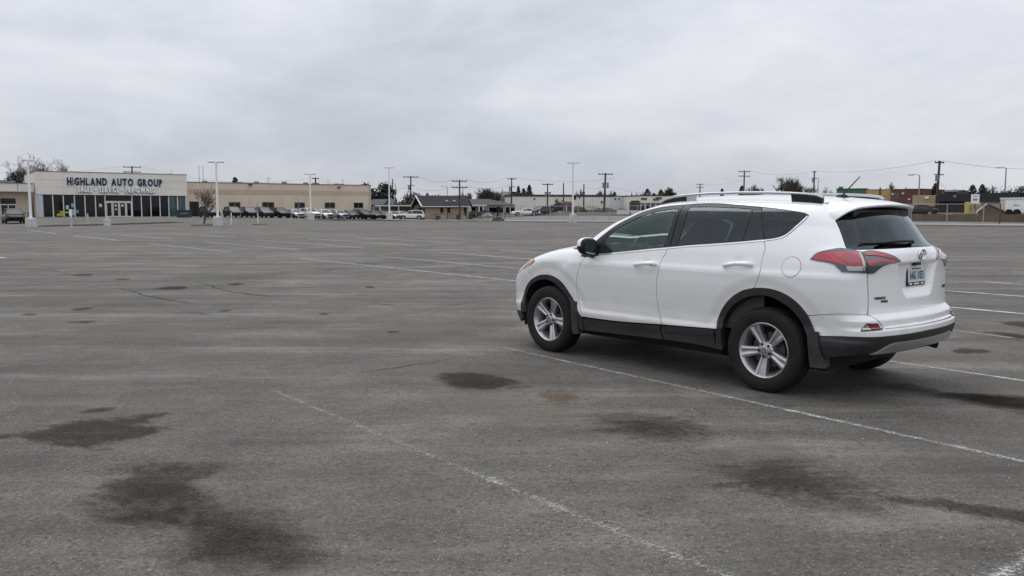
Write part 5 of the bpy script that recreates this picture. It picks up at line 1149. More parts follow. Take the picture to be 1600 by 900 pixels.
def vehicle(kind, m, name, label, x, y, rz, group=None, cat='car'):
    K = KIND[kind]; L, W, H = K['L']/2, K['W']/2, K['H']; z = gz(x, y)
    t = empty(name, (x, y, z), rz, label, cat, group); b = MB()
    st = [(-L, .80, .50, K['tail']-.14), (-L+.08, .90, .32, K['tail']-.02), (-L+.30, .97, .27, K['tail']), (K['rb'], .99, .25, K['belt']+.01), (-.6, 1.0, .23, K['belt']), (K['wsb'], .99, .23, K['hood']), (K['wsb']+.5, .97, .24, K['hood']-.03), (L-.45, .93, .26, K['hood']-.13), (L-.14, .84, .30, K['hood']-.27), (L, .66, .42, K['hood']-.40)]
    st.sort(key=lambda q: q[0]); V = []
    for (sx, w, zb, zt) in st:
        w *= W; V += [(sx, s*yy, zz) for s, yy, zz in ((1, w*.80, zb), (1, w*.97, zb+.12), (1, w, zb+.30), (1, w, zt-.22), (1, w*.955, zt-.05), (1, w*.84, zt), (-1, w*.84, zt), (-1, w*.955, zt-.05), (-1, w, zt-.22), (-1, w, zb+.30), (-1, w*.97, zb+.12), (-1, w*.80, zb))]
    n = len(st); b.add(V, [(i*12+k, i*12+(k+1) % 12, (i+1)*12+(k+1) % 12, (i+1)*12+k) for i in range(n-1) for k in range(12)]+[tuple(range(12)), tuple((n-1)*12+k for k in range(12))])
    # roof slab and pillars
    hw, rw = W*.88, W*.70; bz = K['belt']-.02; F_ = (K['wsb']+.02, K['hood']-.02); A_ = (K['rf'], H-.02); C_ = (K['rr'], H-.04); D_ = (K['rb'], K['belt'])
    mid = ((A_[0]+C_[0])/2, H)
    V = []
    for (sx, sz) in ((A_[0]+.12, H-.065), A_, mid, C_, (C_[0]-.10, H-.085)): V += [(sx, -rw, sz-.05), (sx, -rw*.9, sz), (sx, rw*.9, sz), (sx, rw, sz-.05)]
    b.add(V, [(i*4+k, i*4+k+1, i*4+k+5, i*4+k+4) for i in range(4) for k in range(3)])
    for s in (1, -1):
        for (p, q, r) in ((F_, (A_[0]+.1, H-.09), .05), (D_, (C_[0]-.05, H-.10), .075), ((-.12, bz), (-.16, H-.08), .05)):
            b.tube([(p[0], s*hw*1.0, p[1]), (q[0], s*rw*1.02, q[1])], r, 5)
        b.tube([(A_[0]+.1, s*rw, H-.08), (mid[0], s*rw, H-.055), (C_[0]-.05, s*rw, H-.10)], .05, 5)
    b.build('body', m, t, 38)
    g = MB(); g.add([(F_[0], -hw, F_[1]), (F_[0], hw, F_[1]), (A_[0]+.10, rw, H-.085), (A_[0]+.10, -rw, H-.085)], [(0, 1, 2, 3)]); g.build('windshield', M_WSH, t)
    g = MB(); g.add([(D_[0], -hw, D_[1]), (D_[0], hw, D_[1]), (C_[0]-.06, rw, H-.10), (C_[0]-.06, -rw, H-.10)], [(3, 2, 1, 0)]); g.build('rear_window', M_SIDEG, t)
    for s in (1, -1):
        g = MB(); g.add([(F_[0]-.05, s*hw, K['belt']-.02), (A_[0]+.06, s*rw, H-.10), (C_[0]-.02, s*rw, H-.11), (D_[0]+.06, s*hw, K['belt']-.01)], [(0, 1, 2, 3)]); g.build('side_window', M_SIDEG, t)
        g = MB(); hx = L-.10; zt = K['hood']-.27; g.add([(hx+.03, s*W*.45, zt-.16), (hx-.10, s*W*.80, zt-.12), (hx-.34, s*W*.915, zt+.02), (hx-.30, s*W*.86, zt+.09), (hx-.04, s*W*.66, zt+.03), (hx+.06, s*W*.45, zt-.03)], [tuple(range(6))]); g.build('headlight', M_LAMP, t)
        g = MB(); g.box(-L+.02, -L+.16, s*W*.62 if s > 0 else -W*.90, W*.90 if s > 0 else -W*.62, K['tail']-.30, K['tail']-.12, .03); g.build('tail_light', M_TAIL, t)
        g = MB(); g.box(K['wsb']-.28, K['wsb']-.12, s*W+(.0 if s > 0 else -.19), s*W+(.19 if s > 0 else 0), K['belt']+.03, K['belt']+.17, .04); g.build('side_mirror', m, t)
        for wxp in (K['wb']/2+.02, -K['wb']/2+.02):
            w = MB(); w.lathe([(-.11, .10), (-.11, K['r']*.85), (-.08, K['r']), (.08, K['r']), (.11, K['r']*.85), (.11, K['r']*.66)], 18, 'y'); o = w.build('wheel', M_RUB, t, 40); o.location = (wxp, s*(W-.095), K['r'])
            w = MB(); w.lathe([(.10*s, 0), (.112*s, .06), (.095*s, K['r']*.30), (.105*s, K['r']*.66)], 10, 'y'); w.build('rim', M_RIMF, o)
            a = MB(); P = []
            for k in range(11): an = math.pi*k/10; P += [(wxp+math.cos(an)*K['r']*1.22, s*(W+.004), K['r']+math.sin(an)*K['r']*1.18), (wxp+math.cos(an)*K['r']*1.0, s*(W+.006), K['r']+math.sin(an)*K['r']*1.0)]
            a.add(P, [(2*k, 2*k+1, 2*k+3, 2*k+2) for k in range(10)]); a.build('wheel_arch', M_GRIL, t)
    g = MB(); g.box(L-.15, L+.012, -W*.42, W*.42, K['hood']-.50, K['hood']-.33, .02); g.build('grille', M_GRIL, t)
    g = MB(); g.box(L-.22, L-.02, -W*.60, W*.60, .30, .46, .03); g.build('lower_grille', M_GRIL, t)
    return t
# facing: rz = direction of the nose. Nose towards the camera is about -90 degrees
rowg = 'cars parked nose-out along the tan building'
def row(kind, m, pxc, D, rz, label, dx=0): vehicle(kind, m, 'parked_car', label, wx(pxc, D), D, R_(rz), rowg)
dark = 'black'
row('suv', M_CARDG, 327.5, 126, -48, 'dark green SUV parked right behind the bare tree')
row('suv', M_CARBLK, 364.5, 128, -53, 'black SUV right of the tall lamp post under the first window')
row('suv', M_CARDG, 389, 129.5, -53, 'dark navy SUV parked between the first and second window')
row('suv', M_CARGRY, 412.5, 131, -53, 'dark grey SUV parked under the second window')
row('suv', M_CARBLK, 437, 132.5, -48, 'black SUV fifth along the row just left of the first white car')
row('sedan', M_CARPEARL, 461, 134, -52, 'off-white car right beside the black SUVs in the row')
row('suv', M_CARWH, 484, 135, -47, 'white car directly behind the lamp post in the row')
row('sedan', M_CARWH, 506, 137, -51, 'white sedan just right of the lamp post in the row')
row('sedan', M_CARSIL, 528.5, 138.5, -46, 'silver sedan under the fourth window of the tan building')
row('sedan', M_CARGRY, 547, 141, -50, 'dark grey sedan next to the silver sedan in the row')
row('suv', M_CARBLK, 566.5, 142, -45, 'black SUV under the last window of the tan building')
row('sedan', M_CARBLK, 584.5, 143, -49, 'black sedan at the corner of the tan building')
row('sedan', M_CARGRY, 599, 146, -48, 'grey sedan left of the lamp post by the evergreens')
row('sedan', M_CARSIL, 613, 146.5, -51, 'silver sedan half hidden behind the lamp post block')
row('sedan', M_CARPEARL, 627, 149, -49, 'pale sedan partly hidden behind the white SUV at the row end')
vehicle('suv', M_CARWH, 'parked_car', 'white SUV seen from the side at the end of the row', wx(643, 146), 146, R_(184), rowg)
vehicle('van', M_CARVAN, 'parked_van', 'dark grey minivan facing us at the far left of the photo', wx(20, 97), 97, R_(-53), None, 'van')
vehicle('coupe', M_CARWH, 'parked_car', 'white two-door car beyond the fence before the white warehouse', wx(820.5, 146), 146, R_(186), 'cars beyond the chain-link fence')
vehicle('sedan', M_CARGRY, 'parked_car', 'grey sedan nose to tail with the white car beyond the fence', wx(846, 147), 147, R_(-140), 'cars beyond the chain-link fence')
vehicle('suv', M_CARBLK, 'parked_car', 'black car in the yard left of the red booth', wx(869, 158), 158, R_(178), 'cars beyond the chain-link fence')
vehicle('sedan', M_CARBLK, 'parked_car', 'black sedan before the porch of the grey hip-roofed house', wx(738, 164), 164, R_(180), 'cars beyond the chain-link fence')
vehicle('sedan', M_CARBLK, 'parked_car', 'second black sedan right of the first one before the grey house', wx(754, 166), 166, R_(182), 'cars beyond the chain-link fence')
# long navy bin by the showroom corner
x = wx(287.5, 124); t = empty('dumpster', (x, 124, gz(x, 124)), R_(28), 'navy blue steel skip before the right corner of the showroom', 'dumpster')
mb = MB(); mb.prism([(-.95, 0), (.95, 0), (1.15, .95), (1.1, 1.05), (-1.1, 1.05), (-1.15, .95)], 'y', -.6, .6); mb.build('body', M_BIN, t)
mb = MB(); mb.box(-1.2, 1.2, -.66, .66, 1.052, 1.12, .02); mb.build('lid', M_BIN, t); mb = MB(); mb.box(-.5, .45, -.612, -.602, .55, .68); mb.build('label_strip', M_POLE_G, t)

# ---- trees
M_BARK = mat('bark', (.060, .048, .040), .95, var=.3, vscale=6); M_TWIG = mat('twigs', (.085, .066, .056), .95); M_TWIGG = mat('grey_twigs', (.105, .092, .088), .95)
M_FIR = mat('fir_needles', (.018, .026, .020), .9, col2=(.009, .014, .011), vscale=3); M_OLIVE = mat('olive_leaves', (.11, .115, .045), .9, col2=(.05, .06, .025), vscale=3); M_EVER = mat('evergreen_leaves', (.020, .030, .019), .9, col2=(.010, .016, .011), vscale=2)
def bare_tree(label, x, y, z, Ht_, spread, seed, r0=.2, levels=5, first=.28, m2=None, group=None, kids=3, up=.35, name='bare_tree', rmin=.012):
    rnd = random.Random(seed); t = empty(name, (x, y, z), 0, label, 'tree', group); A = MB(); B = MB(); tot = [0]
    def grow(p, d, L, r, lv):
        pts = [p]; q = p.copy(); dd = d.copy(); k = 3 if lv < 3 else 2
        for i in range(k):
            dd = (dd+Vector((rnd.uniform(-1, 1), rnd.uniform(-1, 1), rnd.uniform(-.5, .8)))*.16).normalized(); q = q+dd*(L/k); pts.append(q.copy())
        mb = A if lv < 2 else B; mb.tube(pts, [r*(1-.55*i/k) for i in range(k+1)], 6 if lv < 2 else 3, False); tot[0] += 1
        if lv >= levels: return
        n = kids+(lv == 0)*2+rnd.choice((0, 0, 1))
        for j in range(n):
            f = rnd.uniform(.35, 1.0) if j else 1.0
            i = min(k-1, int(f*k)); s = pts[i].lerp(pts[i+1], f*k-i) if f < 1 else pts[-1]
            ax = dd.orthogonal().normalized(); ax.rotate(Matrix.Rotation(rnd.uniform(0, 2*math.pi), 3, dd)); a = rnd.uniform(.25, .85)*spread*(1 if j else .4)
            nd = (dd*math.cos(a)+ax*math.sin(a)); nd.z += up*.5*(1 if lv < 3 else .2); nd.normalize()
            grow(s, nd, L*rnd.uniform(.58, .82), max(r*(1-.5*f)*.72, rmin), lv+1)
    L0 = Ht_*first
    grow(Vector((0, 0, -.3)), Vector((rnd.uniform(-.06, .06), 0, 1)).normalized(), L0, r0, 0)
    zs = max(v[2] for v in B.v) if B.v else Ht_; k = Ht_/zs
    for mb in (A, B): mb.v = [(a*k, b*k, c*k) for a, b, c in mb.v]
    A.build('trunk', M_BARK, t); B.build('branches', m2 or M_TWIG, t); return t
def conifer(label, x, y, z, Ht_, Rr_, seed, m=None, group='dark evergreens on the skyline', base=.12, name='conifer', n=900):
    rnd = random.Random(seed); t = empty(name, (x, y, z), 0, label, 'tree', group)
    a = MB(); a.tube([(0, 0, -.3), (0, 0, Ht_*.95)], [Ht_*.022, .02], 6); a.build('trunk', M_BARK, t); c = MB()
    for i in range(n):
        f = base+(1-base)*rnd.random()**1.25; w = rnd.uniform(0, 2*math.pi); rad = Rr_*(1-f)**.85*(.75+.5*math.sin(w*3+f*23)*.5+.25*rnd.random())*rnd.uniform(.25, 1.0)+.06
        p = Vector((rad*math.cos(w), rad*math.sin(w), Ht_*f-rad*.25)); s = Ht_*.035*rnd.uniform(.6, 1.5)
        o = Vector((math.cos(w), math.sin(w), -.35)).normalized(); u = o.cross(Vector((0, 0, 1))).normalized(); tl = rnd.uniform(-.5, .5)
        c.add([p-u*s*.6, p+o*s*1.5+Vector((0, 0, tl*s)), p+u*s*.6, p+Vector((0, 0, s*.7))], [(0, 1, 2), (0, 1, 3), (1, 2, 3)])
    c.build('crown', m or M_FIR, t); return t
def bushy(label, x, y, z, Ht_, Rr_, seed, m=None, group='dark evergreens on the skyline', n=1100, name='evergreen_tree', low=.18, lob=7):
    rnd = random.Random(seed); t = empty(name, (x, y, z), 0, label, 'tree', group); a = MB(); a.tube([(0, 0, -.3), (.1, 0, Ht_*.6)], [Ht_*.03, Ht_*.012], 6); a.build('trunk', M_BARK, t); c = MB()
    lobes = [(Vector((rnd.uniform(-.62, .62)*Rr_, rnd.uniform(-.62, .62)*Rr_, Ht_*rnd.uniform(low+.18, .86))), rnd.uniform(.30, .52)*Rr_) for _ in range(lob)]+[(Vector((0, 0, Ht_*.62)), Rr_*.5)]
    for i in range(n):
        ce, rr = rnd.choice(lobes); d = Vector((rnd.gauss(0, 1), rnd.gauss(0, 1), rnd.gauss(0, 1))).normalized(); p = ce+d*rr*rnd.uniform(.55, 1.08); p.z = min(p.z, Ht_)
        s = Ht_*.030*rnd.uniform(.6, 1.6); e1 = d.orthogonal().normalized(); e1.rotate(Matrix.Rotation(rnd.uniform(0, 6.28), 3, d)); e2 = d.cross(e1)
        e1 = (e1+d*rnd.uniform(-.7, .7)).normalized()
        c.add([p-e1*s, p+e2*s*.7, p+e1*s*1.2, p-e2*s*.6], [(0, 1, 2), (0, 2, 3)])
    c.build('crown', m or M_EVER, t); return t
x = wx(318, 89.5); bare_tree('small bare tree on the round grass island before the tan building', x, 89.5, gz(x, 89.5)+.1, 4.35, .95, 11, .085, 4, .30, None, None, 4, .8, 'bare_tree')
def far(px, D, py_top, z=None):
    x = wx(px, D); z0 = (gz(x, D) if z is None else z); return x, D, z0, wz(py_top, D)-z0
gl = 'big bare trees behind the showroom'
x, y, z, h = far(28, 172, 243); bare_tree('bare crooked tree left behind the low wing of the showroom', x, y, z, h, 1.05, 21, .42, 6, .30, M_TWIG, gl, 3, .4, 'bare_tree', .020)
x, y, z, h = far(66, 178, 237.5); bare_tree('larger bare spreading tree behind the left end of the showroom', x, y, z, h, 1.2, 25, .50, 6, .28, M_TWIG, gl, 3, .3, 'bare_tree', .022)
x, y, z, h = far(37, 168, 270); bushy('dark low bush behind the low wing', x, y, z, h, 3.4, 3, None, None, 500, 'evergreen_bush')
x, y, z, h = far(585, 185, 284); bushy('tall ragged dark evergreen at the end of the tan building', x, y, z, h, 3.2, 31, None, None, 1300, 'evergreen_tree', .2, 9)
x, y, z, h = far(600, 188, 285); bushy('second ragged dark evergreen just right of the first', x, y, z, h, 3.4, 33, None, None, 1300, 'evergreen_tree', .2, 9)
x, y, z, h = far(641, 190, 298); bushy('round dark tree behind the gable of the tan house', x, y, z, h, 3.4, 35, None, None, 1000, 'evergreen_tree', .15, 8)
for i, (px, py, w_, lab) in enumerate(((622, 318, 2.4, 'pale olive shrub behind the carport'), (633, 317, 2.2, 'second pale olive shrub left of the tan gable'))):
    x, y, z, h = far(px, 168, py); bushy(lab, x, y, z, max(h, 2), w_, 41+i, M_OLIVE, 'olive shrubs by the carport', 420, 'shrub', .1, 5)
x, y, z, h = far(369, 185, 278.5); conifer('treetop of a lone conifer above the tan roof', x, y, z, h, 3.2, 51, None, None)
for i, (px, py, D, R__, lab) in enumerate(((810, 292, 260, 2.0, 'slim conifer left of the pair above the warehouse roof'), (827, 289.5, 255, 3.0, 'pointed conifer above the left part of the warehouse'), (818, 295, 262, 2.6, 'lower conifer between two others above the warehouse'), (1011, 295.5, 240, 5.2, 'broad pyramid-shaped conifer above the warehouse by the white car roof'), (1032, 297, 242, 4.6, 'rounder conifer next to the pyramid-shaped one'), (1021, 302, 236, 4.0, 'short conifer between the two broad ones'), (960, 300, 260, 1.4, 'tiny conifer tip right of the big utility pole'),
        (1127.5, 295.5, 250, 1.5, 'small conifer tip above the roof rail of the white car'), (1158, 291, 245, 2.0, 'dark narrow conifer at the foot of a utility pole above the car'), (1460, 287, 170, 2.6, 'dark conifer left of the tall right-hand utility pole'), (1518, 289.5, 165, 3.2, 'pointed conifer above the left of the black roof'), (1533, 289, 168, 2.9, 'taller pointed conifer above the black roof'))):
    x, y, z, h = far(px, D, py); conifer(lab, x, y, z, h, R__, 60+i)
x, y, z, h = far(1575, 170, 292); bushy('round dark evergreen above the right end of the black roof', x, y, z, h, 5.2, 75, None, None, 900)
gb = 'bare trees on the skyline'
for i, (px, py, D, sp, m_, lab) in enumerate(((712, 303, 240, 1.2, M_TWIGG, 'grey bare tree far behind the dark roof'), (735, 300, 250, 1.2, M_TWIGG, 'second grey bare tree far behind the dark roof'), (762, 293, 190, 1.2, M_TWIG, 'big bare tree standing behind the grey hip-roofed house'), (779, 297, 250, 1.1, M_TWIGG, 'thin bare tree left of the metal tank'), (871, 309, 150, .9, M_TWIG, 'spindly bare tree left of the red booth'),
        (907, 295, 260, 1.1, M_TWIG, 'leaning bare tree above the warehouse right of the lamp post'), (937, 295.5, 250, 1.3, M_TWIGG, 'wide bare tree above the warehouse left of the big pole'), (952, 297, 255, 1.3, M_TWIGG, 'wide bare tree above the warehouse right of the big pole'), (1045, 292, 230, 1.3, M_TWIG, 'broad bare tree just left of the white car roof rail'), (1000, 299, 270, 1.2, M_TWIGG, 'faint bare tree left of the pyramid conifer'),
        (1182, 286.5, 235, 1.3, M_TWIG, 'low rounded bare tree above the car roof by the pole'), (1237, 275.5, 215, 1.35, M_TWIG, 'largest rounded bare tree above the car roof'), (1262, 289, 240, 1.2, M_TWIGG, 'smaller bare tree right of the largest one above the car'), (1290, 290.5, 250, 1.1, M_TWIGG, 'faint bare treetop near the aerial of the white car'),
        (1392, 284, 175, 1.2, M_TWIG, 'bare tree between the yellow and the brick building'), (1412, 291, 200, 1.2, M_TWIGG, 'grey bare tree above the brick building'), (1548, 288, 185, 1.2, M_TWIGG, 'grey bare tree behind the pointed conifers'), (1593, 292, 185, 1.2, M_TWIGG, 'grey bare tree at the right edge of the photo'), (1484, 295, 210, 1.2, M_TWIGG, 'low bare tree above the black roof right of the tall pole'))):
    x, y, z, h = far(px, D, py); bare_tree(lab, x, y, z, h, sp, 100+i, h*.018, 5 if px in (762, 1045, 1237, 1182, 1392) else 4, .30, m_, gb, 4 if px != 871 else 3, .5, 'bare_tree', .045 if D > 160 else .02)

# ---- utility poles and wires
POLES = {}
def upole(px, D, py_top, label, arms=1, tr=0, r=.15, lean=0, armw=1.25, z=None, m=None, name='utility_pole', group='wooden utility poles beyond the lot'):
    x = wx(px, D); z0 = gz(x, D) if z is None else z; h = wz(py_top, D)-z0
    t = empty(name, (x, D, z0), .25, label, 'utility pole', group); lx = lean*h
    mb = MB(); mb.tube([(-lx, 0, -.5), (0, 0, h)], [r*1.15, r*.75], 8); mb.build('pole', m or M_WOOD, t, 40)
    for k in range(arms):
        zz = h-.25-k*1.1; mb = MB(); mb.box(-armw, armw, -.07, .07, zz-.08, zz+.08); a = mb.build('crossarm', M_WOOD, t)
        for xx in (-armw*.9, -armw*.35, armw*.35, armw*.9): mb = MB(); mb.tube([(xx, 0, zz+.08), (xx, 0, zz+.30)], [.06, .045], 5); mb.build('insulator', M_POLE_G, a)
    for k in range(tr):
        xx = (-.42, .42, .0)[k]; mb = MB(); mb.lathe([(0, 0), (0, .22), (.8, .22), (.9, .12), (.9, 0)], 10); o = mb.build('transformer', M_POLE_G, t, 40); o.location = (xx, -.1, h-2.9); 
    if tr: mb = MB(); mb.box(-.75, .75, -.06, .06, h-2.0, h-1.86); mb.build('crossarm', M_WOOD, t)
    POLES[label] = (x, D, z0+h, armw); POLES[px] = (x, D, z0+h, armw); return t
upole(209, 190, 260.5, 'twin pole with a wide top arm peeking over the showroom roof', 2, 0, .2, 0, 1.9)
upole(494, 185, 278, 'dark utility pole above the tan roof right of the lamp post', 2, 0, .2, 0, .8)
upole(642.5, 172, 275.5, 'utility pole with one wide arm behind the tan house', 1, 1, .17, .02, 1.6)
upole(718.3, 146, 281.5, 'utility pole with two arms standing before the dark-roofed house', 2, 0, .16, 0, 1.35)
upole(799.5, 180, 278.5, 'utility pole right of the metal tank', 1, 1, .17, .01, 1.0)
upole(855.5, 178, 287, 'utility pole with transformers before the left part of the warehouse', 1, 2, .16, 0, 1.2)
upole(880.3, 160, 286.5, 'plain bare pole by the left side of the red booth', 0, 0, .14, 0); upole(912, 165, 288, 'plain bare pole right of the lamp post at the lot edge', 0, 0, .15, 0)
upole(945.5, 160, 271, 'big leaning utility pole with transformers before the warehouse', 1, 2, .22, .03, 1.5)
upole(614, 205, 280.5, 'plain dark pole right behind the lamp post by the evergreens', 0, 0, .16)
upole(1161.5, 205, 267.5, 'utility pole with two arms above the middle of the car roof', 2, 0, .2, 0, 1.6)
upole(1270.5, 210, 268, 'utility pole with one small arm right of the largest bare tree', 1, 1, .2, 0, .5)
upole(1464.5, 118, 252.5, 'tall dark utility pole with transformer left of the black building', 1, 1, .19, .035, .75)
upole(1093, 300, 287.5, 'tiny distant utility pole above the front of the car roof', 2, 0, .25, 0, 1.5)
def street_lamp(px, D, py_top, label, side=-1, col=None):
    x = wx(px, D); z = gz(x, D); h = wz(py_top, D)-z; t = empty('street_lamp', (x, D, z), 0, label, 'street lamp', 'slim street lamps')
    mb = MB(); mb.tube([(0, 0, -.3), (0, 0, h)], [.12, .075], 8); mb.build('pole', col or M_POLE_G, t, 40); mb = MB(); mb.tube([(0, 0, h), (side*.6, 0, h+.12), (side*1.0, 0, h+.08)], .04, 6); mb.build('arm', col or M_POLE_G, t); mb = MB(); mb.box(side*1.2-.35, side*1.2+.35, -.14, .14, h-.02, h+.10, .03); mb.build('lamp_head', M_POLE_G, t)
M_TANP = mat('tan_pole', (.30, .25, .20), .7)
street_lamp(1434.5, 112, 274.5, 'slim tan street lamp before the brick building', -1, M_TANP); street_lamp(1568.5, 125, 263.5, 'slim grey street lamp above the right end of the black roof', -1); street_lamp(618, 195, 288, 'slim street lamp between the lamp post and the round tree', -1); street_lamp(1277, 215, 279, 'short street lamp beside the pole right of the bare tree', -1); street_lamp(699, 210, 292, 'distant street lamp behind the dark-roofed house', -1)
street_lamp(723.5, 235, 293.5, 'distant double lamp above the bare trees left of the porch', 1); street_lamp(747, 235, 295.5, 'distant lamp above the bare trees behind the porch', 1)
M_WIRE = mat('wire', (.05, .05, .055), .7)
def wire(a, b, sag, label, r=.020, n=14, group='overhead power lines'):
    P = [(a[0]+(b[0]-a[0])*i/n, a[1]+(b[1]-a[1])*i/n, a[2]+(b[2]-a[2])*i/n-sag*4*(i/n)*(1-i/n)) for i in range(n+1)]
    mb = MB(); mb.tube(P, r, 3, False); o = mb.build('power_line', M_WIRE); tag(o, label, 'power line', group)
def pp(k, dz=-.1, f=0): x, y, z, w = POLES[k]; return (x+f*w, y, z+dz)
far_l = (wx(-60, 215), 215, wz(266, 215))
WIRES = [(far_l, pp(209, 0, -.9), 1.2, 'sagging wire between the left edge and the twin pole'), (pp(209, 0, .9), pp(494, 0, -.6), 2.2, 'wire crossing the sky above the tan roof'), (pp(494, -.5, .6), pp(642.5, -2.5, 0), 1.0, 'wire from the dark pole to the pole behind the tan house'),
 (pp(642.5, 0, .9), pp(718.3, 0, -.9), .8, 'upper wire above the dark-roofed house'), (pp(642.5, -2.3, .2), pp(718.3, -1.1, -.9), .8, 'lower wire above the dark-roofed house'), (pp(718.3, 0, .9), pp(799.5, 0, -.9), .7, 'upper wire above the grey hip-roofed house'), (pp(718.3, -1.1, .9), pp(799.5, -1.3, 0), .8, 'lower wire above the grey hip-roofed house'),
 (pp(799.5, 0, .9), (wx(960, 200), 200, wz(279, 200)), .8, 'thin high wire passing behind the lamp post'), (pp(855.5, -2, .5), pp(912, -2.5, 0), .8, 'low wire from the transformer pole to the bare pole'), (pp(912, -.5, 0), pp(945.5, -2.6, -.4), .5, 'short wire between the bare pole and the big leaning pole'),
 (pp(945.5, -2.6, .4), pp(1093, -.3, -.4), 2.2, 'long drooping wire right of the big leaning pole'), (pp(1093, -.3, .4), pp(1161.5, -2.3, -.2), .6, 'wire rising to the pole above the car roof'), (pp(1161.5, 0, .9), pp(1270.5, 0, -.9), 1.0, 'wire above the rounded bare trees'), (pp(1270.5, 0, .9), pp(1464.5, 0, -.9), .8, 'long wire rising to the tall right-hand pole'),
 (pp(1464.5, 0, .9), (wx(1720, 120), 120, wz(258, 120)), .9, 'high faint wire right of the tall pole'), (pp(1464.5, -5.2, .1), (wx(1720, 140), 140, wz(277, 140)), .7, 'upper low wire above the black building'), (pp(1464.5, -5.9, .1), (wx(1720, 145), 145, wz(284, 145)), .8, 'lower wire just above the black roof'),
 (pp(1464.5, -3.0, .3), (wx(1478, 119), 119, wz(296, 119)), .1, 'guy wire on the right of the tall pole')]
for w_ in WIRES: wire(*w_)

# ---- houses and sheds in the middle distance
M_SHING = mat('dark_shingles', (.018, .0185, .021), .9, var=.4, vscale=1.5, stretch=(1, 1, 6)); M_SHGREY = mat('grey_shingles', (.070, .066, .062), .9, var=.3, vscale=1.5, stretch=(1, 1, 6)); M_HTAN = mat('tan_siding', (.34, .27, .19), .9, var=.08, vscale=.6); M_HBEI = mat('beige_siding', (.30, .275, .24), .9, var=.1, vscale=.6); M_HGRY = mat('grey_siding', (.27, .265, .255), .9, var=.1, vscale=.5)
hs = Fac('tan_house', 'tan house with a steep dark shingle roof and white gable trim', 'house', 642, 150, 735, 150, base=.05)
HU = hs.U; uL = 0; uG = hs.u(664); zE = hs.h(322.5, uG); zR = hs.h(306.3, uG)
hs.box('wall', M_HTAN, uG-.01, HU-.6, .3, 6.6, -.5, zE); 
# gable end faces left and towards us
mb = MB(); mb.prism([(.0, -.5), (5.6, -.5), (5.6, zE), (2.8, zR-.25), (0, zE)], 'x', 0, .12)
gb_ = mb.build('gable_wall', M_HTAN, hs.root); gb_.location = (uG-2.2, 3.2, 0); gb_.rotation_euler = (0, 0, R_(-62)); 
mb = MB(); V = [(uG-.5, -.3, zE-.12), (HU+.1, -.3, zE-.12), (HU-.8, 3.4, zR), (uG-2.0, 3.4, zR), (uG-3.4, 7.2, zE-.12), (HU+.1, 7.2, zE-.12)]
mb.add(V+[(a, b, c+.12) for a, b, c in V], [(0, 1, 2, 3), (3, 2, 5, 4), (6, 7, 8, 9), (9, 8, 11, 10), (0, 1, 7, 6), (1, 2, 8, 7), (0, 3, 9, 6), (2, 5, 11, 8), (3, 4, 10, 9), (4, 5, 11, 10)]); rf = mb.build('roof', M_SHING, hs.root)
mb = MB(); mb.tube([(uG-.52, -.34, zE-.05), (uG-2.05, 3.38, zR+.1), (uG-3.42, 7.2, zE-.05)], .13, 5); mb.build('barge_board', M_TRIMW, rf); mb = MB(); mb.tube([(uG-.52, -.34, zE-.06), (HU+.1, -.34, zE-.06)], .07, 5); mb.build('gutter', M_TRIMW, rf)
for px in (697.5, 709): q = hs.u(px); k = .45; zz = zE+(zR-zE)*k; mb = MB(); mb.prism([(q-.28, 0), (q+.28, -.12), (q+.22, .12), (q-.22, .2)], 'y', -.06, .06); o = mb.build('roof_vent', M_TRIMW, rf); o.location = (0, -.3+3.7*k-.12, zz+.12)
for px in (690, 701): q = hs.u(px); hs.box('window', M_SHADE, q-.28, q+.28, .22, .32, zE-1.15, zE-.30)
q = hs.u(726); hs.box('door', M_SHADE, q-.12, q+.35, .22, .32, -.4, zE-.25)
q = hs.u(655); hs.box('side_door', M_SHADE, q-.3, q+.3, 1.2, 1.35, .2, zE-.3)
hp = Fac('grey_house', 'grey house with a low hip roof and a pale porch behind the pole', 'house', 727, 172, 806, 176, base=.62)
PU = hp.U; zE = hp.h(320.6, PU); zR = hp.h(310.8, PU/2); hp.box('wall', M_HGRY, 0, PU-.3, 0, 8, -1, zE)
mb = MB(); e0 = -.5; V = [(-.4, e0, zE), (PU+.1, e0, zE), (PU+.1, 8.4, zE), (-.4, 8.4, zE), (2.0, 4, zR), (PU-4.5, 4, zR)]; mb.add(V, [(0, 1, 5, 4), (1, 2, 5), (2, 3, 4, 5), (3, 0, 4), (0, 3, 2, 1)]); mb.build('roof', M_SHGREY, hp.root)
mb = MB(); mb.box(hp.u(733), hp.u(756), -1.9, -.02, zE-.25, zE+.05); pr_ = mb.build('porch_roof', M_TRIMW, hp.root)
for px in (734.5, 748.5, 755): q = hp.u(px, -1.8); hp.box('porch_post', M_TRIMW, q-.12, q+.12, -1.85, -1.65, -.8, zE-.26)
for px in (740, 751.5, 767, 773, 783, 793, 801): q = hp.u(px); w_ = hp.box('window', M_TRIMW, q-.55, q+.55, -.04, .02, zE-1.75, zE-.35); mb = MB(); mb.box(q-.45, q+.45, -.06, -.035, zE-1.65, zE-.45); mb.build('window_pane', M_PANE, w_)
q = hp.u(778.5); hp.box('door', M_SHADE, q-.35, q+.35, -.05, .02, -.6, zE-.35)
rh = Fac('roofed_house', 'small grey-roofed house behind the carport left of the tan gable', 'house', 582, 178, 612, 178, base=.2)
zE = rh.h(320, 0); zR = rh.h(311, 0); rh.box('wall', M_HGRY, 0, rh.U, 0, 6, -1, zE); mb = MB(); mb.prism([(-.4, zE), (3, zR), (6.4, zE)], 'x', -.5, rh.U+.4); mb.build('roof', mat('slate_roof', (.085, .085, .09), .9, var=.2), rh.root)
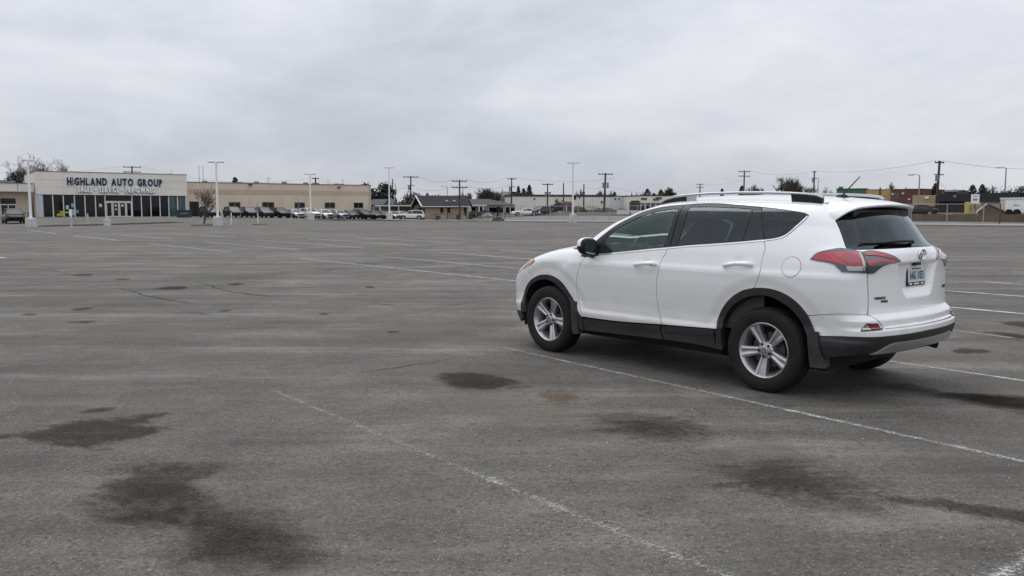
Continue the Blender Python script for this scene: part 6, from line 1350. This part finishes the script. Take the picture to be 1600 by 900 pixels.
mb = MB(); mb.prism([(rh.u(600), zE), (rh.u(606.5), zR-.1), (rh.u(613), zE)], 'y', -.8, 3); mb.build('gable_roof', bpy.data.materials['slate_roof'], rh.root); 
q = rh.u(589); w_ = rh.box('window', M_TRIMW, q-.6, q+.6, -.05, .02, zE-1.7, zE-.4); mb = MB(); mb.box(q-.5, q+.5, -.08, -.045, zE-1.6, zE-.5); mb.build('window_pane', M_PANE2, w_)
cp = Fac('carport', 'flat white-edged carport behind the last parked cars', 'carport', 586, 160, 652, 160, base=.12)
zc = cp.h(322.3, 0); cp.box('roof', M_TRIMW, 0, cp.U, -.2, 5, zc, zc+.22)
for px in (594, 623, 650): q = cp.u(px); cp.box('post', M_TRIMW, q-.08, q+.08, -.1, .08, -.5, zc-.001)
cp.box('back_wall', M_HGRY, .4, cp.U-.2, 4.4, 4.6, -.5, zc-.001)
# metal tank-like box on the skyline
mt = Fac('metal_silo', 'pale ribbed metal box standing behind the grey house', 'silo', 782, 195, 798.5, 195, base=.8)
zt = mt.h(300.5, 0)
for k in range(6): mt.box('ribbed_panel', mat('galvanised', (.42, .45, .50), .5, metal=.2) if k == 0 else bpy.data.materials['galvanised'], mt.U*k/6+.02, mt.U*(k+1)/6-.02, 0, 2.5, -.5, zt)
mt.box('frame', M_POLE_G, -.04, mt.U+.04, .1, 2.4, zt, zt+.12); mb = MB(); mb.tube([(.5, 1, zt+.1), (.5, 1, zt+.7)], .12, 6); mb.build('vent', M_POLE_G, mt.root)
# warehouse
M_WARE = mat('white_block_wall', (.70, .68, .62), .9, var=.06, vscale=.25); M_WARE2 = mat('bluish_block_wall', (.58, .605, .63), .9, var=.06, vscale=.25); M_DKROOF = mat('dark_flashing', (.040, .040, .042), .8)
wh = Fac('warehouse', 'long white warehouse with a dark roof edge beyond the fence', 'building', 802, 186, 1003, 193, base=1.2)
zt = wh.h(307, 0); WU = wh.U
for a, b, m_ in ((802, 853, M_WARE), (853, 891, M_WARE), (891, 926, M_WARE), (926, 954, M_WARE), (954, 1003, M_WARE2)):
    wh.box('wall_panel', m_, wh.u(a)+.02, wh.u(b)-.02, 0, 20, -2, zt-.02)
wh.box('roof_edge', M_DKROOF, -.1, wh.u(960), -.12, 20.1, zt, zt+.42); wh.box('roof_edge', M_POLE_G, wh.u(960)+.02, WU, -.1, 20.1, zt, zt+.25)
mb = MB(); a, b = wh.u(803), wh.u(852); mb.prism([(a, zt+.42), (a+2, zt+1.1), (b-6, zt+1.2), (b, zt+.42)], 'y', 6, 14); mb.build('roof_hump', M_DKROOF, wh.root)
for px, py, w_, h_ in ((835, 311, .35, .3), (961, 311, .4, .3), (967, 311, .3, .3), (897.5, 309.5, .7, .7), (940, 316, .35, .5), (905, 309, .2, .4)):
    q = wh.u(px); z = wh.h(py, q); wh.box('wall_fitting', M_SHADE, q-w_/2, q+w_/2, -.12, .02, z-h_/2, z+h_/2)
mb = MB(); rnd = random.Random(5)
for k in range(16): q = wh.u(978+k*1.02); z = wh.h(313.2+.25*rnd.uniform(-1, 1), q); mb.box(q-.05, q+.07, -.06, .02, z-.22*rnd.uniform(.4, 1), z+.25*rnd.uniform(.4, 1))
mb.build('wall_lettering', M_SHADE, wh.root)
w2 = Fac('office_block', 'lower cream building with a canopy right of the warehouse partly hidden by the car', 'building', 1000, 182, 1080, 185, base=1.25)
zt = w2.h(306.5, 0)
w2.box('wall', M_WARE, 0, w2.U, 0, 14, -2, zt); w2.box('roof_edge', M_DKROOF, -.1, w2.U+.1, -.1, 14.1, zt, zt+.2); w2.box('canopy', M_POLE_G, .2, w2.U-1, -2.4, -.02, w2.h(318.5, 0), w2.h(317, 0))
for px in (1003.5, 1012, 1020, 1028, 1040): q = w2.u(px); w2.box('window', M_PANE, q-.55, q+.55, -.06, .02, .2, w2.h(320.5, 0))
for px in (1000.8, 1008, 1016, 1024): q = w2.u(px, -2.2); w2.box('canopy_post', M_TRIMW, q-.1, q+.1, -2.35, -2.15, -1, w2.h(318.6, 0))
for px, py in ((1006, 311), (1029, 310), (1024.5, 312)): q = w2.u(px); z = w2.h(py, q); w2.box('wall_sign', mat('olive_sign', (.10, .105, .05), .8) if px == 1006 else bpy.data.materials['olive_sign'], q-.7, q+.7, -.08, .02, z-.25, z+.25)
# red-roofed booth
bo = Fac('booth', 'small booth with a red roof and red posts near the lamp post', 'booth', 880, 150, 893, 150, base=.75)
zt = bo.h(315, 0); bo.box('base_wall', M_HBEI, 0, bo.U, 0, 1.6, -.8, bo.h(330, 0)); bo.box('window_pane', M_PANE2, .1, bo.U-.1, .1, 1.5, bo.h(330, 0), bo.h(319.5, 0))
M_REDP = mat('red_paint', (.10, .022, .026), .6)
mb = MB(); za, zb = bo.h(319.5, 0), zt; mb.add([(-.25, -.25, za), (bo.U+.25, -.25, za), (bo.U+.25, 1.85, za), (-.25, 1.85, za), (0, .2, zb), (bo.U, .2, zb), (bo.U, 1.4, zb), (0, 1.4, zb)], [(0, 1, 5, 4), (1, 2, 6, 5), (2, 3, 7, 6), (3, 0, 4, 7), (4, 5, 6, 7), (3, 2, 1, 0)]); mb.build('roof', M_REDP, bo.root)
for px in (880.3, 885, 889, 892.7): q = bo.u(px); bo.box('post', M_REDP if px != 885 else M_TRIMW, q-.08, q+.08, -.04, .08, bo.h(330, 0)+.001, za-.001)
# yard things: pallets of stone, white container, booth-like tank
def heap(px, D, w_, h_, label, m, seed, name='gravel_heap', cat='heap'):
    rnd = random.Random(seed); x = wx(px, D); mb = MB(); n = 14; V = [(0, 0, h_)]
    for r, zz in ((.45, .72), (.8, .35), (1.0, -.3)):
        for k in range(n): a = 2*math.pi*k/n; q = r*rnd.uniform(.85, 1.15); V.append((w_*q*math.cos(a), w_*.7*q*math.sin(a), h_*zz*rnd.uniform(.8, 1.15)))
    Fq = [(0, 1+k, 1+(k+1) % n) for k in range(n)]+[(1+j*n+k, 1+(j+1)*n+k, 1+(j+1)*n+(k+1) % n, 1+j*n+(k+1) % n) for j in range(2) for k in range(n)]
    mb.add(V, Fq); o = mb.build(name, m); o.location = (x, D, gz(x, D)); tag(o, label, cat, 'heaps and piles in the fenced yard'); return o
M_HEAPG = mat('dark_gravel', (.060, .056, .050), .95, var=.4, vscale=2); M_HEAPT = mat('pale_stone', (.26, .235, .20), .95, var=.3, vscale=2); M_HEDGE = mat('dry_hedge', (.045, .042, .028), .95, var=.5, vscale=2)
heap(903, 172, 2.6, 1.3, 'dark mound right of the red booth', M_HEDGE, 1); heap(920.5, 174, 1.8, 1.5, 'pale brown stone pile before the warehouse', M_HEAPT, 2); heap(930, 176, 1.8, 1.4, 'second pale stone pile left of the big pole', M_HEAPT, 3); heap(937, 170, 2.6, .9, 'low dark heap left of the big utility pole', M_HEAPG, 8); heap(949, 172, 2.2, 1.0, 'dark heap right of the big pole', M_HEAPG, 4); heap(970, 170, 2.4, .8, 'low dark heap left of the white container', M_HEAPG, 5); heap(862, 166, 1.6, 1.5, 'dark pile below the spindly bare tree', M_HEDGE, 6); heap(763, 158, 1.6, .9, 'grey pile before the grey house', M_HEAPT, 7)
wc = Fac('white_container', 'low white container in the yard just left of the car windshield', 'container', 965.5, 138, 983.5, 138, base=.25)
wc.box('body', M_TRIMW, 0, wc.U, 0, 1.6, 0, wc.h(328.3, 0), None, .03); wc.box('lid', M_TRIMW, -.03, wc.U+.03, -.04, 1.64, wc.h(328.3, 0)+.002, wc.h(327.6, 0)); wc.box('second_bin', M_TRIMW, wc.U+.25, wc.U+2.2, .1, 1.5, 0, wc.h(329, 0))
mb = MB(); x = wx(992, 150); tk = empty('storage_tank', (x, 150, gz(x, 150)), 0, 'dark weathered upright tank before the office block', 'tank'); mb.box(-.95, .95, -.6, .6, .4, 1.9, .12); mb.box(-.7, .75, -.4, .4, 1.9, 2.15, .08); mb.build('body', M_HEAPG, tk, 40); mb = MB(); mb.box(-.95, .95, -.62, .62, 0, .38); mb.build('stand', M_POLE_G, tk)
# chain-link fence along the street
def on_fence(px, d=14.0):
    k = (px-800)/FOC/1.0043; Y = 120.
    for _ in range(60): Y = .5*Y+.5*(float(Bd(k*Y))+d)
    return k*Y, Y
M_GALV = mat('galvanised_post', (.33, .335, .34), .5, metal=.3)
def fence(name, label, pxs, h, d, dark=(), mesh=True, bottom=0):
    P = [on_fence(p, d) for p in pxs]; t = empty(name, (P[0][0], P[0][1], gz(*P[0])), 0, label, 'fence', 'chain-link fences'); o0 = Vector((P[0][0], P[0][1], gz(*P[0])))
    top = []
    for i, (x, y) in enumerate(P):
        p = Vector((x, y, gz(x, y)))-o0; mb = MB(); mb.tube([p+Vector((0, 0, -.3)), p+Vector((0, 0, h))], .045, 6); mb.build('post', M_GALV if i not in dark else M_WOOD, t); top.append(p)
    for a, b in zip(top[:-1], top[1:]):
        mb = MB(); mb.tube([a+Vector((0, 0, h-.04)), b+Vector((0, 0, h-.04))], .03, 5); mb.build('rail', M_GALV, t)
    if mesh:
        mb = MB()
        for a, b in zip(top[:-1], top[1:]):
            L = (b-a).length; n = max(4, int(L/.32)); dv = (b-a)
            for k in range(-int(n*h/L)-1, n+1):
                for s in (1, -1):
                    u0 = k/n; u1 = u0+h/L
                    if s < 0: u0, u1 = u1, u0
                    z0, z1 = .05, h-.06; q0, q1 = u0, u1
                    lo, hi = sorted((q0, q1)); 
                    if hi <= 0 or lo >= 1: continue
                    def cl(u, ua, ub, za, zb): return za+(zb-za)*(u-ua)/(ub-ua)
                    c0, c1 = min(max(q0, 0), 1), min(max(q1, 0), 1); w0, w1 = cl(c0, q0, q1, z0, z1), cl(c1, q0, q1, z0, z1)
                    A_ = a+dv*c0+Vector((0, 0, w0)); B_ = a+dv*c1+Vector((0, 0, w1)); e = .0035
                    mb.add([A_+Vector((0, 0, -e)), A_+Vector((0, 0, e)), B_+Vector((0, 0, e)), B_+Vector((0, 0, -e))], [(0, 1, 2, 3)])
        m_ = mb.build('chain_link', M_GALV, t); m_['kind'] = 'stuff'
fence('chain_link_fence', 'tall chain-link fence along the street before the white warehouse', [787, 814, 835.5, 859.5, 881, 903.5, 925.5, 952.5, 996, 1045, 1100, 1160, 1230, 1310, 1367, 1424, 1480, 1537, 1563], 2.35, 13.5, (18,))
# low fence before the tan house
lf = empty('low_fence', (0, 0, 0), 0, 'low weathered wood and wire fence before the tan house', 'fence'); Y = 140
for px in range(672, 800, 9):
    x = wx(px, Y); z = gz(x, Y); mb = MB(); mb.tube([(x, Y, z-.2), (x, Y, z+1.15+.1*math.sin(px))], .055, 5); mb.build('post', M_WOOD if px % 2 else M_POLE_G, lf)
for zz in (.35, .95):
    mb = MB(); mb.tube([(wx(px, Y), Y, gz(wx(px, Y), Y)+zz) for px in range(672, 800, 9)], .035, 4, False); mb.build('rail', M_WOOD, lf)
for k, px in enumerate((684, 693, 716, 725, 735)):
    x = wx(px, Y-.3); mb = MB(); mb.box(x-.35, x+.35, Y-.4, Y-.3, gz(x, Y)+.05, gz(x, Y)+.75+.1*(k % 3)); mb.build('board', M_HBEI if k % 2 else M_WOOD, lf)
for px, D, w_, h_, lab, sd in ((700, 136, 2.8, .25, 'dry weeds along the low fence left of the pole', 11), (745, 133, 3.0, .28, 'dry weeds along the low fence before the black sedans', 12), (778, 128, 1.2, .75, 'dark rubbish pile at the corner of the fence', 13)):
    heap(px, D, w_, h_, lab, mat('dry_weeds', (.105, .088, .06), .95, var=.4, vscale=2) if sd == 11 else (M_HEDGE if sd == 13 else bpy.data.materials['dry_weeds']), sd, 'weed_patch' if sd < 13 else 'rubbish_pile', 'weeds' if sd < 13 else 'pile')
# right-hand side of the street
M_GREEN = mat('green_metal', (.055, .14, .085), .6, var=.1); M_YELW = mat('yellow_wall', (.46, .335, .13), .85, var=.08, vscale=.5); M_BRICK = mat('brick_wall', (.135, .055, .042), .9, var=.18, vscale=2.5); M_BRICKO = mat('orange_brick', (.26, .105, .055), .9, var=.2, vscale=3); M_BLKW = mat('black_metal_siding', (.016, .017, .021), .6, var=.25, vscale=1, stretch=(8, 1, .3))
M_TANW = mat('tan_block', (.44, .345, .20), .9, var=.07, vscale=.6)
gr_ = Fac('green_building', 'green metal-roofed building just above the rear of the car roof', 'building', 1306, 201, 1352.5, 198, base=1.2); gr_.box('wall', M_GREEN, 0, gr_.U, 0, 12, -1, gr_.h(296, 0)); gr_.box('roof', M_GREEN, -.2, gr_.U+.1, -.2, 12.2, gr_.h(296, 0)+.003, gr_.h(295, 0)); q = gr_.u(1311); gr_.box('roof_unit', M_GREEN, q-.5, q+.5, 2, 3, gr_.h(295, 0), gr_.h(291.8, 0))
yw = Fac('yellow_building', 'mustard yellow flat-roofed building between the green and the brick one', 'building', 1353, 174, 1393.5, 171.5, base=1.1); zt = yw.h(297.3, 0); yw.box('wall', M_YELW, 0, yw.U, 0, 12, -1.5, zt); yw.box('parapet_cap', M_TANP, -.05, yw.U+.05, -.06, 12.05, zt+.002, zt+.15); q = yw.u(1374); yw.box('downpipe', M_BRICK, q-.15, q+.15, -.14, .02, -.5, zt+.5); q = yw.u(1380); yw.box('door', M_SHADE, q-.3, q+.3, -.04, .02, -1, yw.h(307, 0))
br = Fac('brick_building', 'dark red brick building with a flat roof behind the slim street lamp', 'building', 1391, 171, 1441, 166.5, base=1.1); zt = br.h(297, 0); br.box('wall', M_BRICK, 0, br.U, 0, 12, -1.5, zt); br.box('parapet_cap', M_DKROOF, -.05, br.U+.05, -.06, 12.05, zt+.002, zt+.14)
for px, py in ((1410, 302.5), (1394, 303.5), (1420, 311.5)): q = br.u(px); z = br.h(py, q); br.box('wall_lamp', M_PAPER, q-.2, q+.2, -.2, .02, z-.18, z+.18)
q = br.u(1399); w_ = br.box('window', M_CAP, q-.55, q+.55, -.05, .02, br.h(311, q), br.h(303, q)); mb = MB(); mb.box(q-.45, q+.45, -.08, -.045, br.h(310.5, q), br.h(303.5, q)); mb.build('window_pane', M_PANE2, w_)
hl_ = Fac('roof_ridge', 'long dark roof on the rise behind the tan block building', 'building', 1436, 191, 1494, 185, base=1.3); hl_.box('wall', M_HEAPG, 0, hl_.U, 0, 8, -1, hl_.h(301, 0)); mb = MB(); mb.prism([(-.3, hl_.h(301, 0)), (4, hl_.h(297.5, 0)), (8.3, hl_.h(301, 0))], 'x', 0, hl_.U); mb.build('roof', M_DKROOF, hl_.root)
tn = Fac('tan_block_building', 'tan block building with an orange brick base left of the black one', 'building', 1425, 122, 1466, 120, base=1.15); zt = tn.h(307, 0); zb = tn.h(322.5, 0); tn.box('wall', M_TANW, 0, tn.U, 0, 8, zb+.001, zt); tn.box('brick_base', M_BRICKO, 1.9, tn.U-.02, -.04, 8, -1.5, zb); tn.box('brick_base', M_TANW, 0, 1.89, 0, 8, -1.5, zb); tn.box('parapet_cap', M_TRIMW, -.05, tn.U+.05, -.06, 8.05, zt+.002, zt+.10)
q = tn.u(1447.5); mb = MB(); mb.box(q-.25, q+.25, -.22, -.02, zt-.38, zt-.12, .04); mb.build('wall_lamp', M_LETW, tn.root)
for px in (1448, 1457.5): q = tn.u(px); tn.box('window', M_SHADE, q-.35, q+.35, -.08, -.042, zb-.35, zb-.05)
bb = Fac('black_building', 'long black metal building with a heavy dark roof band on the right', 'building', 1466, 115, 1588, 110.4, base=1.25); BU = bb.U; ue = bb.u(1512)
zr = bb.h(303.8, 0); zs = bb.h(315.2, 0); z2 = bb.h(300, BU)
n = 11
for k in range(n): bb.box('siding_panel', M_BLKW, ue*k/n+.012, ue*(k+1)/n-.012, 0, 10, -1.5, zs)
mb = MB(); um = bb.u(1482); mb.prism([(-.15, zs), (BU+.2, zs), (BU+.25, z2-.5), (BU+.1, z2), (um+6, z2-.12), (um, zr), (0, zr-.1)], 'y', -.7, 10.2); mb.build('roof_band', M_BLKW, bb.root)
bb.box('white_wall', M_TRIMW, bb.u(1530), bb.u(1563.5), .5, 10, -1.5, zs-.01); bb.box('dark_wall', M_BLKW, ue+.02, bb.u(1530)-.02, .8, 10, -1.5, zs-.01); q = bb.u(1535); bb.box('shutter', M_POLE_G, q, bb.u(1561), .42, .49, bb.h(324, q), bb.h(317.5, q))
bb.box('corner_post', M_TAN2, bb.u(1563.5), bb.u(1568), .2, 10, -1.5, zs-.012); q = bb.u(1491); mb = MB(); mb.lathe([(0, 0), (0, .22), (-.05, .22)], 14, 'y', c=(q, -.71, bb.h(306.8, q))); mb.build('round_emblem', M_POLE_G, bb.root)
# kiosk with a painted yellow front, sign on top
ks = Fac('yellow_kiosk', 'yellow painted kiosk with brown murals under the white sign', 'kiosk', 1512, 106, 1531, 106, base=1.05); zt = ks.h(315.5, 0); ks.box('wall', mat('kiosk_yellow', (.52, .42, .07), .8, col2=(.40, .36, .12), vscale=2.5), 0, ks.U, 0, .8, -.5, zt)
M_MUR = mat('mural_brown', (.20, .085, .035), .8)
for a, b, c, d in ((1516, 1519.5, 320, 329), (1521.5, 1524, 318, 332), (1525.5, 1529, 321, 330)): ks.box('mural', M_MUR, ks.u(a), ks.u(b), -.03, .02, ks.h(d, 0), ks.h(c, 0))
ks.box('doorway', M_PAPER, ks.u(1520), ks.u(1522), -.04, -.031, ks.h(333, 0), ks.h(327, 0))
sg = Fac('sign_board', 'white square sign board with faint grey lettering above the kiosk', 'sign', 1517, 104, 1529.5, 104, base=1.05); z0, z1 = sg.h(318, 0), sg.h(304, 0); sg.box('panel', M_LETW, 0, sg.U, 0, .12, z0, z1, None, .02)
for k, (a, b) in enumerate(((.12, .88), (.2, .8))): sg.box('lettering', M_POLE_G, sg.U*a, sg.U*b, -.012, -.002, z1-.22-.02*k-k*.04, z1-.18-k*.06)
for a, ch in ((.3, 'W'), (.62, 'A')): pass
for k, x0 in enumerate((.22, .36, .50, .66)): sg.box('lettering', bpy.data.materials['sign_blue'], sg.U*x0, sg.U*(x0+.09), -.012, -.002, z0+.32+.05*(k % 2), z0+.62-.04*(k % 2))
for a in (.15, .85): sg.box('post', M_GALV, sg.U*a-.05, sg.U*a+.05, .02, .11, -.8, z0-.001)
# little brown gabled shed, trailer, earth-coloured low wall, stakes
sd_ = Fac('brown_shed', 'small brown shed with a pale-edged gable before the black building', 'shed', 1528, 100, 1563, 98, base=.80); zg = sd_.h(319.5, 0); ze = sd_.h(328.5, 0); M_BRW = mat('brown_boards', (.125, .085, .060), .9, var=.2, vscale=2, stretch=(6, 1, 1))
mb = MB(); mb.prism([(0, -1), (sd_.U, -1), (sd_.U, ze), (sd_.U*.42, zg), (0, ze-.15)], 'y', 0, 3); mb.build('wall', M_BRW, sd_.root); mb = MB(); mb.tube([(-.15, -.05, ze-.25), (sd_.U*.42, -.05, zg+.08)], .09, 5); mb.build('barge_board', M_TRIMW, sd_.root); mb = MB(); mb.tube([(sd_.U*.42, -.05, zg+.08), (sd_.U+.15, -.05, ze-.05)], .08, 5); mb.build('barge_board', M_SHADE, sd_.root)
tr = Fac('box_trailer', 'long white box trailer with two dark wheels at the right edge', 'trailer', 1570, 98.5, 1650, 94, base=.95); z1 = tr.h(309, 0); z0 = tr.h(332, 0); tr.box('front_panel', M_TAN, -.55, .0, 0, 2.5, z0, z1-.1, None); n = 5
for k in range(n): tr.box('side_panel', M_LETW, tr.U*k/n+.01, tr.U*(k+1)/n-.01, 0, 2.5, z0, z1-.25)
tr.box('roof_edge', M_TRIMW, -.6, tr.U, -.05, 2.55, z1-.245, z1); q = tr.u(1588); tr.box('lettering', M_POLE_G, q-.4, q+.3, -.012, .005, tr.h(321.5, q), tr.h(320, q)); tr.box('stripe', M_TRIMB, .1, tr.U, -.012, .004, tr.h(328, 0)-.02, tr.h(328, 0)+.03)
for px in (1577, 1589.5): q = tr.u(px); mb = MB(); mb.lathe([(-.12, 0), (-.12, .4), (.12, .42), (.14, .3), (.14, 0)], 18, 'y'); o = mb.build('wheel', M_RUB, tr.root, 40); o.location = (q, -.06, z0-.02)
lw = empty('low_wall', (0, 0, 0), 0, 'long low brown earth-coloured wall behind the right-hand fence', 'wall'); M_LW = mat('brown_wall', (.135, .098, .072), .95, var=.25, vscale=.6, bump=.3, bscale=3)
pxs = list(range(1395, 1650, 16))
for i, (a, b) in enumerate(zip(pxs[:-1], pxs[1:])):
    D0 = 103-(a-1395)*.045; D1 = 103-(b-1395)*.045; xa, xb = wx(a, D0), wx(b, D1); za = min(gz(xa, D0), gz(xb, D1)); zt = wz(334.5, D0)+.05*math.sin(i*2.1)
    v = Vector((xb-xa, D1-D0)).normalized(); nn = Vector((-v.y, v.x))*.35; mb = MB(); P = [(xa+v.x*.01, D0+v.y*.01), (xb-v.x*.01, D1-v.y*.01), (xb+nn.x, D1+nn.y), (xa+nn.x, D0+nn.y)]; mb.prism(P, 'z', za-.6, zt); mb.build('wall_section', M_LW, lw)
for px, ln, lab in ((1453.5, .22, 'leaning white stake left by the low wall'), (1487, .3, 'leaning white stake in the middle by the low wall'), (1517, -.02, 'upright white stake below the yellow kiosk')):
    D = 102-(px-1453)*.04; x = wx(px, D); mb = MB(); mb.tube([(0, 0, -.2), (ln*.8, 0, wz(338, D)-wz(345.5, D))], .07, 6); o = mb.build('white_stake', M_LETW); o.location = (x, D, wz(345.5, D)); tag(o, lab, 'stake', 'white stakes by the low wall')
x = wx(1432, 108); vehicle('sedan', M_CARBLK, 'parked_car', 'black car parked behind the spoiler of the white SUV beyond the fence', x, 108, R_(170), 'cars beyond the chain-link fence')
# far wooded skyline, one mass
sk = MB(); rnd = random.Random(77)
for i in range(900):
    px = rnd.uniform(-120, 1720); D = rnd.uniform(330, 420); x = wx(px, D); z = 1.2; h = rnd.uniform(3.5, 7.5)*(1+.35*math.sin(px*.02)); w_ = rnd.uniform(2, 5)
    for k in range(6):
        a = rnd.uniform(-w_, w_); hh = h*(1-abs(a)/w_*.5)*rnd.uniform(.7, 1.05); s = rnd.uniform(.5, 1.4); b = len(sk.v); sk.v += [(x+a-s, D, z-1), (x+a+s, D+.3, z-1), (x+a+s*.5, D, z+hh*.8), (x+a, D, z+hh), (x+a-s*.6, D, z+hh*.75)]; sk.f.append((b, b+1, b+2, b+3, b+4)); sk.m.append(0)
wd = sk.build('distant_wood', mat('distant_trees', (.085, .080, .078), 1, var=.3, vscale=.05)); tag(wd, 'thin grey line of far bare woods along the horizon', None, None, 'stuff')
